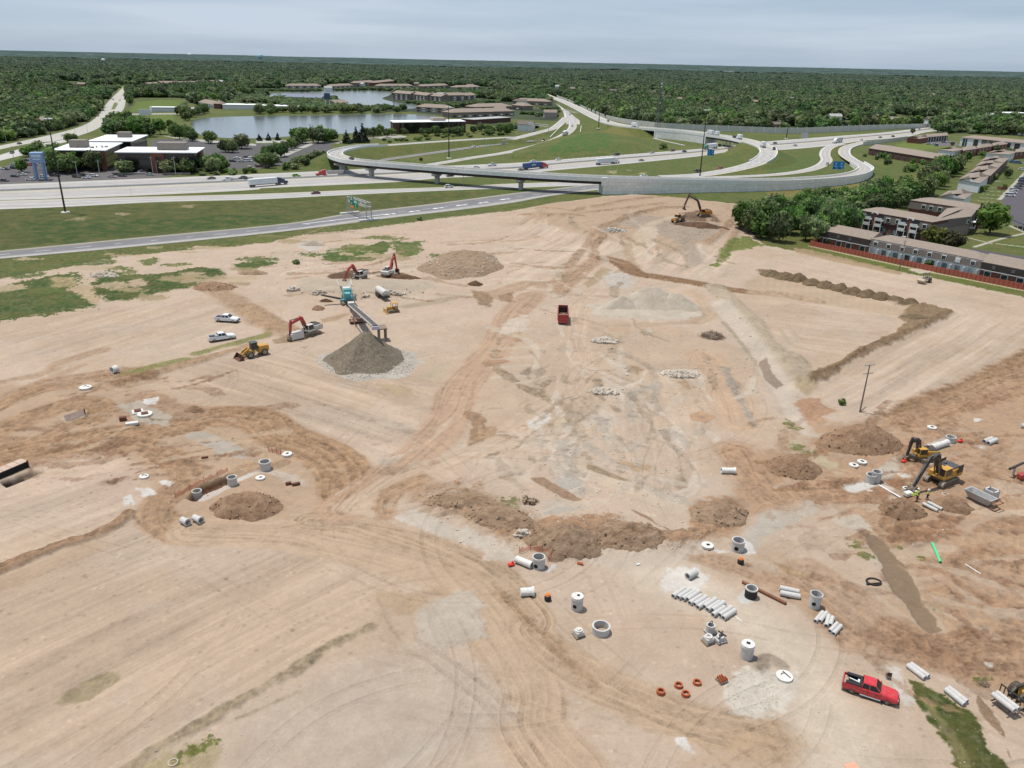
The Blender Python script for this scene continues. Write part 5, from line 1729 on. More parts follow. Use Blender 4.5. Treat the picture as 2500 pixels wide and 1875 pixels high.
for t,x,y,r,h,lb in(('a3',2040,1300-20,1.8,3,'dark shrub at the corner of the nearest white gable'),('a3',1855,1300,2.2,3.4,'dark shrub beside the second white gable end'),('a3',1960,1200,2.2,4,'shrub by the porch of the stepped brown roofs'),('a3',835,1000,2,2.6,'round shrub at the left end of the long brown roof'),('a2',1305,935,4,5,'round dark bush alone on the grass below the bridge ramp wall'),('b2',1730,75,1.6,2.4,'small bush on the slope beside the orange excavator'),('a1',1425,1035,1.4,2.4,'tiny bush on the grass between the ramps'),('b3',805,255+1264,.9,1.4,'small green weed clump left of the leaning utility pole'),('b1',395,455,1.5,1.6,'small dark green bush left of the crusher on the dirt bank'),('b1',1345,120,1.4,1.6,'small bush on the verge of the exit road')):
 if lb.startswith('small green weed'):
  t,x,y='c3',805,275
 tree(PG(t,x,y),r,h,lb,None,'shrub','shrub','shrub')
for x,y,r,h,lb in((470,1010,6,9,'dark tree left of the white roofs above the blue sign tower'),(330,975,5,8,'dark tree at the corner of the side road and the car park'),(250,1000,4.5,7,'dark tree on the kerb left of the big one by the blue tower'),(620,890,5,8,'rounded tree on the grass behind the left white roof'),(195,1135,3.4,7,'small tree in the left car park'),(1085,1150,4.8,8,'round green tree in front of the dark glass between the two brick piers'),(1470,1150,4.6,7.5,'round green tree right of the brick entrance piers'),(1620,1150,4.8,8,'second round tree right of the brick entrance piers'),(1220,1130,2.8,4,'low tree in front of the dark glass front'),(1470,750,3.5,8,'tall slim tree on the lawn beside the lake end')):
 tree(PG('a0',x,y),r,h,lb,None,'tall' if 'slim' in lb else 'round')
grove('a0',[(420,1110),(560,1080),(900,1090),(900,1140),(600,1150),(420,1140)],14,4.2,11,4.8,6.4,10,13,'dark leafy tree in the clump hiding the front of the left white roofed wing','trees hiding the left wing')
grove('a0',[(1740,1110),(1960,1090),(1980,1130),(1800,1150)],6,5,12,4.5,5.5,8,10,'leafy tree at the right end of the white roofed offices','trees at the right office end')
grove('a0',[(880,790),(980,700),(1250,760),(1400,800),(1380,850),(1150,830),(930,830)],22,8,13,5,7,9,14,'tree of the grove behind the rear white roof','trees behind the rear white roof',('round','tall'))
grove('a0',[(1460,800),(1560,800),(1680,860),(1640,890),(1520,850)],7,8,14,4.5,6,7,11,'bright green lakeside tree at the left end of the near lake','trees at the lake end',('young','round'))
for x,y,r,h,lb in((1820,885,5.5,9,'round willow-like tree alone on the near lake shore'),(2090,930,7,10,'wide bright green willow at the lake shore by the car park'),(1950,960,5.5,8,'tree at the car park corner left of the wide willow'),(2010,965,5,8,'tree tucked left under the wide willow')):
 tree(PG('a0',x,y),r,h,lb,None,'young')
for x,y,r,h,sh,lb in((30,862,2.8,5.5,'cone',''),(110,860,2.6,6,'cone',''),(190,858,2.6,6,'cone',''),(785,885,4.6,10.5,'cone','broad dark conifer left of the conifer clump by the lake'),(868,880,4.4,12,'cone','dark conifer in the lakeside clump, the left one'),(925,878,4.8,14.5,'cone','tallest dark conifer of the lakeside clump')):
 tree(PG('a1',x,y),r,h,lb or 'small pointed conifer in the row on the lake path',None if lb else 'small conifers on the lake path',sh,'conifer','conifer')
grove('a1',[(270,868),(350,850),(640,850),(680,870),(510,890),(300,885)],11,6,15,4,7,8,12,'dark tree in the lakeside row above the car park','lakeside row above the car park',('round','tall'))
grove('a1',[(960,820),(1180,800),(1200,830),(980,845)],6,7,16,3.5,5,6,10,'light green tree between the conifers and the brick office','trees left of the brick office',('young','tall'))
grove('a1',[(0,960),(100,970),(360,910),(370,940),(220,1010),(60,1030)],9,7,17,3,4.4,6,9,'tree on the median of the lake car park','trees on the car park median')
grove('a1',[(20,1060),(130,1050),(180,1100),(60,1120)],5,6,18,4,5,6,9,'tree at the near corner of the lake car park','trees at the car park corner')
grove('a1',[(240,1110),(400,1030),(600,960),(612,1000),(480,1070),(300,1130)],15,4,19,2.6,3.8,3.5,5.5,'bush in the hedge between the car park and the flyover bend','hedge by the flyover bend',('shrub',),'shrub','shrub')
grove('a0',[(1700,1150),(2211,1120),(2211,1150),(1700,1170)],10,4,20,2,3,2.5,4,'low bush in the hedge along the highway by the offices','low hedge along the highway',('shrub',),'shrub','shrub')
grove('a1',[(1280,800),(1560,790),(1800,790),(2000,760),(2100,770),(2211,770),(2211,810),(1700,830),(1280,820)],20,6,21,3.6,5.5,5,9,'leafy tree in front of the brick office by the lake','trees in front of the brick office',('round','young'))
grove('a1',[(900,880),(1400,830),(2211,800),(2211,815),(1500,855),(1000,890)],22,4,22,2,3,2,3.4,'low bush on the bank above the far ramp','bushes above the far ramp',('shrub',),'shrub','shrub')
grove('a1',[(0,605),(600,612),(900,608),(1330,605),(1340,620),(900,630),(500,632),(0,640)],26,9,23,5,8,6,11,'tree on the wooded spit between the two lakes','trees on the lake spit',('round','young'))
grove('a0',[(1520,640),(1640,610),(1780,605),(1820,640),(1700,665),(1600,710)],10,9,24,5,8,8,12,'tree on the left shore of the near lake','trees on the left lake shore',('round','young'))
for k,p in enumerate(resample(side(nl,11),58)):
 if p.y>1400:
  continue
 q=p+Vector((rt.uniform(-3,3),rt.uniform(0,9),0))
 q.z=gz(q.x,q.y)
 tree(q,rt.uniform(4.5,7),rt.uniform(10,15),'tree in the front row of the wood behind the noise wall','front row behind the noise wall',rt.choice(('soft','soft','round','tall')))
grove('a3',[(1410,790),(1560,806),(1660,800),(2211,826),(2211,800),(1660,770),(1420,745)],22,7,26,5,7,10,14,'dark tree of the wood edge behind the right-hand flats','wood edge behind the flats',('round','tall'))
grove('a0',[(1105,590),(1095,500),(1115,420),(1170,420),(1190,520),(1130,600)],12,10,27,5,7,10,14,'tree in the row on the right side of the arterial road','row right of the arterial road')
grove('a3',[(1700,1010),(1850,960),(2050,930),(2200,930),(2200,1010),(1900,1010),(1720,1080)],7,8,31,2.4,3.6,5,7,'small tree between the brown roofed rows at the upper right','trees between the brown roofed rows')
print('trees',NTREE[0])
# the wood beyond: one mass
BLD=[]
def clear(t,x,y,r):
 p=P(t,x,y)
 BLD.append((p.x,p.y,r))
for x,y,r in((300,415,45),(420,412,40),(530,412,40),(740,405,40),(820,405,30),(960,380,60),(1100,370,60),(1200,400,60),(1320,400,50),(1480,405,60),(1580,420,60),(1800,395,70),(1880,400,60),(1960,420,50),(1260,490,55),(1400,500,55),(1540,515,55),(1740,500,60),(1850,500,50),(1490,600,60),(1600,600,50),(1780,640,50),(1900,640,60),(2050,640,60),(2000,590,60),(2150,600,60),(2180,650,50),(2100,680,40)):
 clear('a1',x,y,r)
for x,y,r in((60,545,60),(170,530,50),(60,590,50),(200,560,40),(60,700,40)):
 clear('a2',x,y,r)
for x,y,r in((1340,392,60),(1450,385,70),(1620,385,80),(1800,378,70),(985,350,60),(1400,300,40)):
 clear('a0',x,y,r)
for x,y,r in((60,735,22),(420,715,20),(605,725,20),(960,690,28),(1010,710,25),(1100,730,20),(1030,650,25),(1240,680,20),(2120,660,50)):
 clear('a3',x,y,r)
ROOFS=[]
r_=random.Random(77)
while len(ROOFS)<56:
 y=r_.uniform(620,2300)
 x=r_.uniform(-.6,.66)*y
 if inpoly(np.array([x]),np.array([y]),NF)[0]or in_lake(x,y)[0]or any((x-q[0])**2+(y-q[1])**2<3600 for q in ROOFS):
  continue
 ROOFS.append((x,y))
 BLD.append((x,y,17))
srcs_n=range(8)
rng_=np.random.default_rng(5)
pts_=[]
for y0,y1,sp_,sc_ in((330,900,8.6,6.4),(900,1700,11,7.6),(1700,3300,15,9.5),(3300,5600,22,13)):
 ny=int((y1-y0)/sp_)
 for r_ in range(ny):
  y=y0+r_*sp_
  half=.78*y+60
  nx=int(2*half/sp_)
  xs_=-half+np.arange(nx)*sp_+(r_%2)*sp_/2
  pts_.append(np.stack([xs_+rng_.uniform(-.45,.45,nx)*sp_,y+rng_.uniform(-.45,.45,nx)*sp_,np.full(nx,sc_)],1))
pp=np.concatenate(pts_).astype(np.float32)
keep=~inpoly(pp[:,0],pp[:,1],NF)
keep&=~in_lake(pp[:,0],pp[:,1])
dn=np.full(len(pp),99.0,np.float32)
ih=np.nonzero(keep&(pp[:,1]<1600))[0]
dn[ih]=np.minimum(sdpoly(pp[ih,0],pp[ih,1],NF),0)
keep&=~((pp[:,1]<1600)&(dn>-4))
for q in(LAKE1,LAKE2):
 ql=[(p.x,p.y)for p in q]
 ii=np.nonzero(keep&(pp[:,1]<2600))[0]
 keep[ii[pdist(pp[ii,0],pp[ii,1],ql+[ql[0]])[0]<9]]=False
for x,y,r in BLD:
 keep&=((pp[:,0]-x)**2+((pp[:,1]-y)/1.3)**2)>r*r*.45
 keep&=~((np.abs(pp[:,0]-x)<r*.9)&(pp[:,1]<y)&(pp[:,1]>y-70))
cn_=fbm(pp[:,0]/90,pp[:,1]/90,91,3)
keep&=~((cn_>.61)&(pp[:,1]>900))
pp=pp[keep]
npt=len(pp)
zz=np.interp(0,[0],[0])+sstep(1500,9000,pp[:,1])*(fbm(pp[:,0]/2600,pp[:,1]/2600,61,3)*26)
big=fbm(pp[:,0]/60,pp[:,1]/60,93,3)
rad=pp[:,2]*rng_.uniform(.62,1.45,npt)
hgt=np.clip(rng_.normal(1.0,.25,npt),.5,1.7)*(9.5+9*(big-.2)+9*(fbm(pp[:,0]/330,pp[:,1]/330,99,2)-.5))
hgt=np.minimum(hgt,11.5+(pp[:,1]>900)*4+(pp[:,1]>1700)*3)
for x,y,r in BLD:
 k_=(np.abs(pp[:,0]-x)<r*1.1)&(pp[:,1]<y)&(pp[:,1]>y-320)
 hgt[k_]=np.minimum(hgt[k_],2.5+(y-pp[k_,1])*.018)
 rad[k_]=np.minimum(rad[k_],4.5)
isl=[(p.x,p.y)for p in PL('a1',[(0,612),(1350,615),(1700,640),(1400,556),(960,590),(760,562),(700,500),(560,478),(130,505),(60,470),(-200,500),(-300,600)])]
k_=inpoly(pp[:,0],pp[:,1],isl)
hgt[k_]=np.minimum(hgt[k_],6)
fm=bpy.data.meshes.new('forest')
fm.vertices.add(npt)
fm.vertices.foreach_set('co',np.stack([pp[:,0],pp[:,1],zz-.3],1).astype(np.float32).ravel())
for nm,typ,key,dat in(('tscale','FLOAT_VECTOR','vector',np.stack([rad,rad,(hgt)/1.5],1).astype(np.float32).ravel()),('trot','FLOAT_VECTOR','vector',np.stack([np.zeros(npt),np.zeros(npt),rng_.uniform(0,6.28,npt)],1).astype(np.float32).ravel()),('tkind','INT','value',rng_.integers(0,len(srcs_n),npt).astype(np.int32))):
 at=fm.attributes.new(nm,typ,'POINT')
 at.data.foreach_set(key,dat)
forest=bpy.data.objects.new('forest',fm)
COL.objects.link(forest)
tag(forest,kind='stuff')
forest['label']='far-off wood stretching to the horizon'
srcs={}
for o in bpy.data.objects:
 if o.name.startswith('crown')and o.data.name not in srcs and o.data.name.startswith('soft'):
  srcs[o.data.name]=o
srcs=list(srcs.values())[:8]
ng=bpy.data.node_groups.new('forest_spread','GeometryNodeTree')
ng.interface.new_socket('Geometry',in_out='INPUT',socket_type='NodeSocketGeometry')
ng.interface.new_socket('Geometry',in_out='OUTPUT',socket_type='NodeSocketGeometry')
gi,go=ng.nodes.new('NodeGroupInput'),ng.nodes.new('NodeGroupOutput')
jn=ng.nodes.new('GeometryNodeJoinGeometry')
for s in srcs:
 oi=ng.nodes.new('GeometryNodeObjectInfo')
 oi.inputs['Object'].default_value=s
 oi.inputs['As Instance'].default_value=True
 ng.links.new(oi.outputs['Geometry'],jn.inputs[0])
ip=ng.nodes.new('GeometryNodeInstanceOnPoints')
ip.inputs['Pick Instance'].default_value=True
ng.links.new(gi.outputs[0],ip.inputs['Points'])
ng.links.new(jn.outputs[0],ip.inputs['Instance'])
for nm,typ,key in(('tscale','FLOAT_VECTOR','Scale'),('trot','FLOAT_VECTOR','Rotation'),('tkind','INT','Instance Index')):
 na=ng.nodes.new('GeometryNodeInputNamedAttribute')
 na.data_type=typ
 na.inputs['Name'].default_value=nm
 ng.links.new([s for s in na.outputs if s.enabled][0],ip.inputs[key])
ng.links.new(ip.outputs[0],go.inputs[0])
md=forest.modifiers.new('spread','NODES')
md.node_group=ng
print('forest',npt,len(srcs))
yy=[5300.0]
while yy[-1]<30000:
 yy.append(yy[-1]*1.012)
yy=np.array(yy)
xx=np.linspace(-1,1,900)
CX=(xx[None,:]*(.8*yy[:,None]+60)).ravel()
CY=np.repeat(yy[:,None],900,1).ravel()
CZ=sstep(1500,9000,CY)*(fbm(CX/2600,CY/2600,61,3)*26)+6+13*fbm(CX/170,CY/260,95,4)+6*vnoise(CX/23,CY/40,97)
cm=bpy.data.meshes.new('far_canopy')
cm.vertices.add(len(CX))
cm.vertices.foreach_set('co',np.stack([CX,CY,CZ],1).astype(np.float32).ravel())
nr2=len(yy)
i2=(np.arange(nr2-1)[:,None]*900+np.arange(899)[None,:]).ravel()
q2=np.stack([i2,i2+1,i2+901,i2+900],1).astype(np.int32)
cm.loops.add(len(q2)*4)
cm.loops.foreach_set('vertex_index',q2.ravel())
cm.polygons.add(len(q2))
cm.polygons.foreach_set('loop_start',np.arange(0,len(q2)*4,4,dtype=np.int32))
cm.update()
fc=bpy.data.objects.new('far_forest',cm)
COL.objects.link(fc)
tag(fc,kind='stuff')
m=bpy.data.materials.new('far_canopy')
m.use_nodes=True
nt=m.node_tree
b=nt.nodes['Principled BSDF']
b.inputs['Roughness'].default_value=1
b.inputs['Specular IOR Level'].default_value=0
g=node(nt,'ShaderNodeNewGeometry')
n1=node(nt,'ShaderNodeTexNoise')
n1.inputs['Scale'].default_value=.006
n1.inputs['Detail'].default_value=8
nt.links.new(g.outputs['Position'],n1.inputs['Vector'])
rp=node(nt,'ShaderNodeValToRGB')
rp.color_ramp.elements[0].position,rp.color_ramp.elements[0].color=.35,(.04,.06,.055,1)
rp.color_ramp.elements[1].position,rp.color_ramp.elements[1].color=.68,(.085,.12,.112,1)  # bluish ramp carries the distance haze in its colour
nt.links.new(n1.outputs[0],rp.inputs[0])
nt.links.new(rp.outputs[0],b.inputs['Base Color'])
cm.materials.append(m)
# buildings
BRICK=mat('red_brick',(.20,.075,.055),.9,var=.18,scale=1.2)
BRICKD=mat('dark_brick',(.10,.05,.042),.9,var=.2,scale=1.2)
SHINGLE=mat('brown_shingle',(.245,.195,.157),.95,var=.14,scale=.9)
SHINGG=mat('grey_shingle',(.15,.125,.11),.95,var=.16,scale=1.5)
SIDING=mat('white_siding',(.66,.67,.67),.8,var=.06,scale=.6)
SIDEDK=mat('dark_siding',(.05,.04,.036),.85,var=.2,scale=1)
STUCCO=mat('brown_wall',(.23,.185,.155),.9,var=.14,scale=.5)
TANW=mat('tan_wall',(.36,.30,.25),.9,var=.12,scale=.5)
WROOF=mat('white_roof_sheet',(.74,.74,.74),.8,var=.05,scale=.15)
TRIM=mat('white_trim',(.72,.72,.70),.6,var=.05)
PANE=mat('window_pane',(.03,.045,.05),.1,var=.3,scale=.4,spec=.6)
BGLASS=mat('smoked_glass',(.014,.013,.014),.12,var=.35,scale=.12,spec=.6)
LOUVRE=mat('rooftop_screen',(.22,.19,.16),.8,var=.2,scale=1)
TEAL=mat('teal_door',(.16,.24,.25),.7,var=.1)
NB_=[0]
class Block:
 """building on three ground corners: a-b front, b-c side"""
 def __init__(s,name,a,b,c,h,wall,roofm,label,cat,roof='flat',rh=2.0,axis=None,over=.5,group=None,base=0):
  s.a,s.h=Vector((a.x,a.y,base)),h
  s.e=(b-a)
  s.e.z=0
  s.d=(c-b)
  s.d.z=0
  s.u,s.v=s.e.normalized(),s.d.normalized()
  s.o=thing(name,s.a,0,label,cat,group)
  E,D=s.e,s.d
  z=Vector((0,0,1))
  q=[Vector((0,0,0)),E.copy(),E+D,D.copy()]
  mb=MB()
  vs=[p-z*1.0 for p in q]+[p+z*h for p in q]
  fs=[(0,1,5,4),(1,2,6,5),(2,3,7,6),(3,0,4,7),(4,5,6,7)]
  if axis is None:
   axis='ab' if E.length>=D.length else 'bc'
  if roof=='gable':
   if axis=='ab':
    r0,r1=D/2+z*(h+rh),E+D/2+z*(h+rh)
    vs+=[r0,r1]
    fs+=[(3,7,8,4,0),(1,5,9,6,2)]
    fs=[f for f in fs if f not in((3,0,4,7),(1,2,6,5))]
   else:
    r0,r1=E/2+z*(h+rh),E/2+D+z*(h+rh)
    vs+=[r0,r1]
    fs+=[(0,1,5,8,4),(2,3,7,9,6)]
    fs=[f for f in fs if f not in((0,1,5,4),(2,3,7,6))]
  mb.add(vs,fs)
  s.walls=mb.build('wall',wall,s.o)
  mb=MB()
  o_=over
  p=[-s.u*o_-s.v*o_,E+s.u*o_-s.v*o_,E+D+s.u*o_+s.v*o_,D-s.u*o_+s.v*o_]
  if roof=='flat':
   t=.5
   mb.add([x+z*(h+.03)for x in p]+[x+z*(h+t)for x in p],[(0,3,2,1),(4,5,6,7),(0,1,5,4),(1,2,6,5),(2,3,7,6),(3,0,4,7)])
  elif roof in('hip','gable'):
   k=(min(E.length,D.length)/2 if roof=='hip' else-o_)
   if axis=='ab':
    r0,r1=D/2+s.u*k,E+D/2-s.u*k
    lo=(p[0],p[1],p[2],p[3])
   else:
    r0,r1=E/2+s.v*k,E/2+D-s.v*k
    lo=(p[3],p[0],p[1],p[2])
   dz=o_*rh/(min(E.length,D.length)/2)
   zz=[x+z*(h-dz+.06)for x in lo]
   tt=[x+z*(h-dz+.24)for x in lo]
   vs=zz+tt+[r0+z*(h+rh+.24),r1+z*(h+rh+.24),r0+z*(h+rh+.06),r1+z*(h+rh+.06)]
   fs=[(4,5,9,8),(6,7,8,9),(5,6,9),(7,4,8),(0,1,5,4),(1,2,6,5),(2,3,7,6),(3,0,4,7),(0,10,11,1),(2,11,10,3)]
   if axis!='ab':
    pass
   mb.add(vs,fs)
  elif roof=='mansard':
   i1=1.3
   sk=h*.45
   lo=[x+z*(h-sk)for x in(-s.u*.35-s.v*.35,E+s.u*.35-s.v*.35,E+D+s.u*.35+s.v*.35,D-s.u*.35+s.v*.35)]
   md=[x+z*(h+.1)for x in(s.u*.2+s.v*.05,E-s.u*.2+s.v*.05,E+D-s.u*.2-s.v*.05,D+s.u*.2-s.v*.05)]
   mb.add(lo+md,[(0,1,5,4),(1,2,6,5),(2,3,7,6),(3,0,4,7),(0,3,2,1)])
   s.mans=mb.build('mansard',SHINGG,s.o)
   mb=MB()
   k=min(E.length,D.length)/2
   if axis=='ab':
    r0,r1=D/2+s.u*k,E+D/2-s.u*k
   else:
    r0,r1=E/2+s.v*k,E/2+D-s.v*k
   lo=md if axis=='ab' else[md[3],md[0],md[1],md[2]]
   ov=Vector((0,0,.12))
   cen=(E+D)/2+z*h
   lo=[x+(Vector((x.x,x.y,0))-Vector((cen.x,cen.y,0))).normalized()*.45+ov for x in lo]
   vs=lo+[r0+z*(h+rh),r1+z*(h+rh)]
   mb.add(vs,[(0,1,5,4),(2,3,4,5),(1,2,5),(3,0,4),(0,3,2,1)])
  s.roof=mb.build('roof',roofm,s.o)
 def at(s,f,side='front',out=0.0,z=0.0):
  """spot on a face: f along it, out metres in front of it"""
  if side=='front':
   return s.e*f-Vector((-s.u.y,s.u.x,0))*out+Vector((0,0,z)),math.atan2(s.u.y,s.u.x)
  if side=='side':
   return s.e+s.d*f-Vector((-s.v.y,s.v.x,0))*out+Vector((0,0,z)),math.atan2(s.v.y,s.v.x)
  return s.d*(1-f)+Vector((-s.v.y,s.v.x,0))*out+Vector((0,0,z)),math.atan2(-s.v.y,-s.v.x)
 def box(s,name,f,zc,w,hgt,dep,m,side='front',out=None,parent=None,ch=0):
  p,yw=s.at(f,side,(dep/2-.12)if out is None else out,zc)
  return MB().box(p,(w,dep,hgt),yw,ch).build(name,m,parent or s.o)
 def window(s,f,z0,z1,w,side='front',frame=TRIM,pane=PANE,dormer=0):
  dep=.22+dormer
  fr=s.box('window',f,(z0+z1)/2,w,z1-z0,dep,frame,side)
  p,yw=s.at(f,side,dep-.12+.02,(z0+z1)/2)
  MB().box(p,(w-.36,.06,z1-z0-.36),yw).build('pane',pane,fr)
  return fr
 def row(s,n,z0,z1,w,side='front',f0=.08,f1=.92,**k):
  for i in range(n):
   s.window(f0+(f1-f0)*(i+.5)/n,z0,z1,w,side,**k)
def qd(t,*p):
 return[P(t,x,y)for x,y in p]
def wing(c4,h,label,piers=(),house=None,name='office_wing'):
 r=[P('o',x,y,h)for x,y in c4]
 a,b,c=r[0],r[1],r[2]
 u,v=(b-a).normalized(),(c-b).normalized()
 u.z=v.z=0
 a2,b2,c2=a+u*1.2+v*1.2,b-u*1.2+v*1.2,c-u*1.2-v*1.2
 bl=Block(name,a2,b2,c2,h-.5,BGLASS,WROOF,label,'office','flat',over=1.2)
 for z in(h*.34,h*.66):
  bl.box('floor_band',.5,z,bl.e.length*.999,.5,.14,mat('bronze_band',(.03,.024,.02),.5),out=0)
  bl.box('floor_band',.5,z,bl.d.length*.999,.5,.14,mat('bronze_band',(.03,.024,.02),.5),'side',out=0)
 for f,w in piers:
  bl.box('pier',f,(h-.6)/2-.3,w,h-.5,1.0,BRICK)
 if house:
  f,g,w,d,hh=house
  p=bl.e*f+bl.d*g
  MB().box((p.x,p.y,h+hh/2+.02),(w,d,hh),math.atan2(u.y,u.x),.05).build('plant_room',LOUVRE,bl.o)
  for k in range(4):
   q=p+bl.u*rt.uniform(6,16)+bl.v*rt.uniform(-5,5)
   if 0<(q-Vector((0,0,0))).dot(bl.u)<bl.e.length-2:
    MB().box((q.x,q.y,h+.5),(rt.uniform(.8,2),rt.uniform(.8,1.6),1.0),rt.uniform(0,3),.05).build('roof_unit',STEEL,bl.o)
 return bl
OH=11.5
wing([(605,158),(1115,160),(1300,88),(840,85)],OH,'rear white roofed wing of the dark glass offices, with a small plant room',house=(.62,.6,8,6,3.4))
wing([(200,258),(820,262),(1015,175),(510,170)],OH,'left white roofed wing of the dark glass offices, half hidden by trees',piers=((.97,2.6),(.22,3)),house=(.38,.35,9,7,4.2))
bl=wing([(915,282),(1845,287),(1940,228),(1060,222)],OH,'front white roofed office wing with brick entrance piers and dark glass',piers=((.455,2.8),(.575,1.9)),house=(.66,.5,16,8,4.2))
bl.box('lintel',.51,OH-1.6,bl.e.length*.14,2.0,1.16,BRICK)
bl.box('pier',.5,(OH-.6)/2,4.5,OH-.5,1.4,BRICK,'side')
bl.box('planter',.2,.5,16,1.0,1.2,mat('planter_stone',(.35,.32,.28),.9),out=7)
bl.box('planter',.78,.5,14,1.0,1.2,mat('planter_stone',(.35,.32,.28),.9),out=7)
bl=Block('lake_office',P('a1',1195,803),P('a1',1805,790),P('a1',1760,772),9.6,BGLASS,WROOF,'dark glass office with brick ends and a white flat roof at the near lake','office',over=.8)
for f in(.03,.11,.9,.97):
 bl.box('pier',f,4.6,4.6 if f in(.03,.97)else 2.5,9.8,1.4,BRICKD)
bl.box('pier',.5,4.6,bl.d.length*.8,9.7,.6,BRICKD,'left')
p=bl.e*.64+bl.d*.5
MB().box((p.x,p.y,11.2),(13,8,3.2),yaw(Vector((0,0,0)),bl.e),.05).build('plant_room',TANW,bl.o)
b_=P('a0',358,1198)
hh=height_to(b_,'a0',345,962)
o=thing('sign_tower',b_,.35,'pale blue sign tower on four tall columns at the left car park','sign tower')
TB=mat('tower_blue',(.20,.29,.45),.6,var=.08)
TBD=mat('tower_dark_blue',(.06,.09,.16),.6,var=.1)
for sx in(-1,1):
 for sy in(-1,1):
  MB().box((sx*2.0,sy*2.0,hh/2-1),(1.0,1.0,hh-1.5),0,.06).build('column',TB,o)
hd=MB().box((0,0,hh-2.6),(6,6,5.2),0,.1).build('sign_box',TB,o)
for a in range(4):
 mb=MB()
 M=Matrix.Rotation(a*PI/2,3,'Z')
 for z,w in((hh-1.2,4.4),(hh-2.0,4.4),(hh-3.2,3.4)):
  mb.box(M@Vector((0,-3.02,z)),(w,.06,.3),rot=M)
 mb.build('lettering',TBD if a%2 else SWHITE,hd)
FL=[('a1',(275,425),(565,425),16,8.5,'hip',TANW,'long tan flats with dark bays on the far left shore of the upper lake'),('a1',(660,424),(838,414),14,7.5,'hip',TANW,'small tan block among trees on the far shore of the upper lake'),('a1',(870,398),(1030,386),15,9,'hip',STUCCO,'brown block behind the upper lake left of the red one'),('a1',(1035,398),(1192,378),15,9.5,'hip',BRICK,'reddish block behind the upper lake'),('a1',(1060,424),(1360,422),16,8.5,'hip',TANW,'long tan block at the right end of the upper lake'),('a1',(1450,424),(1660,414),15,8,'hip',STUCCO,'brown roofed block behind the point of the upper lake'),('a1',(1182,505),(1332,518),17,10.5,'gable',STUCCO,'left of three stepped brown flats on the lake point'),('a1',(1340,515),(1475,533),17,10.5,'gable',STUCCO,'middle of three stepped brown flats on the lake point'),('a1',(1478,530),(1598,543),17,10.5,'gable',STUCCO,'right of three stepped brown flats on the lake point'),('a1',(1665,533),(1800,530),18,11,'gable',STUCCO,'tall brown gabled flats right of the lake point'),('a1',(1805,528),(1900,522),18,10,'gable',STUCCO,'brown gabled flats beside the tall ones'),('a1',(1745,440),(1940,432),20,9,'hip',TANW,'pale flats high among the trees behind the lake'),('a1',(1382,612),(1652,628),16,6.5,'hip',TANW,'low flats with white columns on the bank between the lakes'),('a1',(1690,665),(2045,655),20,6,'hip',STUCCO,'broad brown hipped roof above the brick office'),('a1',(1900,612),(2211,602),22,6,'hip',STUCCO,'wide brown roofed building behind the broad hipped roof'),('a1',(1960,652),(2230,645),18,5.5,'hip',STUCCO,'brown hipped roof in front of the wide one, near the left ramp'),('a1',(1885,722),(2200,700),18,4.6,'flat',BRICKD,'low dark flat roofed building by the left ramp trees'),('a1',(255,515),(562,525),30,5.5,'gable',mat('blue_grey_wall',(.2,.23,.28),.8),'low building with a blue grey roof on the island between the lakes'),('a2',(8,548),(310,560),20,6,'hip',STUCCO,'brown roofed flats in front of the wood beside the branch highway'),('a2',(0,590),(100,600),16,6,'hip',STUCCO,'small brown roofed block left of the branch highway'),('a0',(1300,405),(1395,398),18,6,'gable',TANW,'small pale house far right of the arterial road'),('a0',(1405,396),(1560,393),20,7,'gable',TANW,'left of the long grey roofed row in the trees beyond the arterial'),('a0',(1562,397),(1720,395),20,7,'gable',TANW,'middle of the long grey roofed row in the trees beyond the arterial'),('a0',(1735,388),(1880,382),20,7,'gable',TANW,'right of the long grey roofed row in the trees beyond the arterial'),('a0',(942,362),(1040,362),25,9,'flat',mat('blue_grey_wall',(.2,.23,.28),.8),'blue grey box building at the top of the arterial road'),('a0',(1925,588),(2211,592),26,5,'flat',SIDING,'long low white roofed store left of the near lake'),('a1',(0,592),(375,602),24,4.6,'flat',SIDING,'long low white roofed store among trees behind the near lake'),('a0',(1720,560),(1850,585),14,5,'gable',SIDING,'white gabled annex left of the long white store'),('a0',(1850,585),(1905,587),12,6.5,'hip',BRICK,'little red hipped pavilion beside the white store'),('a0',(1310,610),(1580,612),14,4.5,'flat',SIDING,'white filling station canopy building beside the lawn'),('a0',(1600,612),(1700,614),8,3.6,'flat',SIDING,'small white kiosk right of the filling station'),('a1',(690,570),(800,560),16,5,'gable',SIDING,'small white roofed house among trees between the lakes')]
BLUER=mat('blue_grey_roof',(.17,.19,.25),.8,var=.1,scale=.3)
for t,a,b,dep,h,rf,wm,lb in FL:
 pa,pb=P(t,*a),P(t,*b)
 e=(pb-pa)
 nrm=Vector((-e.y,e.x,0)).normalized()
 rm=WROOF if rf=='flat' and wm in(SIDING,)else(BLUER if 'blue grey roof' in lb else(CONG if rf=='flat' else SHINGLE))
 bl=Block('low_building' if h<6.2 else 'flats',pa,pb,pb+nrm*dep,h,wm,rm,lb,'building',rf,3.4 if rf!='flat' else 0,axis='ab' if rf!='gable' or 'row' in lb else None,over=.8)
 nw=max(3,min(9,int(e.length/7)))
 if rf!='flat' or h>7:
  for z in((1.0,4.2,7.0)if h>8 else((1.0,4.0)if h>6.2 else(1.0,))):
   for i in range(nw):
    bl.box('balcony' if wm in(STUCCO,)and h>8 else 'window',(i+.5)/nw,z+.8,e.length/nw*.5,1.5,.5,TRIM if(wm in(STUCCO,TANW)and i%2)else PANE)
b_=P('a1',622,598)
hh=height_to(b_,'a1',618,450)
o=thing('pole_sign',b_,0,'tall dark square sign on two legs on the island between the lakes','sign')
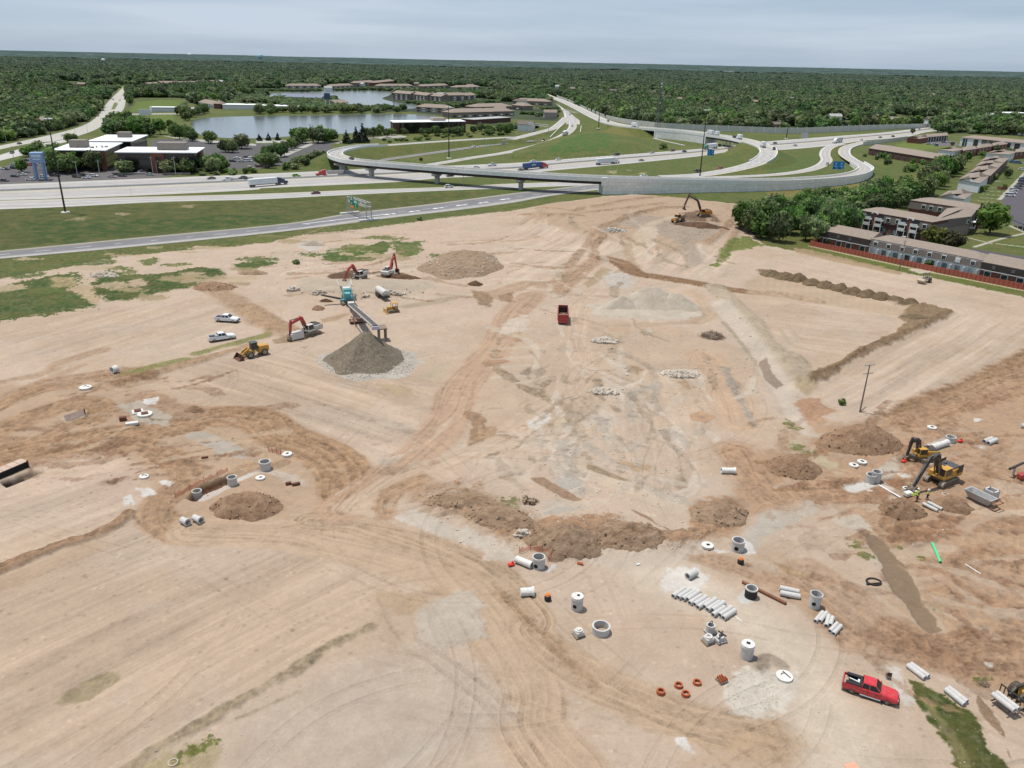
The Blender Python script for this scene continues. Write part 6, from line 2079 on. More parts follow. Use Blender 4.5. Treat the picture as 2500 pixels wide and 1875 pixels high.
for s in(-2.6,2.6):
 MB().box((s,0,hh/2-1),(.9,.9,hh-1),0,.05).build('leg',TRIM,o)
MB().box((0,0,hh-4),(7.4,1.6,8),0,.1).build('sign_box',TBD,o)
b_=P('a0',1257,652)
o=thing('billboard',b_,.1,'white board sign on the lawn edge near the filling station','sign')
MB().box((0,0,4.5),(13,.6,6),0,.05).build('board',SIDING,o)
for s in(-4,4):
 MB().box((s,0,1),(.5,.5,3)).build('post',STEEL,o)
A_,B_,C_,D_=P('v',165,462),P('v',640,566),P('v',1757,798),P('v',2420,935)
ax=(D_-A_).normalized()
nr_=Vector((-ax.y,ax.x,0))
DEP=9.5
def onrow(p):
 return A_+ax*(p-A_).dot(ax)
secs=[]
for nm,p0,p1,wm,h,lb in(('left',A_,B_,BRICK,5.0,'dark left end of the long brown roofed townhouse beside the red fence'),('mid',B_,C_,SIDING,5.2,'long middle of the townhouse row with eight white dormer windows above white walls'),('right',C_,D_,BRICK,5.0,'dark right end of the townhouse row with patio doors')):
 q0,q1=onrow(p0),onrow(p1)
 if nm=='mid':
  bl=Block('townhouse',q0+ax*.1,q1-ax*.1,q1-ax*.1+nr_*DEP,h,wm,SHINGLE,lb,'townhouse','mansard',1.9,'ab')
  for x in(700,830,968,1100,1240,1383,1523,1675):
   f=((onrow(P('v',x,0+566+(x-640)*.208))-q0).length)/(q1-q0).length
   bl.window(f,3.1,4.7,1.7,dormer=.28,pane=SIDING if x==1523 else PANE)
  for i in range(9):
   f=(i+.5)/9
   bl.box('door',f-.018,1.05,1.9,2.1,.12,PANE if i%2 else TEAL)
   bl.box('partition',f+.045,1.1,.25,2.2,1.6,SIDING)
 else:
  bl=Block('townhouse',q0,q1,q1+nr_*DEP,h,wm,SHINGLE,lb,'townhouse','gable',2.0,'ab',over=.4)
  L=(q1-q0).length
  bl.box('siding',.5,3.8,L*.998,2.5,.5,SIDEDK)
  bl.box('trim',.5,2.5,L*.998,.22,.56,TRIM)
  for f in((.38,.62)if nm=='left' else(.2,.5,.8)):
   bl.box('window',f,3.8,1.1,1.1,.6,mat('dull_window',(.12,.11,.11),.4))
  for f in((.12,.4,.6,.88)if nm=='left' else(.12,.38,.62,.86)):
   fr=bl.box('door',f,1.1,2.3,2.1,.2,TRIM)
   p_,yw_=bl.at(f,'front',.12,1.1)
   MB().box(p_,(1.9,.06,1.8),yw_).build('pane',PANE,fr)
FP=[P('v',x,y)for x,y in((70,492),(330,545),(600,602),(900,665),(1180,726),(1500,790),(1850,862),(2212,935),(2500,990))]
fn=thing('board_fence',(0,0,0),0,'long red board fence between the site and the townhouse','fence')
FENM=mat('red_boards',(.36,.105,.065),.9,var=.22,scale=2.5)
l2=resample(FP,40)
wall_strip('boards',[p+Vector((0,0,1.9))for p in l2],[p-Vector((0,0,.2))for p in l2],.12,FENM,fn)
pm=MB().box((0,0,1.0),(.16,.2,2.1)).mesh('post',FENM)
for p in resample(FP,60):
 q=bpy.data.objects.new('post',pm)
 COL.objects.link(q)
 q.parent=fn
 q.location=p
 q.rotation_euler.z=yaw(FP[0],FP[-1])
e0,e1=P('v',70,492),P('v',150,462)
l2=resample([e0,e1],4)
f2=thing('board_fence',(0,0,0),0,'short red board fence return at the left end of the townhouse','fence')
wall_strip('boards',[p+Vector((0,0,1.9))for p in l2],[p-Vector((0,0,.2))for p in l2],.12,FENM,f2)
a,b=P('v',530,318),P('v',1250,452)
e=(b-a).normalized()
nn_=Vector((-e.y,e.x,0))
bl=Block('balcony_flats',a,b,b+nn_*13,7.6,BRICKD,SHINGLE,'brick flats with grey mansard, white balconies and red arched entries','flats','mansard',1.8,'ab')
Lb=bl.e.length
def vf(x,bl=bl,a=a,b=b,y0=318,dy=.186,x0=530):
 p=P('v',x,y0+(x-x0)*dy)
 return(p-a).dot(e)/Lb
for x in(585,830,925,1190):
 bl.window(vf(x),4.9,6.6,1.8,dormer=.35)
for x in(640,752,985,1102):
 f=vf(x)
 for z in(2.7,5.1):
  bc=bl.box('balcony',f,z,3.2,.22,2.0,TRIM)
  p_,yw_=bl.at(f,'front',1.8,z+.65)
  MB().box(p_,(3.2,.12,1.0),yw_).build('railing',TRIM,bc)
  bl.box('window',f,z+1.2,2.6,1.9,.3,PANE)
 for s in(-1,1):
  p_,yw_=bl.at(f+s*1.5/Lb,'front',1.75,2.6)
  MB().box(p_,(.22,.22,5.3),yw_).build('post',TRIM,bl.o)
 bl.box('patio_door',f,1.1,2.4,2.1,.2,PANE)
for x in(700,1050):
 f=vf(x)
 bl.box('entry',f,3.8,1.9,7.6,.9,BRICK)
 p_,yw_=bl.at(f,'front',.9,7.4)
 mb=MB()
 for k in range(8):
  t0=PI*(k+.5)/8
  c_=p_+e*math.cos(t0)*1.2+Vector((0,0,math.sin(t0)*.8))
  mb.box(c_,(.5,.5,.3),yw_)
 mb.build('arch',TRIM,bl.o)
 bl.box('door',f,1.1,1.1,2.1,1.0,PANE)
for x in(800,860,910):
 bl.box('door',vf(x),1.2,1.5,2.2,.16,TEAL if x!=860 else BRICK)
w0,w1=P('v',1265,430),P('v',1640,378)
bl=Block('flats_wing',w0,w1,P('v',1745,250),7.4,STUCCO,SHINGLE,'brown shingled wing with a white side balcony behind the olive trees','flats','mansard',1.7)
for z in(2.4,4.8):
 bc=bl.box('balcony',.12,z,4,.22,2.2,TRIM,'side')
 p_,yw_=bl.at(.12,'side',2.0,z+.65)
 MB().box(p_,(4,.12,1.0),yw_).build('railing',TRIM,bc)
bl.window(.93,4.6,6.3,1.4,dormer=.3)
a,b=P('v',1040,205),P('v',1740,318)
e=(b-a).normalized()
bl=Block('mansard_flats',a,b,b+Vector((-e.y,e.x,0))*13,7.6,BRICK,SHINGLE,'brick flats with a row of six white dormers behind the balcony flats','flats','mansard',1.8,'ab')
for x in(1185,1258,1347,1437,1530,1612):
 bl.window((P('v',x,205+(x-1040)*.161)-a).dot(e)/bl.e.length,4.9,6.6,1.9,dormer=.35)
bl.row(5,.6,2.6,1.8,f0=.05,f1=.6,frame=mat('dull_window',(.12,.11,.11),.4))
GB=[('white_gable_house',(1055,1135),(1370,1172),(1475,1090),5.2,SIDING,'gable',1.6,'bc','white gable-ended house nearest the mansard flats'),('white_gable_house',(1305,897),(1582,947),(1700,850),5.4,SIDING,'gable',1.8,'bc','taller white gable-ended house with a dark tree shadow, second from the mansard flats'),('stepped_row',(1445,795),(1722,830),(1830,722),5.2,BRICKD,'hip',1.8,'bc','nearest unit of the stepped brown roofed row'),('stepped_row',(1535,702),(1832,720),(1905,648),5.4,BRICKD,'hip',1.8,'bc','middle unit of the stepped brown roofed row'),('stepped_row',(1605,632),(1908,646),(1975,585),5.6,BRICKD,'hip',1.8,'bc','farthest unit of the stepped brown roofed row'),('long_row',(105,432),(1040,592),(1095,520),5.0,BRICKD,'hip',2.2,'ab','long dark brick row under one brown roof above the belt of trees'),('white_end_row',(1045,452),(1240,478),(1385,448),5.2,SIDING,'hip',1.8,None,'white ended house with a brown hipped roof beside the long brown row'),('dormer_row',(1375,470),(1560,440),(1530,405),5.2,BRICK,'hip',1.8,'ab','nearest brick unit with white dormers behind the white ended house'),('dormer_row',(1570,440),(1770,405),(1745,375),5.4,BRICK,'hip',1.8,'ab','middle brick unit with white dormers below the balcony block'),('dormer_row',(1780,405),(1985,375),(1960,345),5.6,BRICK,'hip',1.8,'ab','last brick unit with white dormers below the balcony block'),('white_end_row',(1680,502),(1985,520),(2090,480),5.0,SIDING,'hip',1.8,None,'white house with a brown roof beside the blue parked cars'),('dormer_row',(2060,490),(2300,470),(2300,430),5.0,BRICK,'hip',1.8,'ab','brick row at the right edge behind the blue parked cars'),('red_hall',(625,268),(782,282),(900,262),4.4,BRICK,'gable',1.6,'bc','red brick gabled end of the hall beside the highway'),('red_hall',(890,262),(1172,238),(1130,215),4.6,SIDEDK,'gable',1.8,'ab','hall wing with tall white window piers by the small car park')]
for nm,a,b,c,h,wm,rf,rh,axx,lb in GB:
 pa,pb,pc=P('u',*a),P('u',*b),P('u',*c)
 bl=Block(nm,pa,pb,pc,h,wm,SHINGLE,lb,'house',rf,rh,axx,over=.5)
 if nm=='dormer_row':
  bl.row(4,2.9,4.7,1.5,f0=.05,f1=.95,dormer=.2)
 if nm=='long_row':
  bl.row(9,3.0,4.2,1.4,f0=.02,f1=.95,frame=mat('dull_window',(.12,.11,.11),.4))
  bl.row(8,.5,2.3,2.2,f0=.02,f1=.8,frame=BRICK)
 if nm=='stepped_row':
  bl.row(3,2.9,4.4,1.4,'side')
  bl.row(3,.4,2.3,1.6,'side')
 if nm=='white_end_row':
  bl.row(3,3.0,4.4,1.5,'side')
 if 'hall wing' in lb:
  for i in range(8):
   bl.box('pillar',.06+i*.125,2.2,.5,4.4,.5,TRIM)
a,b=P('u',1335,310),P('u',2350,415)
e=(b-a).normalized()
bl=Block('balcony_block',a,b,b+Vector((-e.y,e.x,0))*14,7.4,SIDING,SHINGLE,'white flats with tall dark balcony bays at the upper right edge','flats','hip',2.0,'ab')
for x,wd in((1385,2.0),(1418,1.4),(1545,4.2),(1975,4.6),(2100,4.6),(2320,4)):
 f=(P('u',x,310+(x-1335)*.1035)-a).dot(e)/bl.e.length
 bl.box('balcony_bay',f,3.4,wd,6.4,.3,SIDEDK if wd>2.1 else PANE)
for x0,x1 in((1620,1930),):
 f0,f1=[(P('u',x,310+(x-1335)*.1035)-a).dot(e)/bl.e.length for x in(x0,x1)]
 bl.box('siding',(f0+f1)/2,5.6,(f1-f0)*bl.e.length,3.4,.24,SHINGG)
 for q in(.28,.55,.8):
  bl.window(f0+(f1-f0)*q,4.8,6.4,1.7,dormer=.25)
a=P('u',2045,1395)
o=thing('carport',a,yaw(P('u',2045,1395),P('u',2212,1470)),'flat dark carport roof at the right edge beside the large lawn tree','carport')
MB().box((7,3,2.7),(16,6,.3),0,.05).build('roof',mat('carport_roof',(.06,.06,.07),.7),o)
for x in(0,5,10,14):
 for y in(.4,5.6):
  MB().box((x,y,1.3),(.18,.18,2.7)).build('post',TRIM,o)
p=P('u',1938,900)
o=thing('brick_enclosure',p,.3,'low red brick bin enclosure beside the row of parked cars','enclosure')
mb=MB()
for c_,s_ in(((0,0,.8),(4.2,.25,1.6)),((-2,1.3,.8),(.25,2.6,1.6)),((2,1.3,.8),(.25,2.6,1.6))):
 mb.box(c_,s_)
mb.build('wall',BRICK,o)
for t,a,b,h,wm,rm,lb in(('a3',(22,748),(118,748),3.4,BRICK,SHINGG,'dark red house with a white gable behind the noise wall'),('a3',(375,732),(450,730),4.6,SIDING,SHINGLE,'white house peeking over the noise wall among trees'),('a3',(570,735),(650,735),3.4,BRICK,SHINGG,'small brick house behind the noise wall, right of the white one'),('a3',(905,705),(1012,705),4.5,SIDING,SHINGG,'grey roofed house behind the right part of the noise wall'),('a3',(955,728),(1078,728),4.6,SIDING,CONG,'bright pale roofed house close behind the right part of the noise wall'),('a3',(985,655),(1085,655),5,BRICK,mat('orange_roof',(.30,.15,.09),.9),'house with an orange-brown roof in the trees at the right'),('a3',(1222,705),(1264,705),4.6,SIDING,SHINGG,'narrow pale house front at the right end of the noise wall'),('a2',(680,535),(735,540),5,SIDING,SHINGLE,'small pale house behind the start of the noise wall')):
 pa,pb=P(t,*a),P(t,*b)
 e=pb-pa
 bl=Block('house',pa,pb,pb+Vector((-e.y,e.x,0)).normalized()*9,h,wm,rm,lb,'house','gable',2.4,over=.4)
 bl.row(3,1,2.4,1.5)
for t,x0,x1,yt,yb,lb in(('a0',188,245,113,126,'white flat building on the skyline at the far left'),('a0',708,745,121,132,'low white building on the skyline left of the domed one'),('a0',752,803,115,130,'white domed looking building on the skyline'),('a0',860,908,128,138,'flat white building on the skyline right of the domed one'),('a0',968,1010,130,139,'small white building on the skyline above the arterial road'),('a2',1705,1820,287,305,'white low building in the wood at the right of centre'),('a2',1870,1922,263,300,'pair-like tall white building in the far wood'),('a2',1890,2050,295,308,'long white roof in the far wood beside the tall white building'),('a3',755,930,343,362,'long grey roof in the middle of the right-hand wood'),('a3',940,1128,345,372,'brown roofed flats in the middle of the right-hand wood'),('a3',1722,1872,374,412,'blue grey flats in the right-hand wood'),('a3',1955,2112,448,474,'brown roof in the wood near the right edge'),('a3',2020,2260,632,676,'large pale greenhouse-like roof at the right edge'),('a3',228,296,350,368,'white roof in the wood above the noise wall'),('a0',1395,1440,278,320,'white house among trees beyond the arterial rows')):
 pa,pb=P(t,x0,yb),P(t,x1,yb)
 if pa.y>9000 or pa.y<0:
  pa,pb=pa*(9000/pa.y),pb*(9000/pb.y)
 h=height_to(pa,t,x0,yt)
 e=pb-pa
 dp=min(60,e.length*.5)
 Block('distant_building',pa,pb,pb+Vector((-e.y,e.x,0)).normalized()*dp,max(h,8),SIDING if 'white' in lb else TANW,WROOF if 'white' in lb or 'pale' in lb else(SHINGLE if 'brown' in lb else BLUER),lb,'building','flat',over=.5)
hp_=[Block('small_house',Vector((0,0,0)),Vector((15,0,0)),Vector((15,9,0)),6.5,w_,r_m,'x','house','gable',2.8).o for w_,r_m in((SIDING,CONG),(TANW,SHINGLE),(SIDING,SHINGG),(BRICK,SHINGLE))]
hu_=[[]for _ in hp_]
for k,(x,y)in enumerate(ROOFS):
 put(hp_[k%4],hu_[k%4],(x,y,0),rt.uniform(-.6,.6),('pale house with a grey roof','tan house with a brown roof','white house with a dark roof','brick house with a brown roof')[k%4]+' among the trees of the far wood','house',('grey','brown','dark','brick')[k%4]+' roofed houses in the far wood')
for t,x,yb,yt,rr,m_,lb in(('a0',900,215,150,9,SIDING,'white ball water tower on a thin stem beyond the arterial road'),('a1',40,165,112,24,mat('pale_blue_tank',(.3,.45,.52),.6),'pale blue water tower on the skyline left of centre'),('a0',1640,122,104,16,SIDING,'white water tank on the skyline above the far flats')):
 b_=P(t,x,yb)
 if b_.y>7000 or b_.y<0:
  b_=Vector((b_.x*7000/b_.y,7000,0))
 h=height_to(b_,t,x,yt)
 o=thing('water_tower',b_,0,lb,'water tower')
 MB().cyl((0,0,0),(0,0,h-rr),rr*.16,n=10).build('stem',m_,o)
 MB().lathe([(.01,h-rr*1.5),(rr*.8,h-rr*1.2),(rr,h-rr*.75),(rr*.8,h-rr*.25),(.01,h)],16).build('tank',m_,o)
# vehicles
PC={}
def paintm(c):
 cols={'white':(.72,.73,.74),'silver':(.42,.43,.44),'grey':(.14,.145,.15),'black':(.018,.018,.02),'dark':(.035,.036,.04),'navy':(.015,.03,.09),'blue':(.02,.09,.25),'red':(.42,.012,.018),'maroon':(.15,.02,.022),'green':(.16,.42,.03),'tan':(.36,.32,.25),'teal':(.02,.16,.14)}
 if c not in PC:
  PC[c]=mat('car_paint_'+c,cols[c],.28,var=.05,coat=.5,dirt=DUST,dirtamt=.13)
 return PC[c]
RIM=mat('wheel_rim',(.35,.34,.32),.4,.6,var=.15,dirt=DUST,dirtamt=.2)
LAMP=mat('lamp_glass',(.6,.6,.58),.2)
TAILL=mat('tail_lamp',(.3,.01,.01),.3)
BEDM=mat('bed_liner',(.02,.02,.021),.7,var=.2)
def loft(mb,secs):
 """skin over cross-sections (x, half width at bottom, half width at top, z0, z1)"""
 k=8
 vs=[]
 for x,wb,wt,z0,z1 in secs:
  c=min(.1,(z1-z0)*.3)
  vs+=[(x,-wb+c,z0),(x,wb-c,z0),(x,wb,z0+c),(x,wt,z1-c),(x,wt-c,z1),(x,-wt+c,z1),(x,-wt,z1-c),(x,-wb,z0+c)]
 n=len(secs)
 fs=[(i*k+j,i*k+(j+1)%k,(i+1)*k+(j+1)%k,(i+1)*k+j)for i in range(n-1)for j in range(k)]
 mb.add(vs,fs+[list(range(k-1,-1,-1)),[(n-1)*k+j for j in range(k)]])
 return mb
def wheel(x,y,r,w,par,n=18):
 s=1 if y>0 else-1
 M=Matrix.Rotation(PI/2,4,'X')
 t=MB().lathe([(r*.6,-w/2),(r*.94,-w/2),(r,-w*.35),(r,w*.35),(r*.94,w/2),(r*.6,w/2)],n,(x,y,r),True,M).build('wheel',RUBBER,par)
 mb=MB()
 mb.cyl((x,y-s*w*.1,r),(x,y+s*w*.36,r),r*.62,r*.56,12)
 for k in range(5):
  a=k*1.257
  mb.box((x+math.cos(a)*r*.33,y+s*w*.4,r+math.sin(a)*r*.33),(r*.5,.06,r*.14),rot=Matrix.Rotation(-a,3,'Y'))
 mb.build('rim',RIM,t)
 return t
def car_proto(kind):
 o=thing({'sedan':'car','suv':'suv','pickup':'pickup_truck','van':'van'}[kind],(0,0,-50),0,'x','car')
 L={'sedan':4.8,'suv':4.8,'pickup':5.9,'van':5.4}[kind]
 h=L/2
 mb=MB()
 if kind in('sedan','suv','van'):
  zt,zr={'sedan':(.92,1.42),'suv':(1.05,1.72),'van':(1.15,2.05)}[kind]
  loft(mb,[(-h,.8,.74,.42,zt-.12),(-h+.2,.9,.84,.3,zt),(-h+1.0,.92,.86,.25,zt),(0,.92,.86,.25,zt),(h-1.35,.92,.84,.25,zt-.02),(h-.35,.88,.76,.28,zt-.22),(h,.74,.64,.4,zt-.34)])
  r0,r1={'sedan':(-1.0,.35),'suv':(-1.75,.45),'van':(-2.2,.9)}[kind]
  g0,g1={'sedan':(-1.75,1.15),'suv':(-2.2,1.15),'van':(-2.55,1.7)}[kind]
  loft(mb,[(r0-.1,.6,.55,zr-.1,zr-.02),(r0+.15,.66,.6,zr-.1,zr),(r1-.1,.66,.6,zr-.1,zr),(r1+.1,.6,.55,zr-.1,zr-.03)])
  for s in(-1,1):
   for x0,x1 in((r1+.05,g1-.05),((r0+r1)/2,(g0+g1)/2),(r0,g0+.08)):
    mb.cyl((x0,s*.63,zr-.05),(x1,s*.82,zt-.02),.05,n=5)
  b=mb.build('body',paintm('white'),o)
  g=MB()
  g.add([(g0,-.8,zt-.03),(g1,-.8,zt-.03),(g1,.8,zt-.03),(g0,.8,zt-.03),(r0,-.6,zr-.06),(r1,-.6,zr-.06),(r1,.6,zr-.06),(r0,.6,zr-.06)],[(0,1,5,4),(1,2,6,5),(2,3,7,6),(3,0,4,7),(4,5,6,7)])
  g.build('windows',GLASS,o)
  wx,wr=1.42,.34 if kind=='sedan' else.38
  wy=.8
 else:
  for secs in([(-h,.86,.86,.5,.95),(-h+.15,.98,.98,.42,.97),(h-.5,.98,.97,.42,.97),(h-.05,.9,.88,.5,.95)],[(1.0,.95,.92,.9,1.28),(1.3,.95,.9,.9,1.25),(h-.45,.93,.84,.9,1.16),(h-.12,.84,.72,.9,1.06)],[(-.95,.97,.95,.9,1.28),(1.15,.97,.95,.9,1.28)],[(-.85,.7,.64,1.82,1.92),(-.6,.76,.7,1.82,1.95),(.2,.76,.7,1.82,1.95),(.5,.7,.62,1.8,1.91)]):
   loft(mb,secs)
  for s in(-1,1):
   loft(mb,[(-h+.02,.05,.05,.9,1.3),(-.95,.05,.05,.9,1.3)])
   for i in range(len(mb.v)-16,len(mb.v)):
    v=mb.v[i]
    mb.v[i]=(v[0],v[1]+s*.91,v[2])
   for x0,x1 in((.5,1.12),(-.15,-.1),(-.85,-.92)):
    mb.cyl((x0,s*.72,1.85),(x1,s*.9,1.26),.055,n=5)
   mb.box((1.0,s*1.08,1.33),(.14,.24,.2),0,.03)
  mb.box((-h+.06,0,1.08),(.1,1.8,.44),0,.03)
  b=mb.build('body',paintm('white'),o)
  g=MB()
  g.add([(-.92,-.9,1.26),(1.1,-.9,1.26),(1.1,.9,1.26),(-.92,.9,1.26),(-.85,-.7,1.84),(.48,-.7,1.84),(.48,.7,1.84),(-.85,.7,1.84)],[(0,1,5,4),(1,2,6,5),(2,3,7,6),(3,0,4,7),(4,5,6,7)])
  g.build('windows',GLASS,o)
  MB().box((-1.92,0,.99),(1.9,1.72,.06)).build('bed_floor',BEDM,o)
  MB().box((-.02,0,.43),(5.4,1.7,.12)).build('underbody',BEDM,o)
  for s,nm in((1,'bumper'),(-1,'bumper')):
   MB().box((s*(h-.02),0,.55),(.18,1.84,.22),0,.04).build(nm,mat('chrome',(.5,.5,.5),.3,.8)if s<0 else BEDM,o)
  wx,wr,wy=1.85,.4,.86
 for sx in(-1,1):
  for sy in(-1,1):
   wheel(sx*wx,sy*wy,wr,.25,o,16)
   MB().cyl((sx*wx,sy*(wy+.02),wr+.04),(sx*wx,sy*(wy+.09),wr+.04),wr+.08,n=16).build('wheel_arch',BEDM,o)
 zl=.62 if kind=='sedan' else.78
 for s in(-1,1):
  MB().box((h-(.12 if kind!='pickup' else.06),s*.6,zl+.06),(.12,.34,.18),0,.03).build('headlight',LAMP,o)
  MB().box((-h+.06,s*.7,zl+.1),(.14,.24,.22),0,.03).build('tail_lamp',TAILL,o)
 return o
PROTO={k:car_proto(k)for k in('sedan','suv','pickup','van')}
PUSED={k:[]for k in PROTO}
ORD=['first','second','third','fourth','fifth','sixth','seventh','eighth','ninth','tenth','eleventh','twelfth','thirteenth']
def mid_(AB):
 return[a.lerp(b,.5)for a,b in zip(*AB)]
LINES=[mid_(FWY),mid_(COLL),mid_(EXIT),mid_(ART1),mid_(ART2),F1,F2,RLEFT,N1,N1A,N1B,N1C]
def on_road(t,x,y):
 p=P(t,x,y)
 best=None
 for l in LINES:
  for i in range(len(l)-1):
   q=P(t,x,y,l[i].z)
   d=(q.xy-l[i].xy).length
   if best is None or d<best[0]:
    best=(d,l,i,q)
 d,l,i,q=best
 return Vector((q.x,q.y,l[i].z+.1)),yaw(l[i],l[i+1])
NAMES={'sedan':'car','suv':'tall car','pickup':'pickup','van':'van'}
def cars(zone,group,lst,park=None):
 """lst: (tile, x, y, colour, kind, direction) on the road, or parked with a set heading"""
 cnt={}
 for e in lst:
  cnt.setdefault((e[3],e[4]),[]).append(e)
 for e in lst:
  t,x,y,c,k,dr=e
  if park is None:
   p,yw=on_road(t,x,y)
   yw+=0 if dr>0 else PI
  else:
   p,yw=PG(t,x,y),park+dr
  same=sorted(cnt[(c,k)],key=lambda q:native(*q[:3])[0])
  word={'dark':'dark grey'}.get(c,c)
  lb='%s %s %s'%(word,NAMES[k],zone)
  if len(same)>1:
   lb='%s %s %s from left %s'%(ORD[same.index(e)],word,NAMES[k],zone)
  o=put(PROTO[k],PUSED[k],p,yw,lb,{'van':'van','pickup':'pickup truck'}.get(k,'car'),group)
  for ch in o.children:
   if ch.name.startswith('body'):
    ch.material_slots[0].link='OBJECT'
    ch.material_slots[0].material=paintm(c)
G1_='vehicles driving through the interchange'
cars('on the wide highway left of the flyover',G1_,[('a0',1826,1195,'grey','sedan',-1),('a1',350,1175,'green','suv',1),('a1',1675,1172,'black','suv',-1)])
cars('on the collector road above the exit road',G1_,[('a1',515,1322,'maroon','sedan',-1),('a1',1665,1268,'white','suv',1)])
cars('on the highway right of the flyover',G1_,[('a1',1903,1098,'white','sedan',1),('a1',2040,1080,'white','pickup',-1),('a2',80,1120,'grey','sedan',1),('a2',180,1046,'white','sedan',-1),('a2',398,1030,'white','sedan',-1),('a2',905,990,'black','pickup',-1),('a2',1208,970,'silver','sedan',-1),('a2',1385,954,'maroon','suv',-1),('a2',1490,960,'navy','sedan',1),('a2',1882,946,'maroon','sedan',1),('a2',1118,1038,'tan','sedan',1)])
cars('on the loop road below the bridge ramp',G1_,[('a2',1605,1135,'black','pickup',-1),('a2',1795,1108,'red','suv',1),('a2',1135,1174,'white','sedan',1)])
cars('on the far branch highway',G1_,[('a2',270,866,'dark','pickup',-1),('a2',478,803,'dark','sedan',-1),('a2',520,740,'white','van',1),('a2',466,582,'dark','sedan',1),('a2',500,640,'grey','sedan',1),('a1',1880,918,'white','sedan',1)])
cars('on the curving bridge ramp',G1_,[('a2',830,697,'dark','suv',1),('a2',750,690,'silver','sedan',1),('a2',665,610,'grey','sedan',1),('a2',585,570,'tan','van',1),('a2',480,520,'dark','van',1),('a3',50,940,'blue','van',-1),('a2',1925,840,'black','van',1)])
cars('on the flyover deck',G1_,[('a1',825,1024,'dark','sedan',-1)])
cars('on the right end of the highway',G1_,[('a3',235,908,'silver','sedan',1),('a3',62,890,'dark','suv',1),('a3',805,863,'white','suv',-1),('a3',968,838,'dark','sedan',-1),('a3',1080,830,'dark','suv',1),('a3',1305,766,'silver','sedan',-1)])
cars('on the ramp behind the blue sign',G1_,[('a3',513,1072,'white','van',-1)])
cars('on the arterial road at the left',G1_,[('a0',170,892,'black','sedan',1),('a0',105,972,'dark','suv',-1),('a0',545,822,'white','sedan',1),('a0',850,650,'red','sedan',1),('a0',985,616,'black','sedan',1),('a0',893,604,'dark','suv',-1),('a0',978,510,'grey','sedan',-1),('a0',1080,425,'grey','suv',-1)])
G2_='parked cars'
cars('parked in the lot round the blue sign tower',G2_,[('a0',40,1212,'black','sedan',0),('a0',130,1175,'black','sedan',0),('a0',195,1160,'white','sedan',PI),('a0',265,1204,'white','suv',PI),('a0',130,1074,'silver','sedan',0),('a0',127,1104,'dark','suv',0),('a0',50,1112,'black','sedan',0),('a0',15,1112,'white','sedan',0),('a0',222,1038,'dark','sedan',1.4),('a0',240,1076,'red','sedan',0),('a0',290,1076,'red','suv',0),('a0',298,1044,'black','suv',1.4),('a0',385,1180,'white','suv',0),('a0',475,1170,'dark','pickup',0),('a0',515,1122,'white','sedan',0)],-.05)
cars('parked in front of the white roofed offices',G2_,[('a0',665,1180,'black','suv',0),('a0',715,1168,'dark','suv',1.2),('a0',750,1188,'white','sedan',PI),('a0',812,1172,'white','suv',0),('a0',970,1178,'silver','sedan',0),('a0',1060,1172,'dark','sedan',0),('a0',1000,1160,'black','sedan',0),('a0',1260,1150,'black','suv',0),('a0',1222,1140,'white','suv',1.2),('a0',1300,1160,'silver','sedan',0)],-.03)
cars('parked in the lake car park',G2_,[('a0',2050,1018,'white','sedan',0),('a0',2137,1010,'black','suv',0),('a0',2168,1022,'white','suv',0),('a0',2092,1046,'silver','sedan',0),('a0',2142,1042,'white','van',0),('a0',2012,1044,'dark','suv',0),('a0',2165,1104,'silver','suv',0),('a1',200,1050,'dark','sedan',.3),('a1',30,1090,'maroon','suv',0),('a1',140,1024,'silver','van',0)],.1)
yr=yaw(P('u',2000,990),P('u',2140,1000))
cars('in the row along the lawn at the right edge',G2_,[('u',2195,762,'navy','sedan',0),('u',2185,800,'navy','suv',0),('u',2172,832,'dark','sedan',0),('u',2145,862,'black','sedan',0),('u',2125,892,'grey','suv',0),('u',2068,915,'white','suv',0),('u',2050,948,'white','sedan',0),('u',2018,992,'white','van',0)],yr)
cars('parked beside the white house at the upper right',G2_,[('u',2055,540,'blue','suv',0),('u',2130,550,'blue','van',0),('u',2185,640,'white','suv',0)],yr)
cars('in the small lot of the red hall',G2_,[('u',925,296,'silver','suv',0),('u',1000,288,'white','suv',0),('u',1025,312,'blue','van',1.4),('u',1130,268,'grey','suv',0),('u',1182,264,'white','sedan',0)],.1)
yv=yaw(P('v',720,380),P('v',1010,432))+PI/2
cars('parked between the balcony flats and the townhouse',G2_,[('v',725,378,'dark','suv',0),('v',795,390,'black','sedan',0),('v',870,405,'dark','sedan',0),('v',940,418,'navy','sedan',0),('v',1012,432,'white','sedan',0)],yv)
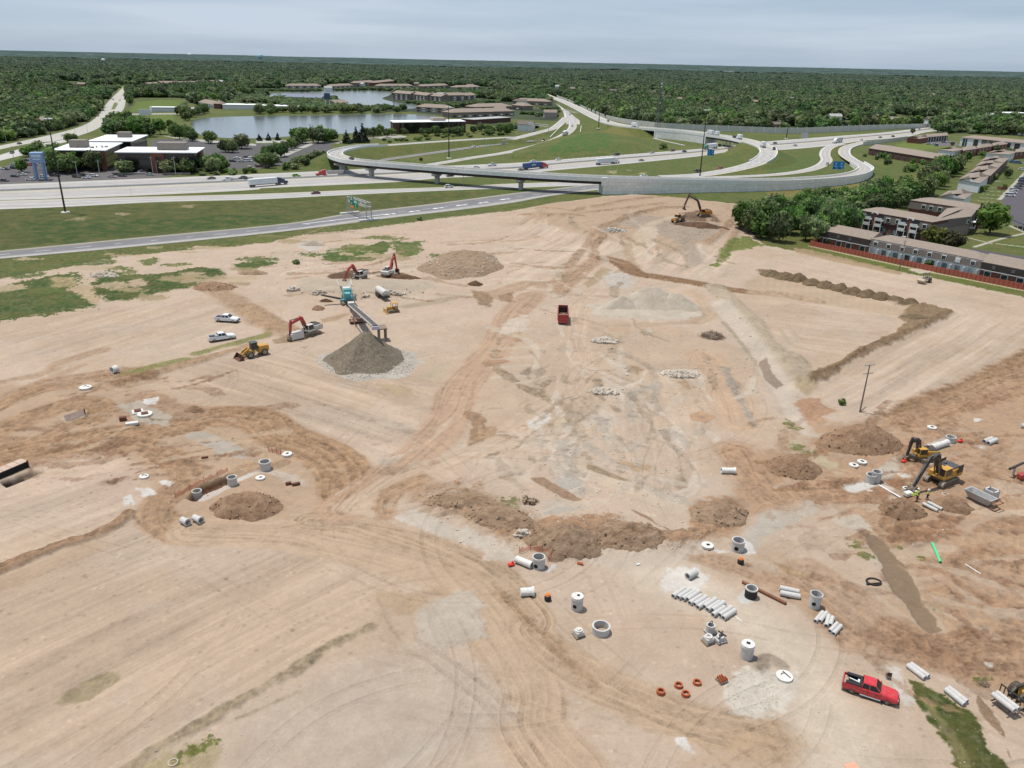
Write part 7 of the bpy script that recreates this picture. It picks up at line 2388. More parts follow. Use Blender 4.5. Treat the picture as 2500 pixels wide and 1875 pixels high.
def semi(t,x,y,dr,cab,trail,label,kind='box',L=15.5,p=None):
 if p is None:
  p,yw=on_road(t,x,y)
 else:
  p,yw=p
 yw+=0 if dr>0 else PI
 o=thing('semi_truck' if kind!='short' else 'box_truck',p,yw,label,'truck',G1_)
 cm_=paintm(cab)
 x0=2.0
 if L>8:
  mb=MB()
  loft(mb,[(x0+.4,1.2,1.2,.9,2.2),(x0+2.2,1.2,1.2,.9,3.1),(x0+4.2,1.15,1.0,.8,2.9),(x0+4.5,1.1,1.0,.8,2.0),(x0+6.2,.95,.8,.7,1.75)])
  loft(mb,[(x0+.6,1.2,1.1,1.0,3.9),(x0+2.4,1.2,1.0,1.0,3.6),(x0+3.2,1.1,.9,1.0,3.0)])
  mb.build('cab',cm_,o)
  MB().add([(x0+3.4,-1.0,2.95),(x0+3.4,1.0,2.95),(x0+4.45,1.05,2.1),(x0+4.45,-1.05,2.1)],[(0,1,2,3)]).build('windscreen',GLASS,o)
  xs_=[x0+5.0,x0+1.4,x0+.2,x0-L+1.2,x0-L+2.5]
 else:
  mb=MB()
  loft(mb,[(x0+.3,1.1,1.0,.6,2.3),(x0+1.6,1.1,.9,.6,2.2),(x0+2.4,1.0,.9,.6,1.3)])
  mb.build('cab',cm_,o)
  MB().box((x0+1.9,0,1.75),(.5,1.7,.6),0,.1).build('windscreen',GLASS,o)
  xs_=[x0+1.4,x0-L+1.2]
 if kind=='tub':
  mb=MB()
  vs=[(x0-L,-1.2,3.0),(x0,-1.2,3.0),(x0,1.2,3.0),(x0-L,1.2,3.0),(x0-L+.6,-.8,1.2),(x0-.8,-.8,1.2),(x0-.8,.8,1.2),(x0-L+.6,.8,1.2),(x0-L+.2,-1.05,2.9),(x0-.2,-1.05,2.9),(x0-.2,1.05,2.9),(x0-L+.2,1.05,2.9),(x0-L+.7,-.7,1.5),(x0-.9,-.7,1.5),(x0-.9,.7,1.5),(x0-L+.7,.7,1.5)]
  mb.add(vs,[(0,1,5,4),(1,2,6,5),(2,3,7,6),(3,0,4,7),(4,5,6,7),(0,8,9,1),(1,9,10,2),(2,10,11,3),(3,11,8,0),(8,12,13,9),(9,13,14,10),(10,14,15,11),(11,15,12,8),(12,15,14,13)])
  mb.build('trailer',trail,o)
 else:
  tb=MB().box((x0-L/2,0,2.65),(L,2.55,2.85),0,.06).build('trailer',trail,o)
  if kind=='logo':
   for s in(-1,1):
    mb=MB()
    for k in range(7):
     mb.box((x0-L*.5+s*(k-3)*-.55,s*1.29,2.8),(.36,.03,.6))
    mb.build('lettering',SWHITE,tb)
  MB().box((x0-L/2,0,1.0),(L*.95,1.0,.35)).build('chassis',DSTEEL,o)
 for xx in xs_:
  for s in(-1,1):
   wheel(xx,s*1.0,.5,.4,o,12)
 return o
TRW=mat('trailer_white',(.66,.67,.68),.45,var=.08,scale=.5)
TRG=mat('trailer_silver',(.42,.43,.44),.4,.4,var=.12,scale=.6)
TRB=mat('trailer_blue',(.035,.075,.2),.5,var=.1,scale=.5)
semi('a1',150,1247,1,'navy',TRW,'dark blue semi truck with a long white trailer at the left of the highway')
semi('a1',640,1168,-1,'red',TRG,'red semi truck with an open silver tub trailer entering under the flyover','tub',10)
semi('a2',230,1103,1,'red',TRB,'red semi truck with a dark blue trailer in the middle of the highway','logo')
semi('a2',850,1062,1,'white',TRW,'white semi truck with a white trailer right of the blue trailer')
semi('a2',1695,935,-1,'teal',TRW,'teal semi truck with a white trailer by the bridge opening')
semi('a3',590,880,1,'white',TRG,'white and grey semi truck on the right end of the highway')
semi('a2',460,815,-1,'red',TRW,'red semi truck coming down the far branch highway',L=13)
semi('a2',1065,745,1,'white',TRW,'white bus-like truck at the start of the bridge ramp wall','short',7.5)
semi('a2',1705,812,-1,'white',TRW,'white camper-like truck towing along the bridge ramp','short',6.5)
semi('a2',1770,822,-1,'silver',TRW,'white box trailer right behind the camper-like truck','short',4)
semi('a2',1962,852,-1,'white',TRW,'white box truck just before the ramp bend, behind the black van','short',5)
semi('a2',2165,918,-1,'white',TRW,'tall white box truck in the bend of the bridge ramp','short',7)
p,yw=on_road('a0',1968,1207)
o=put(PROTO['pickup'],PUSED['pickup'],p,yw+PI,'white crew pickup towing a flatbed trailer on the wide highway','pickup truck',G1_)
p,yw=on_road('a0',2100,1202)
o=thing('flatbed_trailer',p,yw+PI,'black flatbed trailer behind the white crew pickup','trailer',G1_)
MB().box((0,0,.8),(11,2.4,.25),0,.03).build('deck',DSTEEL,o)
for xx in(-1.5,-2.6):
 for s in(-1,1):
  wheel(xx,s*1.0,.38,.3,o,12)
p.z+=.9
o=put(PROTO['sedan'],PUSED['sedan'],p,yw+PI,'white car carried on the flatbed trailer','car',G1_)
for t,(x0,y0),(x1,y1),lb in(('b0',(1672,905),(1815,915),'white crew cab pickup parked nearer the grass, the upper of two'),('b0',(1640,1062),(1800,1038),'white crew cab pickup with a tool box, the lower of two')):
 a,b=PG(t,x0,y0),PG(t,x1,y1)
 yw=yaw(a,b)
 p=(a+b)/2+Vector((-math.sin(yw),math.cos(yw),0))*.9
 p.z=gz(p.x,p.y)
 o=put(PROTO['pickup'],PUSED['pickup'],p,yw,lb,'pickup truck',None,1.04)
 if 'tool' in lb:
  MB().box((-1.25,0,1.35),(.6,1.8,.35),0,.04).build('tool_box',STEEL,o)
a,b=PG('r',710,885),PG('r',1505,1135)
yw=yaw(a,b)
p=(a+b)/2+Vector((-math.sin(yw),math.cos(yw),0))*1.0
p.z=gz(p.x,p.y)
o=put(PROTO['pickup'],PUSED['pickup'],p,yw,'bright red pickup with black bed boxes and white pipes in the back','pickup truck',None,(b-a).length/3.7)
REDP=mat('truck_red',(.52,.008,.022),.22,var=.04,coat=.6,dirt=DUST,dirtamt=.15)
for ch in o.children:
 if ch.name.startswith('body'):
  ch.material_slots[0].link='OBJECT'
  ch.material_slots[0].material=REDP
for s in(-1,1):
 MB().box((-1.75,s*.72,1.36),(1.75,.42,.24),0,.04).build('tool_box',BEDM,o)
MB().box((-1.05,0,1.4),(.3,1.7,.3),0,.04).build('tool_box',BEDM,o)
MB().box((-2.62,0,1.05),(.5,1.5,.1),0,.03).build('bed_sand',mat('sand_load',DUST,.95,var=.2),o)
MB().cyl((-2.3,.12,1.3),(-.95,-.2,1.3),.07,n=10).cyl((-1.4,.2,1.26),(-1.15,.15,1.26),.17,n=12).build('pipe_load',WHITEP,o)
for s in(-1,1):
 MB().box((.1,s*1.02,.42),(2.2,.18,.07),0,.02).build('side_step',STEEL,o)
 for k in range(2):
  MB().box((-.25+k*.95,s*.975,1.02),(.2,.03,.05)).build('door_handle',BEDM,o)
# construction plant
YEL=mat('plant_yellow',(.52,.27,.02),.45,var=.08,coat=.2,dirt=DUST,dirtamt=.22)
ORG=mat('plant_orange',(.55,.22,.02),.45,var=.08,coat=.2,dirt=DUST,dirtamt=.2)
PRED=mat('plant_red',(.36,.025,.025),.45,var=.08,coat=.2,dirt=DUST,dirtamt=.15)
PWHT=mat('plant_white',(.55,.54,.5),.5,var=.08,dirt=DUST,dirtamt=.2)
PBLK=mat('plant_black',(.022,.02,.02),.55,var=.2,dirt=DUST,dirtamt=.16)
PTEAL=mat('plant_teal',(.08,.36,.38),.5,var=.1,dirt=DUST,dirtamt=.15)
TRK=mat('track_steel',(.06,.05,.042),.8,.2,var=.3,dirt=DUST,dirtamt=.5)
TRKT=mat('track_dusty',(.26,.21,.16),.95,var=.2)
HYD=mat('hydraulic_rod',(.3,.3,.3),.3,.8)
def tf(mb,M):
 mb.v=[tuple(M@Vector(v))for v in mb.v]
 return mb
def seg(mb,p,q,w0,w1,y0,y1):
 """tapered box beam in the x-z plane"""
 d=Vector((q[0]-p[0],q[1]-p[1]))
 n=Vector((-d.y,d.x)).normalized()
 mb.prism([(p[0]+n.x*w0,p[1]+n.y*w0),(q[0]+n.x*w1,q[1]+n.y*w1),(q[0]-n.x*w1,q[1]-n.y*w1),(p[0]-n.x*w0,p[1]-n.y*w0)],y0,y1)
def track(par,y,L,r,w,M=None):
 mb=MB()
 pr=[]
 for k in range(9):
  a=-PI/2+PI*k/8
  pr.append((L/2-r+math.cos(a)*r,r+math.sin(a)*r))
 for k in range(9):
  a=PI/2+PI*k/8
  pr.append((-L/2+r+math.cos(a)*r,r+math.sin(a)*r))
 mb.prism(pr,y-w/2,y+w/2)
 n=int(L/.25)
 for i in range(n):
  x=-L/2+r+(L-2*r)*i/(n-1)
  for z in(2*r+.02,):
   mb.box((x,y,z),(.1,w,.07))
 mb.box((0,y+(w/2 if y>0 else-w/2),r),(L*.75,.04,r*1.1))
 if M is not None:
  tf(mb,M)
 o=mb.build('track',TRKT,par)
 for s in(-1,1):
  m2=MB().box((0,y+s*(w/2+.03),r),(L*.86,.03,r*1.3),0,.01)
  if M is not None:
   tf(m2,M)
  m2.build('track_frame',TRK,o)
 return o
def excavator(label,p,yu,yh,pose,body,boomc,cw=None,s=1.0,deck=None,doors=False,house=None):
 o=thing('excavator',p,yu,label,'excavator',None,s)
 for y in(-1.25,1.25):
  track(o,y,4.6,.48,.75)
 MB().box((0,0,.75),(2.2,1.9,.6),0,.1).build('undercarriage',TRK,o)
 M=Matrix.Rotation(yh-yu,4,'Z')
 h=tf(MB().box((-.55,0,1.28),(4.3,2.7,.32),0,.08).box((-1.5,0,1.95),(2.3,2.7,1.05),0,.15).box((.75,-.95,1.7),(1.7,.75,.7),0,.08),M).build('house',house or body,o)
 tf(MB().prism([(-2.75,1.1),(-1.9,1.1),(-1.9,2.45),(-2.6,2.45),(-2.95,2.1),(-2.95,1.35)],-1.42,1.42),M).build('counterweight',cw or body,o)
 hd=tf(MB().box((-1.55,0,2.56),(2.0,2.3,.16),0,.05).box((-1.2,-.6,2.72),(.5,.5,.3),0,.05),M).build('hood',deck or PBLK,h)
 c=tf(MB().box((.75,.82,2.1),(1.65,1.0,1.55),0,.1),M).build('cab',GLASS,o)
 fr=MB().box((.75,.82,2.93),(1.75,1.08,.12),0,.04).box((.75,.82,1.55),(1.72,1.06,.45),0,.05)
 for x in(-.06,1.56):
  for y in(.34,1.3):
   fr.box((x,y,2.3),(.1,.1,1.3))
 tf(fr,M).build('cab_frame',body,c)
 if doors:
  tf(MB().box((-2.0,1.5,2.4),(1.3,.06,1.3)).box((-2.3,-1.5,2.3),(1.2,.06,1.2)),M).build('engine_door',PBLK,o)
 b0=(.85,1.75)
 pk,el,tp,ba=pose['peak'],pose['elbow'],pose['tip'],pose.get('b',-.4)
 mb=MB()
 seg(mb,b0,pk,.28,.42,-.38,.22)
 seg(mb,(pk[0]-.05,pk[1]),el,.42,.2,-.37,.21)
 bm=tf(mb,M).build('boom',boomc,o)
 mb=MB()
 d=Vector((el[0]-tp[0],el[1]-tp[1])).normalized()
 top=(el[0]+d.x*.9,el[1]+d.y*.9)
 seg(mb,top,el,.18,.34,-.28,.12)
 seg(mb,el,tp,.34,.17,-.28,.12)
 st=tf(mb,M).build('arm',boomc,o)
 mb=MB()
 for y in(-.5,.34):
  mb.cyl((1.3,y,1.55),(pk[0]*.8+.3,y,pk[1]*.8),.11,n=8)
 q=(pk[0]*.6+el[0]*.4,pk[1]*.6+el[1]*.4+.5)
 mb.cyl((q[0]-.8,-.08,q[1]-.1),(top[0],-.08,top[1]),.1,n=8)
 mb.cyl((el[0],-.08,el[1]+.35),(tp[0]+.3,-.08,tp[1]+.5),.08,n=8)
 tf(mb,M).build('cylinder',HYD if boomc is PBLK else DSTEEL,bm)
 R=Matrix.Translation((tp[0],-.08,tp[1]))@Matrix.Rotation(ba,4,'Y')
 mb=MB()
 pr=[(-.15,.1),(.35,.05),(.75,-.35),(.75,-.9),(.4,-1.25),(-.2,-1.35),(-.2,-1.27),(.36,-1.17),(.67,-.86),(.67,-.38),(.3,-.05),(-.15,0)]
 mb.prism(pr,-.62,.62)
 for y in(-.62,.56):
  mb.prism([(-.15,.1),(.35,.05),(.75,-.35),(.75,-.9),(.4,-1.25),(-.2,-1.35)],y,y+.06)
 for k in range(5):
  mb.box((-.32,-.5+k*.25,-1.31),(.3,.1,.08))
 tf(mb,M@R).build('bucket',TRK,o)
 return o
def place(t,x,y):
 return PG(t,x,y)
a,b=place('e',800,800),place('e',330,1010)
R_=(b-a).length
excavator('large yellow and black excavator with open engine doors digging beside three workers',a,yaw(place('e',790,890),place('e',1050,765))+PI,yaw(a,b),dict(peak=(R_*.33,5.2),elbow=(R_*.62,4.6),tip=(R_*.93,1.0),b=.1),YEL,PBLK,YEL,1.08,mat('hood_grey',(.05,.055,.065),.6,var=.1,dirt=DUST,dirtamt=.1),True)
a,b=place('e',480,425),place('e',190,440)
R_=(b-a).length
excavator('smaller yellow excavator with a black arm reaching left, its cab towards the camera',a,yaw(a,place('e',620,490))+PI,yaw(a,b),dict(peak=(R_*.5,4.6),elbow=(R_*.95,4.3),tip=(R_*1.06,1.0),b=.4),YEL,PBLK,YEL,.84)
a,b=place('b1',500,1000),place('b1',350,1050)
R_=(b-a).length
excavator('white excavator with a red boom bent over a white box, left of the gravel cone',a,yaw(a,place('b1',560,985)),yaw(a,b),dict(peak=(R_*.42,5.0),elbow=(R_*.95,4.2),tip=(R_*1.02,1.1),b=.3),PWHT,PRED,PWHT,1.0)
tb_=place('b1',390,1035)
o=thing('skip_box',tb_,yaw(place('b1',330,1040),place('b1',440,1015)),'dusty white box tank beneath the red boom of the left excavator','box')
MB().box((0,0,.95),(3.4,1.9,1.7),0,.12).build('body',PWHT,o)
MB().box((0,0,.15),(3.8,1.5,.3),0,.03).build('skid',DSTEEL,o)
a,b=place('k',630,390),place('k',385,425)
R_=(b-a).length
excavator('excavator with a red boom loading the teal crusher from the dark heap',a,yaw(place('k',580,400),place('k',720,370))+PI,yaw(a,b),dict(peak=(R_*.45,5.4),elbow=(R_*.75,4.2),tip=(R_*1.0,1.6),b=.2),PWHT,PRED,PWHT,.95)
a,b=place('k',1080,345),place('k',1215,320)
excavator('excavator with a white rear and a red raised boom on the second dark heap',a,.5,yaw(a,b)+.5,dict(peak=(2.6,5.0),elbow=(4.2,6.0),tip=(5.6,1.2),b=.2),PWHT,PRED,PWHT,.95)
a,b=place('q',1480,960),place('q',920,900)
excavator('orange excavator with a tall dark boom on the far mound, loading a haul truck',a+Vector((0,0,.2)),.25,PI+.12,dict(peak=(2.9,6.0),elbow=(6.6,8.0),tip=(8.0,3.8),b=.3),ORG,mat('boom_grey',(.07,.055,.055),.6,var=.1,dirt=DUST,dirtamt=.15),ORG,1.12)
a=place('q',640,1120)
o=thing('haul_truck',a,yaw(a,place('q',400,1200)),'orange articulated haul truck beside the far orange excavator','haul truck')
loft(b_:=MB(),[(2.6,1.1,1.0,1.1,2.3),(4.6,1.0,.9,1.0,2.2),(5.0,.9,.8,1.0,1.7)])
b_.build('hood',ORG,o)
MB().box((4.0,0,2.28),(1.7,1.5,.12),0,.04).build('grille',STEEL,o)
c=MB().box((1.9,0,2.4),(1.5,1.6,1.6),0,.1).build('cab',GLASS,o)
MB().box((1.9,0,3.25),(1.7,1.8,.14),0,.04).box((1.9,0,1.7),(1.6,1.9,.6),0,.05).build('cab_frame',ORG,c)
mb=MB()
mb.prism([(-4.2,2.9),(.8,2.6),(.9,3.2),(1.0,3.2),(.6,1.5),(-2.6,1.3)],-1.45,-1.35).prism([(-4.2,2.9),(.8,2.6),(.9,3.2),(1.0,3.2),(.6,1.5),(-2.6,1.3)],1.35,1.45).prism([(-4.2,2.8),(-2.6,1.3),(.6,1.5),(.9,3.2),(.8,3.2),(.5,1.65),(-2.55,1.45)],-1.4,1.4)
mb.build('bed',mat('bed_tan',(.30,.22,.15),.8,var=.2),o)
for x in(3.4,-.6,-2.4):
 for s in(-1,1):
  wheel(x,s*1.2,.85,.6,o,14)
a=place('n',1374,793)
o=thing('tipper_truck',a,yaw(place('n',1374,793),place('n',1373.5,758)),'red tipper truck seen from behind with an empty rusty bed, alone at the site centre','tipper truck')
RUST=mat('rusty_bed',(.075,.04,.028),.85,var=.25)
mb=MB()
W2_,Lb_,z0,z1=1.28,7.6,1.0,2.75
for s in(-1,1):
 mb.box((Lb_/2,s*W2_,(z0+z1)/2),(Lb_,.12,z1-z0),0,.02)
 for k in range(6):
  mb.box((.8+k*1.2,s*(W2_+.1),(z0+z1)/2),(.16,.14,z1-z0),0,.02)
mb.box((Lb_,0,(z0+z1)/2+.2),(.14,2.6,z1-z0+.4),0,.02)
bd=mb.build('bed',PRED,o)
MB().box((Lb_/2,0,z0+.12),(Lb_,2.4,.16)).box((Lb_-.12,0,1.9),(.06,2.4,1.6)).box((Lb_/2,1.2,1.9),(Lb_-.2,.03,1.6)).box((Lb_/2,-1.2,1.9),(Lb_-.2,.03,1.6)).build('bed_lining',RUST,bd)
g=MB().box((0,0,(z0+z1)/2),(.12,2.7,z1-z0+.1),0,.03)
for z in(1.1,1.9,2.7):
 g.box((-.1,0,z),(.14,2.5,.14),0,.03)
g.box((-.1,0,.75),(.1,2.5,.55),0,.03)
tg=g.build('tailgate',PRED,o)
MB().box((-.1,0,z1+.1),(.2,2.3,.1),0,.02).box((.0,0,z1+.25),(.16,.6,.24),0,.02).build('rim',mat('faded_red',(.55,.3,.26),.7),tg)
loft(c:=MB(),[(Lb_+.3,1.1,1.0,.8,2.6),(Lb_+1.6,1.1,1.0,.8,2.6),(Lb_+2.0,1.0,.9,.8,1.8),(Lb_+3.6,.9,.8,.8,1.6)])
c.build('cab',PRED,o)
for x in(1.2,2.5,Lb_+2.9):
 for s in(-1,1):
  wheel(x,s*1.05,.52,.45,o,14)
a,b=place('b0',1960,1165),place('b0',1810,1200)
yw=yaw(a,b)
o=thing('wheel_loader',a,yw,'yellow wheel loader with a rusty bucket on the ground near the white pickups','wheel loader')
loft(b_:=MB(),[(-3.4,.95,.85,.9,2.1),(-3.0,1.1,1.0,.8,2.3),(-1.0,1.15,1.05,.8,2.4),(-.9,1.0,.9,.8,2.2)])
b_.box((.9,0,1.2),(2.0,1.2,.9),0,.1)
b_.build('body',YEL,o)
c=MB().box((-.1,0,2.5),(1.4,1.4,1.5),0,.1).build('cab',GLASS,o)
MB().box((-.1,0,3.3),(1.6,1.6,.14),0,.05).box((-.1,0,1.75),(1.5,1.5,.3),0,.05).build('cab_roof',mat('cab_green_grey',(.05,.075,.075),.4,dirt=DUST,dirtamt=.1),c)
mb=MB()
for s in(-.55,.55):
 seg(mb,(1.2,2.1),(2.4,1.5),.2,.2,s-.12,s+.12)
 seg(mb,(2.4,1.5),(3.2,.5),.2,.14,s-.12,s+.12)
mb.cyl((1.4,0,1.6),(3.1,0,1.0),.1,n=8)
mb.build('lift_arm',YEL,o)
MB().prism([(3.1,.1),(4.4,0),(4.4,.08),(3.3,.2),(3.15,.7),(3.4,1.25),(3.3,1.3),(3.0,.7)],-1.45,1.45).prism([(3.1,.1),(4.4,0),(3.4,1.25),(3.05,.7)],-1.5,-1.44).prism([(3.1,.1),(4.4,0),(3.4,1.25),(3.05,.7)],1.44,1.5).build('bucket',mat('rusty_bucket',(.12,.055,.035),.7,.2,var=.25),o)
for x in(-2.1,1.3):
 for s in(-1,1):
  wheel(x,s*1.1,.8,.65,o,18)
a=place('k',1140,905)
o=thing('bulldozer',a,yaw(a,place('k',1010,920)),'small yellow bulldozer with a canopy below the white tanker','bulldozer')
for y in(-.95,.95):
 track(o,y,3.2,.45,.55)
MB().box((.7,0,1.25),(1.6,1.0,.9),0,.1).box((-.9,0,1.1),(1.0,1.3,.7),0,.08).build('body',YEL,o)
c=MB().box((-.5,0,2.65),(1.6,1.6,.12),0,.04).build('canopy',YEL,o)
for x in(-1.2,.2):
 for y in(-.7,.7):
  MB().box((x,y,2.0),(.1,.1,1.3)).build('post',PBLK,c)
MB().prism([(2.0,.05),(2.15,.1),(2.02,.55),(2.15,1.05),(2.05,1.1),(1.9,.55)],-1.7,1.7).build('blade',YEL,o)
a=place('b3',1440,600)
o=thing('soil_roller',a,yaw(place('b3',1470,590),place('b3',1395,612)),'dusty beige soil roller alone on the smooth pad by the townhouse','roller')
TANP=mat('plant_beige',(.42,.36,.27),.6,var=.1,dirt=DUST,dirtamt=.3)
mb=MB()
mb.cyl((1.7,-1.05,.75),(1.7,1.05,.75),.75,n=20)
mb.build('drum',TANP,o)
MB().box((1.7,0,1.0),(2.2,2.5,.35),0,.06).build('drum_frame',TANP,o)
loft(b_:=MB(),[(-3.0,.9,.8,.8,1.7),(-1.4,1.0,.9,.8,1.9),(-.2,.8,.7,.8,1.6)])
b_.build('body',TANP,o)
c=MB().box((-.8,0,2.9),(1.6,1.5,.1),0,.03).build('canopy',PBLK,o)
for x in(-1.4,-.2):
 for y in(-.6,.6):
  MB().box((x,y,2.3),(.09,.09,1.2)).build('post',PBLK,c)
for s in(-1,1):
 wheel(-1.7,s*1.0,.75,.55,o,16)
a,b=place('k',930,625),place('k',1010,715)
o=thing('water_tanker',(a+b)/2,yaw(a,b),'white round tank trailer between the rubble rows by the crusher','tank trailer')
mb=MB()
M=Matrix.Rotation(PI/2,4,'Y')
mb.lathe([(.02,-3.1),(.8,-2.95),(1.0,-2.6),(1.0,2.6),(.8,2.95),(.02,3.1)],18,(0,0,1.75),M=M)
mb.build('tank',PWHT,o)
MB().box((0,0,.75),(6.6,1.4,.3),0,.04).box((3.4,0,.9),(.5,2.0,.7),0,.05).build('chassis',DSTEEL,o)
for x in(-1.6,-.4):
 for s in(-1,1):
  wheel(x,s*.95,.5,.4,o,14)
a=place('k',440,770)
yw=yaw(place('k',500,830),place('k',370,480))-0.0
cr_=thing('crusher',a,yw,'turquoise mobile crusher between the red excavator and the conveyor','crusher')
for y in(-1.5,1.5):
 track(cr_,y,4.6,.5,.6)
mb=MB().box((.2,0,2.2),(6.5,2.2,1.0),0,.1).box((1.2,0,3.3),(2.8,2.4,1.6),0,.12).box((-2.3,.3,3.1),(2.0,1.9,1.3),0,.1)
mb.build('body',PTEAL,cr_)
MB().box((1.4,0,4.2),(2.0,2.0,.2),0,.05).build('top_cover',PWHT,cr_)
mb=MB()
for s in(-1,1):
 mb.add([(2.8,s*1.0,2.7),(7.4,s*1.2,3.2),(7.6,s*2.0,5.0),(2.8,s*1.7,4.6),(2.8,s*1.1,2.7),(7.4,s*1.3,3.2),(7.6,s*2.1,5.0),(2.8,s*1.8,4.6)],[(0,1,2,3),(4,7,6,5),(3,2,6,7),(0,4,5,1)])
mb.build('hopper_side',PWHT,cr_)
MB().box((5.0,0,2.6),(5.2,2.2,.2),rot=Matrix.Rotation(-.1,3,'Y')).build('hopper_floor',PBLK,cr_)
mb=MB()
for y in(-1.15,1.15):
 for x in(-3.4,-2.2,-1.0,.2):
  mb.cyl((x,y,3.7),(x,y,4.7),.05,n=5)
 mb.cyl((-3.4,y,4.7),(.2,y,4.7),.05,n=5)
 mb.cyl((-3.4,y,4.2),(.2,y,4.2),.05,n=5)
mb.box((-2.4,-1.5,2.4),(1.6,.5,1.2),0,.06)
mb.build('walkway',STEEL,cr_)
cvb=MB()
seg(cvb,(-1.2,.9),(-6.2,2.6),.25,.2,-.6,.6)
cvb.build('discharge_belt',PBLK,cr_)
M=Matrix.Rotation(PI/2,4,'Z')
cvb=MB()
seg(cvb,(1.2,1.3),(7.0,2.9),.2,.16,-.4,.4)
tf(cvb,M).build('side_belt',PBLK,cr_)
MB().box((-.6,1.4,1.0),(1.0,1.4,1.0),0,.06).build('engine_box',PTEAL,cr_)
pile_c=P('b1',930,1215)
pile_c.z=0
tail,head=place('k',500,880),Vector((0,0,0))
hd_z=8.2
head=P('k',868,1120,hd_z)
cv=thing('stacking_conveyor',(tail.x,tail.y,0),yaw(tail,head),'long grey stacking conveyor rising from the crusher to the gravel cone','conveyor')
Lc=(Vector((head.x,head.y,0))-Vector((tail.x,tail.y,0))).length
mb=MB()
for s in(-.7,.7):
 seg(mb,(0,1.6),(Lc,hd_z),.2,.2,s-.06,s+.06)
cf=mb.build('frame',PWHT,cv)
mb=MB()
seg(mb,(-.2,1.72),(Lc+.2,hd_z+.12),.08,.08,-.6,.6)
mb.build('belt',mat('conveyor_belt',(.085,.078,.07),.9,var=.2),cv)
mb=MB()
for k in range(14):
 f=(k+.5)/14
 mb.box((Lc*f,0,1.6+(hd_z-1.6)*f-.3),(.1,1.9,.12))
mb.build('crossbar',DSTEEL,cf)
mb=MB()
for s in(-1.2,1.2):
 seg(mb,(Lc*.18,.5),(Lc*.62,1.6+(hd_z-1.6)*.62-.3),.14,.14,s-.1,s+.1)
 seg(mb,(Lc*.35,.5),(Lc*.3,1.6+(hd_z-1.6)*.3-.2),.14,.14,s-.1,s+.1)
mb.box((Lc*.27,0,.6),(2.6,4.2,.3),0,.05)
mb.build('undercarriage',mat('rusty_frame',(.22,.13,.09),.8,var=.2),cv)
for s in(-1,1):
 wheel(Lc*.27,s*1.9,.5,.4,cv,14)
MB().box((Lc+.2,0,hd_z-.4),(.6,1.6,.8),0,.06).build('head_box',mat('pale_mauve',(.45,.43,.5),.6),cv)
MB().box((-.3,0,1.9),(1.6,1.7,.9),0,.1).build('tail_hopper',PWHT,cv)
p=place('b1',1060,1050)
o=thing('support_frame',p,yaw(tail,head),'weathered grey timber frame standing behind the gravel cone by the conveyor head','frame')
hh_=height_to(p,'b1',1060,955)-p.z
for x,y in((0,-.8),(0,.8),(-2.2,-.8),(-2.2,.8)):
 MB().box((x,y,hh_/2),(.5,.3,hh_),0,.04).build('post',WOODP,o)
MB().box((-1.1,0,hh_),(3.2,2.2,.3),0,.04).build('top_beam',WOODP,o)
# heaps
def soil_mat(name,c1,c2,speck=None,sc=.8,bump=.8):
 m=bpy.data.materials.new(name)
 m.use_nodes=True
 nt=m.node_tree
 b=nt.nodes['Principled BSDF']
 b.inputs['Roughness'].default_value=.95
 b.inputs['Specular IOR Level'].default_value=.15
 g=node(nt,'ShaderNodeNewGeometry')
 def nz(s,d=8,r=.7):
  n=node(nt,'ShaderNodeTexNoise')
  n.inputs['Scale'].default_value=s
  n.inputs['Detail'].default_value=d
  n.inputs['Roughness'].default_value=r
  nt.links.new(g.outputs['Position'],n.inputs['Vector'])
  return n.outputs[0]
 rp=node(nt,'ShaderNodeValToRGB')
 rp.color_ramp.elements[0].position,rp.color_ramp.elements[0].color=.34,(*gcol(*c1),1)
 rp.color_ramp.elements[1].position,rp.color_ramp.elements[1].color=.66,(*gcol(*c2),1)
 nt.links.new(nz(sc),rp.inputs[0])
 out=rp.outputs[0]
 if speck:
  mr=node(nt,'ShaderNodeMapRange')
  mr.inputs[1].default_value,mr.inputs[2].default_value=.58,.66
  nt.links.new(nz(3.2,4),mr.inputs[0])
  mx=node(nt,'ShaderNodeMix',data_type='RGBA')
  nt.links.new(mr.outputs[0],mx.inputs[0])
  nt.links.new(out,mx.inputs[6])
  mx.inputs[7].default_value=(*gcol(*speck),1)
  out=mx.outputs[2]
 nt.links.new(out,b.inputs['Base Color'])
 bp=node(nt,'ShaderNodeBump')
 bp.inputs['Strength'].default_value=bump
 bp.inputs['Distance'].default_value=.5
 nt.links.new(nz(1.8,10,.75),bp.inputs['Height'])
 nt.links.new(bp.outputs[0],b.inputs['Normal'])
 return m
DIRTM=soil_mat('brown_dirt',(166,131,102),(204,168,137))
DIRTC=soil_mat('spoil_dirt',(174,142,113),(208,177,148))
DIRTL=soil_mat('tan_dirt',(176,146,116),(212,184,154))
DIRTD=soil_mat('dark_dirt',(98,74,56),(142,112,88))
BERM=soil_mat('olive_dirt',(124,104,80),(168,146,116))
GRAVD=soil_mat('crushed_gravel',(128,115,97),(162,148,128),(205,195,178),1.2,.5)
GRAVL=soil_mat('pale_gravel',(202,186,164),(224,210,191),None,.25,.35)
RUBM=soil_mat('rubble_soil',(172,142,114),(206,178,150),(224,206,182),.9,1)
STONE=mat('pale_stone',(.43,.37,.30),.9,var=.25,scale=.6)
STONEG=mat('grey_stone',(.40,.37,.33),.9,var=.2,scale=.6)
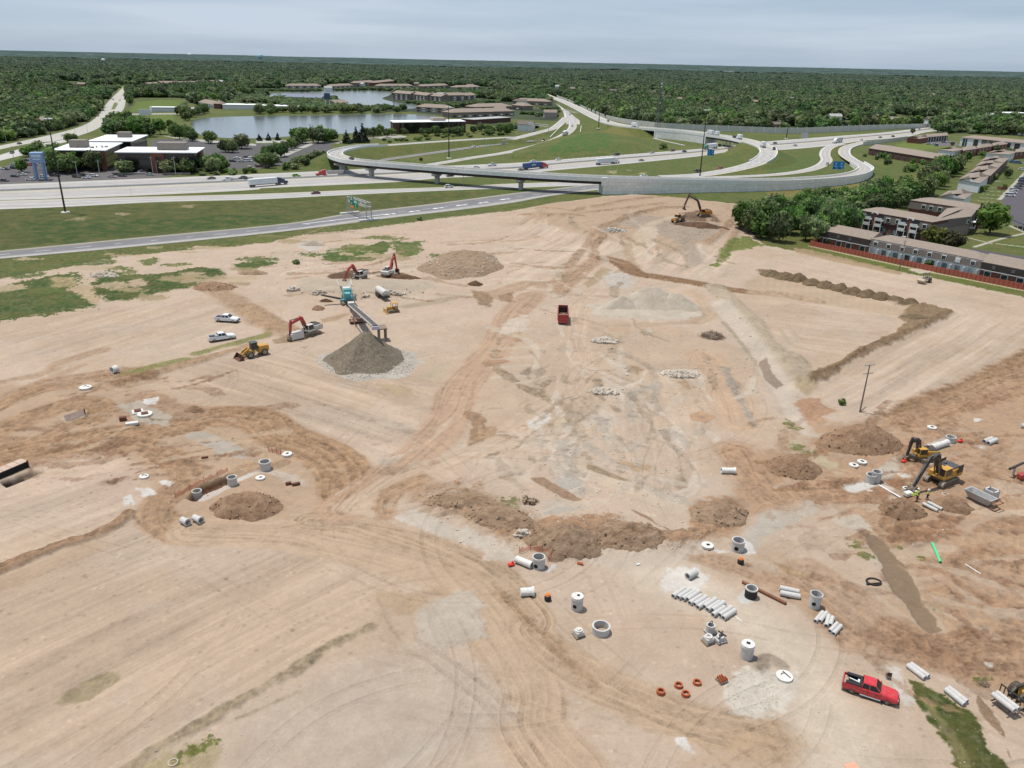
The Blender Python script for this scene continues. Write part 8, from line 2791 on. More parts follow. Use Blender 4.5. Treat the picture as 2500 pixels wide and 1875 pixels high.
def heap(t,x,y,w,asp,h,m,label,cat='dirt heap',rot=0.0,power=1.6,lump=.25,name='dirt_heap',seed=0,n=56,apron=None):
 """mound on the ground: pixel width w, depth/width ratio asp, height h; ragged rim tucked under the soil"""
 c=place(t,x,y)
 rx=(P(t,x+w/2,y)-P(t,x-w/2,y)).length/2
 o=thing(name,(c.x,c.y,0),0,label,cat)
 nr_,na=n//2,n//4*8
 R=np.linspace(0,1.12,nr_)
 A=np.linspace(0,2*PI,na,endpoint=False)
 rr,aa=np.meshgrid(R,A,indexing='ij')
 rim=1+.16*(vnoise(np.cos(aa)*2.2+seed*7+20,np.sin(aa)*2.2+20,seed)-.5)*2
 lx,ly=rr*np.cos(aa)*rx*rim,rr*np.sin(aa)*rx*asp*rim
 X_,Y_=lx*math.cos(rot)-ly*math.sin(rot),lx*math.sin(rot)+ly*math.cos(rot)
 wx,wy=X_+c.x,Y_+c.y
 if power<1.2:
  prof=np.clip(1-rr,0,1)**(1.16 if n>100 else 1)*(1-.12*np.exp(-rr*12))+.03*np.clip(1.0-rr,0,1)
 else:
  prof=np.clip(1-rr**power,0,1)
 sc=max(.8,rx/5)
 lum=(fbm(wx/(2.2*sc),wy/(2.2*sc),5+seed,4,.6)-.45)*2*lump
 z=h*prof*(1+lum)+(fbm(wx/.7,wy/.7,9+seed,3,.6)-.5)*.22*np.clip(prof*5,0,1)*min(1,h)
 gg=np.array([[gz(wx[i,j],wy[i,j])for j in range(0,na,8)]for i in range(nr_)])
 g2=np.repeat(gg,8,axis=1)
 z=z+g2-.35*np.clip((rr-.96)/.16,0,1)
 vs=np.stack([X_,Y_,z],2).reshape(-1,3)
 fs=[(i*na+j,i*na+(j+1)%na,(i+1)*na+(j+1)%na,(i+1)*na+j)for i in range(nr_-1)for j in range(na)]
 me=bpy.data.meshes.new(name)
 me.from_pydata(vs.tolist(),[],fs)
 me.polygons.foreach_set('use_smooth',[True]*len(fs))
 me.materials.append(m)
 b=bpy.data.objects.new('soil',me)
 COL.objects.link(b)
 b.parent=o
 def top(fx,fy):
  k=int(np.argmin((X_-fx)**2+(Y_-fy)**2))
  return float(z.ravel()[k])
 return o,rx,c,top
def stones(o,rx,asp,n,s0,s1,m,top,rot=0.0,inner=0.0,seed=0,name='stones'):
 r=random.Random(seed)
 mb=MB()
 for _ in range(n):
  a,q=r.uniform(0,6.283),math.sqrt(r.uniform(inner,1.15))
  lx,ly=q*math.cos(a)*rx,q*math.sin(a)*rx*asp
  x,y=lx*math.cos(rot)-ly*math.sin(rot),lx*math.sin(rot)+ly*math.cos(rot)
  s=r.uniform(s0,s1)
  mb.box((x,y,top(x,y)+s*.1),(s*r.uniform(.8,1.6),s*r.uniform(.6,1.1),s*r.uniform(.35,.8)),ch=s*.12,rot=Matrix.Rotation(r.uniform(0,6.3),3,'Z')@Matrix.Rotation(r.uniform(-.6,.6),3,'X')@Matrix.Rotation(r.uniform(-.5,.5),3,'Y'))
 q=mb.build(name,m,o)
 q['kind']='stuff'
hp=heap('b1',935,1205,740,1.0,.4,GRAVL,'x',power=1.6,lump=.1,seed=3)
tag(hp[0],'scattered pale gravel apron spread round the foot of the grey gravel cone','gravel apron')
hp[0].name='gravel_apron'
stones(hp[0],hp[1]*1.16,1.0,3200,.1,.3,STONEG,hp[3],inner=.3,seed=4)
cone_h=height_to(pile_c,'b1',925,975)
hp=heap('b1',935,1205,640,1.0,cone_h,GRAVD,'large grey-brown gravel cone under the end of the stacking conveyor','gravel pile',power=1.0,lump=.05,name='gravel_cone',seed=1,n=110)
hp=heap('b2',1010,815,830,.62,1.0,GRAVL,'low pale apron of the big sand coloured stockpile behind the red tipper','gravel pile',power=2,lump=.15,name='gravel_apron',seed=5,n=80)
for x,y,w,h,sd,lb in((1060,780,620,6.0,6,'tallest pale peak of the stockpile behind the red tipper'),(1240,790,480,4.6,7,'right-hand pale hump of the stockpile behind the red tipper'),(850,800,330,4.0,8,'scooped pale mound at the left of the stockpile behind the red tipper')):
 heap('b2',x,y,w,.75,h,GRAVL,lb,'gravel pile',power=1.15,lump=.12,name='gravel_pile',seed=sd,n=80)
hp=heap('b1',1680,465,640,1.3,3.9,RUBM,'wide stony rubble mound on the far left of centre below the grass patches','rubble mound',rot=-.2,power=2.0,lump=.5,name='rubble_mound',seed=9,n=110)
stones(hp[0],hp[1],1.25,300,.15,.6,STONE,hp[3],-.2,seed=10,inner=.25)
hp=heap('b1',1765,615,130,.8,1.2,DIRTD,'dark broken asphalt heap at the foot of the stony rubble mound','rubble heap',seed=11,lump=.5,name='rubble_heap')
for t,x,y,w,asp,h,m,lb,rot in(('c0',1885,1070,560,.72,2.6,DIRTM,'broad red-brown dirt mound beside the manhole trench at the left',0),('c3',960,580,700,.6,3.4,DIRTM,'big brown dirt mound left of the smaller excavator',.1),('c3',430,770,420,.8,2.4,DIRTM,'brown dirt mound left of the pair of manhole rings',0),('c3',1265,1110,350,.7,2.2,DIRTM,'tan-topped dirt mound below the three workers',0),('c3',1655,1060,300,.75,1.7,DIRTM,'dark brown dirt heap left of the grey steel hopper',-.2),('c2',1740,1130,480,.7,1.9,DIRTC,'lumpy brown dirt mound left of the pale grey strip road',.2),('c2',600,1310,620,.62,2.2,DIRTC,'brown dirt mound right behind the trench manhole at the centre',.2),('c2',1050,1270,640,.5,1.6,DIRTC,'low brown spoil ridge right of the trench mound',.1),('c2',80,1150,560,.5,1.5,DIRTC,'low brown spoil ridge left of the trench mound',-.3),('c1',1700,1030,640,.35,1.3,DIRTC,'long low brown spoil bank above the pale strip',-.25),('b0',1650,640,360,.5,1.6,DIRTM,'brown dirt bank at the top end of the earth berm near the grass',0),('b1',558,805,105,.8,1.2,DIRTM,'small round brown heap left of the conveyor',0),('b1',780,555,300,.5,1.0,DIRTD,'dark wet heap under the excavator feeding the crusher',0),('b1',1200,560,320,.35,.9,DIRTD,'long dark wet heap under the excavator with the raised boom',-.15),('b2',1450,160,350,.5,1.4,DIRTD,'dark dug heap in front of the orange excavator',-.1),('b1',60,530,260,.4,1.4,DIRTL,'pale tan bank below the small grass patch left of the crusher',0),('b1',510,310,190,.4,1.6,GRAVL,'small pale grey gravel heap by the grass left of the rubble mound',0),('c0',1500,320,180,.5,.9,DIRTM,'small dirt heap right of the square manhole frames',0),('b1',620,745,110,.5,.8,DIRTD,'little dark grit pile below the crusher side belt',0),('b3',1370,870,190,.6,.9,BERM,'olive dirt lumps at the inner corner of the dark wedge',0)):
 h_=heap(t,x,y,w,asp,h,m,lb,rot=rot,seed=int(x)%91,lump=.35,n=64)
 if w>300 and m in(DIRTM,DIRTC):
  stones(h_[0],h_[1],asp,80,.1,.38,m,h_[3],rot,inner=.3,seed=int(x),name='clods')
for k in range(11):
 f=k/10
 x,y=255+f*1070,525+f*235
 heap('b3',x,y,150-6*(k%3),.72,1.5+.3*((k*7)%3)/2,BERM,'%s dumped olive heap from the left in the row along the smooth pad'%ORD[k],'dirt heap',rot=-.35,seed=k+40,lump=.35,n=40)
for t,x,y,w,asp,n,s0,s1,m,lb in(('b2',710,1055,210,.5,170,.4,1.2,STONE,'pale broken concrete pile below the scooped gravel mound'),('b2',1310,1310,290,.45,260,.4,1.2,STONE,'largest pale broken concrete pile right of centre'),('b2',715,1450,210,.5,190,.4,1.1,STONE,'pale broken concrete pile at the centre, the nearest of three'),('b1',370,660,90,.6,26,.8,2.0,STONE,'few big pale slabs left of the crusher'),('b1',1150,685,170,.4,80,.5,1.3,STONE,'row of pale rocks right of the white tanker'),('b0',800,545,230,.6,130,.4,1.4,STONE,'rubble heap with a pale slab among the left grass'),('b2',800,200,180,.4,80,.5,1.3,STONEG,'grey rocks strewn below the far mound'),('c2',240,1280,120,.5,24,.3,.9,STONE,'cluster of pale boulders above the trench manhole at the centre'),('b1',560,675,130,.5,24,.5,1.2,STONE,'scatter of pale rocks on the bank left of the crusher'),('b1',930,712,60,.5,10,.7,1.3,STONE,'pair of pale boulders left of the white tanker')):
 h_=heap(t,x,y,w,asp,.7,DIRTL,lb,'rock pile',name='rock_pile',seed=int(x)%77,n=32)
 stones(h_[0],h_[1],asp,int(n*1.7),s0*.6,s1*.72,m,h_[3],seed=int(x))
r=random.Random(12)
mb=MB()
for t,x0,y0,x1,y1,n,s0,s1 in(('c2',400,150,1500,1000,420,.08,.3),('c2',-400,950,1700,1400,260,.08,.3),('d2',1800,930,2212,1280,500,.05,.14),('c3',300,400,2212,1500,260,.07,.24),('d0',1000,900,2212,1659,220,.05,.14),('b2',100,100,2000,1500,420,.12,.45),('b1',300,400,1500,760,260,.12,.5),('c0',300,200,2212,1100,240,.08,.26),('d3',600,800,2212,1659,160,.05,.15)):
 for _ in range(n):
  p=place(t,r.uniform(x0,x1),r.uniform(y0,y1))
  s=s0+(s1-s0)*r.random()**3
  mb.mi=r.choice((0,0,1))
  mb.box(p+Vector((0,0,s*.2)),(s*r.uniform(.8,1.5),s,s*.6),ch=s*.15,rot=Matrix.Rotation(r.uniform(0,6.3),3,'Z')@Matrix.Rotation(r.uniform(-.5,.5),3,'X'))
tag(mb.build('loose_stones',[STONE,STONEG]),kind='stuff')
BRUSH=mat('dead_brush',(.21,.155,.11),.95,var=.3)
LOGM=mat('cut_log',(.30,.22,.15),.9,var=.2)
for t,x,y,w,n,lb,lg in(('b2',1545,1020,185,520,'tangled brown brush heap right of centre',0),('c2',300,1030,120,220,'brush heap with cut logs beside a green weed patch',9),('d3',1900,1010,90,120,'dry brush clump by the muddy track near the pipe loader',0)):
 c=place(t,x,y)
 rx=(P(t,x+w/2,y)-P(t,x-w/2,y)).length/2
 o=thing('brush_heap',c,0,lb,'brush heap')
 r=random.Random(int(x))
 mb=MB()
 for _ in range(n):
  a,q=r.uniform(0,6.283),math.sqrt(r.random())
  p=Vector((math.cos(a)*q*rx,math.sin(a)*q*rx*.9,(1-q*q)*rx*.45*r.uniform(.2,1)))
  d=Vector((r.gauss(0,1),r.gauss(0,1),r.gauss(.25,.4))).normalized()*rx*r.uniform(.15,.4)
  mb.cyl(p,p+d,.035,.015,4,False)
 mb.blob((0,0,rx*.08),rx*.62,3,2,.3,(1,.9,.4))
 q=mb.build('branches',BRUSH,o)
 for k in range(lg):
  a=r.uniform(0,6.283)
  p=Vector((math.cos(a)*rx*.8-.3,math.sin(a)*rx*.7,.25+r.random()*.5))
  MB().cyl(p,p+Vector((r.uniform(-.8,.8),r.uniform(-.6,.6),r.uniform(-.1,.2))),.17,n=8).build('log',LOGM,o)
# pipes and precast pieces
TERRA=mat('terracotta',(.36,.085,.03),.7,var=.12)
CASTOR=mat('orange_plastic',(.65,.17,.03),.5,var=.08)
GREENP=mat('green_plastic',(.09,.52,.24),.4,var=.06)
TAR=mat('bitumen',(.02,.018,.017),.7,var=.2)
RSTEEL=mat('rusted_pipe',(.20,.085,.045),.8,var=.25)
GREYM=mat('precast',(.50,.495,.48),.85,var=.1,scale=2,bump=.15,dirt=DUST,dirtamt=.24)
def pipe(t,x0,y0,x1,y1,r,label,group=None,m=None,z=None,bell=True,wall=.17,yo=0,cat='pipe',name='concrete_pipe'):
 """hollow pipe lying on the ground between two spots (read on its axis)"""
 a,b=P(t,x0,y0,r),P(t,x1,y1,r)
 for q in(a,b):
  q.z=(gz(q.x,q.y)if z is None else z)+r
 d=b-a
 L=d.length
 M=d.to_track_quat('Z','Y').to_matrix().to_4x4()
 w=r*wall*1.6
 pr=[(r,0),(r,L-.35),(r*1.0,L-.35),(r*(1.18 if bell else 1),L-.22),(r*(1.18 if bell else 1),L),(r-w,L),(r-w,0)]
 mb=MB().lathe(pr,18,(0,0,0),True,M)
 o=mb.build(name,m or GREYM)
 o.location=a
 return tag(o,label,cat,group)
TILE['s']=TILE['h']
ROW=[(235,158,1),(290,172,0),(340,187,1),(390,192,0),(414,233,1),(465,250,0),(500,282,1),(570,274,0),(605,308,1),(657,312,0),(665,362,1),(737,365,0),(776,396,1)]
for k,(x,y,big)in enumerate(ROW):
 pipe('h',x,y,x+128,y-84,.33,'%s pipe from the left in the long row of grey concrete pipes'%ORD[k],'long row of concrete pipes',bell=not big)
for k,(x0,y0,x1,y1)in enumerate(((1772,428,1852,335),(1818,434,1893,342),(1888,482,1918,368),(1930,478,1960,388),(1928,542,2008,456),(1966,570,2050,472))):
 pipe('h',x0,y0,x1,y1,.27,'%s from the left of six thin concrete pipes below the standing riser'%ORD[k],'six thin concrete pipes',bell=False)
for t,q,r,lb in(('h',(1385,70,1595,108),.36,'upper pipe of the pair lying right of the black coated riser'),('h',(1392,120,1608,166),.36,'lower pipe of the pair lying right of the black coated riser'),('d3',(1335,862,1475,958),.3,'upper pipe of the pair lying above the grass strip'),('d3',(1312,872,1445,972),.3,'lower pipe of the pair lying above the grass strip'),('d3',(1628,1042,1772,1152),.3,'upper pipe of the pair between the grass strip and the muddy track'),('d3',(1605,1056,1752,1172),.3,'lower pipe of the pair between the grass strip and the muddy track'),('c2',(1772,788,1882,790),.5,'single pale pipe lying alone on the stony flat at centre right'),('d2',(224,300,330,298),.55,'short fat pale pipe near the haul road, left of the orange capped drum'),('d2',(1512,182,1572,150),.5,'short wide pipe with a dark mouth above the long pipe row'),('c3',(1432,1045,1545,1100),.26,'lower pipe of the pair beside the workers'),('c3',(1470,1035,1580,1088),.26,'upper pipe of the pair beside the workers'),('c3',(1902,562,1965,542),.42,'left pipe of the pair at the upper right of the dig'),('c3',(1935,577,1998,553),.42,'right pipe of the pair at the upper right of the dig'),('b0',(862,1284,900,1270),.75,'short white pipe piece on the rutted ground at the far left'),('c0',(1402,1160,1448,1182),.5,'left of two short pipes below the red-brown mound'),('c0',(1496,1140,1550,1166),.5,'right of two short pipes below the red-brown mound'),('c3',(2190,445,2240,455),.45,'pipe end with a dark mouth at the right picture edge'),('c3',(1500,612,1620,572),.55,'pale buried pipe leading into the upper manhole of the dig')):
 pipe(t,*q,r,lb,m=CONP if 'pale' in lb or 'white' in lb else None,bell='pair' not in lb)
pipe('c3',1507,1342,1570,1485,.2,'bright green plastic pipe lying on the weedy dirt',m=GREENP,bell=False,name='plastic_pipe')
pipe('h',985,5,1455,232,.22,'long rusty brown pipe with two yellow fittings along the bank',m=RSTEEL,bell=False,name='steel_pipe',wall=.1)
pipe('h',905,372,985,430,.05,'thin white rod beside the end of the long pipe row',m=WHITEP,bell=False,name='thin_rod')
pipe('c3',1092,898,1260,998,.12,'thin white pipe beside the trench left of the workers',m=WHITEP,bell=False,name='plastic_pipe')
pipe('c3',1757,1512,1878,1580,.06,'thin white rod on the dirt right of the green pipe',m=WHITEP,bell=False,name='thin_rod')
pipe('d2',662,74,706,80,.2,'short rust orange ribbed pipe on the pale ground at centre',m=TERRA,bell=False,name='clay_pipe')
pipe('d2',1116,88,1146,80,.12,'small white pipe scrap on the pale road',m=WHITEP,bell=False,name='pipe_scrap')
c=place('d3',1052,226)
pts=[Vector((math.cos(k*.42)*.95,math.sin(k*.42)*.75,.12))for k in range(15)]+[Vector((-1.2,-.6,.12))]
tag(MB().tube(pts,.12,8).build('hose_loop',TAR),'loop of black ribbed hose on the dirt left of the stream','hose').location=c
def well(t,x,y,w,h,label,lid=None,hole=False,tilt=0.0,coat=None,group=None,sink=0.0,m=None,wall=.13,name='manhole_riser'):
 """precast round riser: pixel width w; lid None, 'round', 'square' or 'slab'"""
 c=place(t,x,y)
 r=(P(t,x+w/2,y)-P(t,x-w/2,y)).length/2
 o=thing(name,(c.x,c.y,c.z-sink),random.uniform(0,3),label,'manhole section',group)
 o.rotation_euler.x=tilt
 m=m or GREYM
 th=r*wall
 MB().ring(r,r-th,0,h,36).build('ring',m,o)
 if coat:
  MB().ring(r+.03,r+.005,0,h*.86,36).build('coating',TAR,o)
 MB().ring(r+.035,r-.01,h*.88,h+.02,36).build('collar',CONP,o)
 if lid:
  mb=MB()
  hr=r*.3
  if lid=='round':
   mb.ring(r+.02,hr,h+.02,h+.2,36)
   mb.v=[(v[0]+(r*.25 if math.hypot(v[0],v[1])<hr*1.1 else 0),v[1],v[2])for v in mb.v]
  else:
   q=hr*1.0
   n=32
   vs=[]
   for z in(h+.02,h+.2):
    for k in range(n):
     a=2*PI*k/n
     vs.append(((r+.02)*math.cos(a),(r+.02)*math.sin(a),z))
    for k in range(n):
     a=2*PI*k/n
     s=q/max(abs(math.cos(a)),abs(math.sin(a)))
     vs.append((s*math.cos(a)+r*.15,s*math.sin(a),z))
   fs=[]
   for k in range(n):
    k2=(k+1)%n
    fs+=[(2*n+k,2*n+k2,3*n+k2,3*n+k),(k,n+k,n+k2,k2),(k,k2,2*n+k2,2*n+k),(n+k,3*n+k,3*n+k2,n+k2)]
   mb.add(vs,fs)
  mb.build('lid',CONP,o)
  MB().cyl((0,0,0),(0,0,h*.4),r-th,n=20).build('base',BLACKH,o)  # black fill paints the shade down the well
 if hole:
  ha=-PI/2-.5-o.rotation_euler.z
  d=Vector((math.cos(ha),math.sin(ha),0))
  MB().cyl(d*(r-.12)+Vector((0,0,h*.42)),d*(r+.035)+Vector((0,0,h*.42)),r*.34,n=18).build('side_opening',BLACKH,o)  # black disc paints the shaded hole on the ring
 return o
random.seed(3)
well('d2',658,428,90,1.75,'pale manhole riser with a round hole in its lid and a side opening','round',True)
well('d2',843,612,134,1.0,'wide empty pale concrete ring standing on the dirt',wall=.15,name='concrete_ring')
well('h',1025,812,138,1.75,'grey manhole riser with a square hole in its lid','square')
well('h',1752,270,125,2.0,'tall pale riser leaning slightly with a low side opening',None,True,tilt=.06,wall=.08)
well('h',1072,160,125,1.35,'short riser coated black below a pale rim',coat=True)
well('c2',362,1530,98,1.9,'open riser with rungs in the orange fenced trench at centre',sink=.2,hole=True)
well('c2',1897,1395,96,1.7,'open riser with a side notch beside the pale grey strip road',sink=.1,hole=True)
well('c0',1526,1005,74,1.6,'lowest open riser in the trench at the left',sink=.1)
well('c0',1794,890,72,1.4,'middle open riser in the trench at the left',sink=.1)
well('c0',2048,772,86,1.5,'highest open riser at the end of the trench at the left',sink=.1)
well('c3',1025,872,72,1.6,'left of two touching open risers in the dig',sink=.2)
well('c3',1066,862,68,1.9,'right of two touching open risers in the dig',sink=.2)
well('c3',1640,562,70,1.1,'open riser at the top of the dig behind the smaller excavator',sink=.1)
for t,x,y,w,hh,lb,sq in(('d3',362,962,126,.3,'flat round concrete lid with a curved slot and a dark bar on the stones',0),('c2',1665,1372,92,.3,'flat white lid left of the riser by the strip road',1),('c0',2008,850,74,.3,'flat round lid with a square hole below the trench',1),('c1',318,668,80,.35,'white round lid with a square hole above the trench',1),('b0',660,1418,92,.4,'grey round lid lying among the ruts at the far left',0),('c3',1500,460,66,.3,'white ring lid with a slot above the dig',1),('c3',897,752,70,.3,'left white slotted ring of the pair by the brown mound',1),('c3',960,726,70,.3,'right white slotted ring of the pair by the brown mound',1),('c0',1112,838,72,.25,'tilted grey lid alone on the left pad',0)):
 c=place(t,x,y)
 r=(P(t,x+w/2,y)-P(t,x-w/2,y)).length/2
 o=thing('concrete_disc',c,rt.uniform(0,1),lb,'manhole lid')
 MB().lathe([(.01,0),(r,0),(r,hh),(.01,hh)],32).build('slab',CONP,o)
 if sq:
  MB().box((r*.12,0,hh+.012),(r*.55,r*.5 if 'ring' not in lb else r*.8,.03)).build('opening',BLACKH,o)  # black plate paints the hole's shade on a solid slab
 else:
  MB().box((r*.3,.1,hh+.05),(.08,r*1.3,.08),.3).build('bar',DSTEEL,o)
  mb=MB()
  for k in range(9):
   a=.4+k*.28
   mb.box((math.cos(a)*r*.32,math.sin(a)*r*.32+.1,hh+.012),(.12,r*.14,.02),a)
  mb.build('slot',TRK,o)
c=place('d0',1335,1620)
tag(MB().ring(.5,.36,0,.12,28,c).build('half_buried_ring',mat('dusty_concrete',(.36,.31,.24),.95)),'dusty concrete ring half buried at the bottom left of the picture','ring')
for t,x,y,lb in(('d2',433,365,'black tarred drum with an orange cap near the fat pale pipe'),('c2',1920,1505,'black tarred drum with an orange cap below the riser by the strip road')):
 o=thing('capped_drum',place(t,x,y),0,lb,'drum')
 MB().lathe([(.4,0),(.46,.3),(.42,.6),(.3,.75),(.01,.76)],20).build('drum',TAR,o)
 MB().lathe([(.3,.7),(.34,.74),(.34,.86),(.26,.9),(.26,1.0),(.01,1.0)],20).build('cap',CASTOR,o)
for k,(x,y)in enumerate(((1305,1078),(1442,1030),(1497,1096),(1585,1008))):
 o=tag(MB().ring(.46,.3,0,.34,28).ring(.49,.42,0,.1,28).build('clay_ring',TERRA),('leftmost','upper middle','lower middle','rightmost')[k]+' of four terracotta rings scattered on the dirt','ring','four terracotta rings')
 o.location=place('d2',x,y)
p=place('d2',1775,985)
o=thing('pallet_load',p,.5,'small pallet stacked with terracotta covers beside the white stones','pallet')
for k in range(5):
 MB().box((0,-.44+k*.22,.12),(1.1,.14,.05)).build('board',WOODP,o)
MB().box((0,0,.05),(1.0,.9,.08)).build('bearer',WOODP,o)
for k in range(7):
 MB().box((-.42+k*.14,(-.22,.24)[k%2],.32),(.1,.5,.34),0,.02).build('cover',TERRA,o)
for x,y,kind,lb in(('h',(634,545),1,'upper of three small precast bases, with a steel hook in its barrel'),('h',(612,655),0,'square stepped precast base, the left of three'),('h',(742,640),2,'flat precast base with dark steel angle iron across it'),('d2',(672,640),0,'lone small square precast base with a round neck left of the wide ring')):
 p=place(x,*y)
 o=thing('precast_block',p,.45,lb,'precast base')
 MB().box((0,0,.16),(1.3,1.2,.14),0,.03).build('pallet',WOODP if kind==0 else CONG,o)
 if kind==0:
  MB().box((0,0,.5),(1.0,1.0,.55),0,.04).build('block',GREYM,o)
  MB().ring(.45,.26,.77,.95,24).build('neck',CONP,o)
  if x=='d2':
   MB().lathe([(.3,.9),(.24,1.1),(.01,1.18)],18).build('dome',CONP,o)
 elif kind==1:
  MB().ring(.55,.4,.22,1.1,24).build('barrel',GREYM,o)
  MB().tube([(-.2,0,.8),(-.2,0,1.5),(0,0,1.65),(.2,0,1.5),(.15,0,1.2)],.05).build('hook',DSTEEL,o)
 else:
  MB().box((0,0,.35),(1.25,.9,.25),0,.05).build('block',GREYM,o)
  MB().lathe([(.5,.45),(.45,.75),(.25,.8)],20).build('neck',GREYM,o)
  MB().box((0,0,.85),(1.6,.16,.12),.6).box((.3,.1,.9),(.16,1.2,.12),.2).build('angle_iron',DSTEEL,o)
for x,y,lb in((1064,338,'rusty square frame set in a white surround, the upper of two on the left slab'),(1118,358,'rusty square cover on a round white base on the left slab')):
 p=place('c0',x,y)
 o=thing('frame_casting',p,.5,lb,'casting')
 (MB().box((0,0,.15),(2.0,1.9,.3),0,.04)if 'surround' in lb else MB().lathe([(.01,.35),(1.35,.35),(1.35,0)],28)).build('base',CONP,o)
 MB().box((0,0,.45),(1.2,1.1,.22),0,.03).build('cover',mat('rust',(.13,.05,.03),.85,var=.2),o)
for x,y,m_,s_,lb in((950,398,'rust',(1.2,.8,.7),'rusty iron casting left of the square frames'),(1020,432,None,(2.2,.9,.5),'small white block with a dark side below the square frames'),(1580,690,'rust',(1.1,.4,.3),'rusty iron bar near the grey slab in the left loop')):
 p=place('c0',x,y)
 tag(MB().box((0,0,s_[2]/2),s_,.4,.05).build('casting_block',MATS['rust']if m_ else CONP),lb,'casting').location=p
for x,y,lb in((330,895,'small rust brown casting right of the red-brown mound, the left one'),(388,900,'rust brown casting right of the red-brown mound, the larger right one')):
 tag(MB().box((0,0,.25),(.9 if 'left' in lb else 1.3,.5,.45),.5,.05).build('casting_block',MATS['rust']),lb,'casting').location=place('c1',x,y)
o=thing('box_culvert',place('c3',1948,1000),.55,'small square concrete box culvert beside the grey steel hopper','culvert')
mb=MB()
for a in range(4):
 M=Matrix.Rotation(a*PI/2,3,'Z')
 mb.box(M@Vector((0,.75,.8)),(1.75,.24,1.6),rot=M)
mb.build('wall',GREYM,o)
MB().box((0,0,.3),(1.3,1.3,.1)).build('floor',CONG,o)
a,b=place('c3',1775,985),place('c3',1985,1085)
o=thing('spoil_hopper',a,yaw(a,b),'long grey steel hopper trough with a lifting frame right of the workers','hopper')
L=(b-a).length*.92
mb=MB()
vs=[(-.3,-1.0,1.5),(L,-1.0,1.5),(L,1.0,1.5),(-.3,1.0,1.5),(.4,-.5,.25),(L-.5,-.5,.25),(L-.5,.5,.25),(.4,.5,.25),(-.1,-.85,1.47),(L-.2,-.85,1.47),(L-.2,.85,1.47),(-.1,.85,1.47),(.5,-.42,.35),(L-.6,-.42,.35),(L-.6,.42,.35),(.5,.42,.35)]
mb.add(vs,[(0,1,5,4),(1,2,6,5),(2,3,7,6),(3,0,4,7),(4,5,6,7),(0,8,9,1),(1,9,10,2),(2,10,11,3),(3,11,8,0),(8,12,13,9),(9,13,14,10),(10,14,15,11),(11,15,12,8),(12,13,14,15)])
mb.build('trough',mat('worn_steel',(.38,.37,.36),.6,.2,var=.15),o)
MB().tube([(L,-.8,1.4),(L+1.0,-.8,1.3),(L+1.0,.8,1.3),(L,.8,1.4)],.09).tube([(L,-.8,.3),(L+.8,-.8,.15),(L+.8,.8,.15),(L,.8,.3)],.09).build('lifting_frame',RSTEEL,o)
o=thing('site_chair',place('r',1545,520),2.9,'black folding chair standing alone above the red pickup','chair')
MB().box((0,0,.45),(.5,.5,.06),0,.02).build('seat',PBLK,o)
MB().box((0,.26,.8),(.5,.05,.5),0,.02).build('backrest',PBLK,o)
for s in(-.24,.24):
 for y in(-.22,.24):
  MB().cyl((s,y,0),(s,y,.98 if y>0 else.62),.025,n=6).build('leg',WOODP,o)
a,b=place('c0',-60,905),place('c0',262,778)
o=thing('trench_shield',a,yaw(a,b),'pinkish plank decked trench shield over a black pit at the left edge','trench shield')
L=(b-a).length
SH=mat('faded_shield',(.44,.33,.26),.85,var=.15)
MB().box((L/2,1.25,-.1),(L,.1,2.0),0,.02).build('shade_sheet',BLACKH,o)  # black sheet stands in for the shade under the deck
for x in(.1,L-.1):
 MB().box((x,1.2,.2),(.2,.2,1.9)).build('post',DSTEEL,o)
for k in range(5):
 MB().box((L*(k+.5)/5,2.1,.98-.0*k),(L/5-.06,1.8,.1)).build('deck_board',SH,o)
a,b=place('c0',512,410),place('c0',662,362)
o=thing('steel_plate',a,yaw(a,b),'leaning steel trench plate casting a thin dark line on the left slab','plate')
MB().box(((b-a).length/2,.3,.55),((b-a).length,.08,1.2),rot=Matrix.Rotation(-.5,3,'X')).build('plate',SH,o)
MB().box(((b-a).length,.2,.7),(.14,.2,1.4)).build('post',DSTEEL,o)
NET=mat('orange_netting',(.62,.12,.07),.8,var=.3,scale=6)
nt=NET.node_tree
bb_=nt.nodes['Principled BSDF']
bb_.inputs['Alpha'].default_value=.5
for t,q,lb in(('c0',[(1355,1000),(1450,945),(1560,890),(1680,830),(1760,790)],'orange netting fence along the left trench'),('c2',[(215,1425),(290,1400),(390,1415),(470,1440),(430,1490)],'sagging orange netting fence round the riser in the central trench'),('c0',[(2070,640),(2150,660),(2190,672)],'short orange netting fence above the left trench')):
 l=resample([place(t,*p)for p in q],16)
 o=thing('net_fence',(0,0,0),0,lb,'netting')
 mb=MB()
 vs=[]
 for k,p in enumerate(l):
  vs+=[p+Vector((0,0,.02)),p+Vector((0,0,.75+.25*math.sin(k*2.1)))]
 mb.add(vs,[(2*k,2*k+2,2*k+3,2*k+1)for k in range(15)])
 mb.build('net',NET,o)
 for p in l[::4]:
  MB().cyl(p,p+Vector((0,0,1.2)),.03,n=5).build('stake',DSTEEL,o)
for t,x,y,lb in(('c3',1285,722,'bright orange-red compactor plate on the pale trench fill below the smaller excavator'),('c3',1718,566,'small orange-red marker by the upper manhole of the dig'),('d2',152,98,'red plastic sheet left of the central trench pipe')):
 o=thing('site_marker',place(t,x,y),.4,lb,'marker')
 MB().box((0,0,.22),(.9,.6,.35),0,.08).box((.2,0,.5),(.25,.3,.35),0,.05).build('body',mat('signal_red',(.6,.04,.025),.5))
 COL.objects[-1].parent=o
p=place('c3',2190,850)
o=thing('drill_rig',p,.4,'red and black machine part cut by the right picture edge','machine')
MB().box((0,0,.6),(1.4,1.0,.9),0,.1).build('body',PRED,o)
MB().cyl((-1.8,1.2,1.6),(2.0,1.6,1.9),.22,n=10).build('arm',PBLK,o)
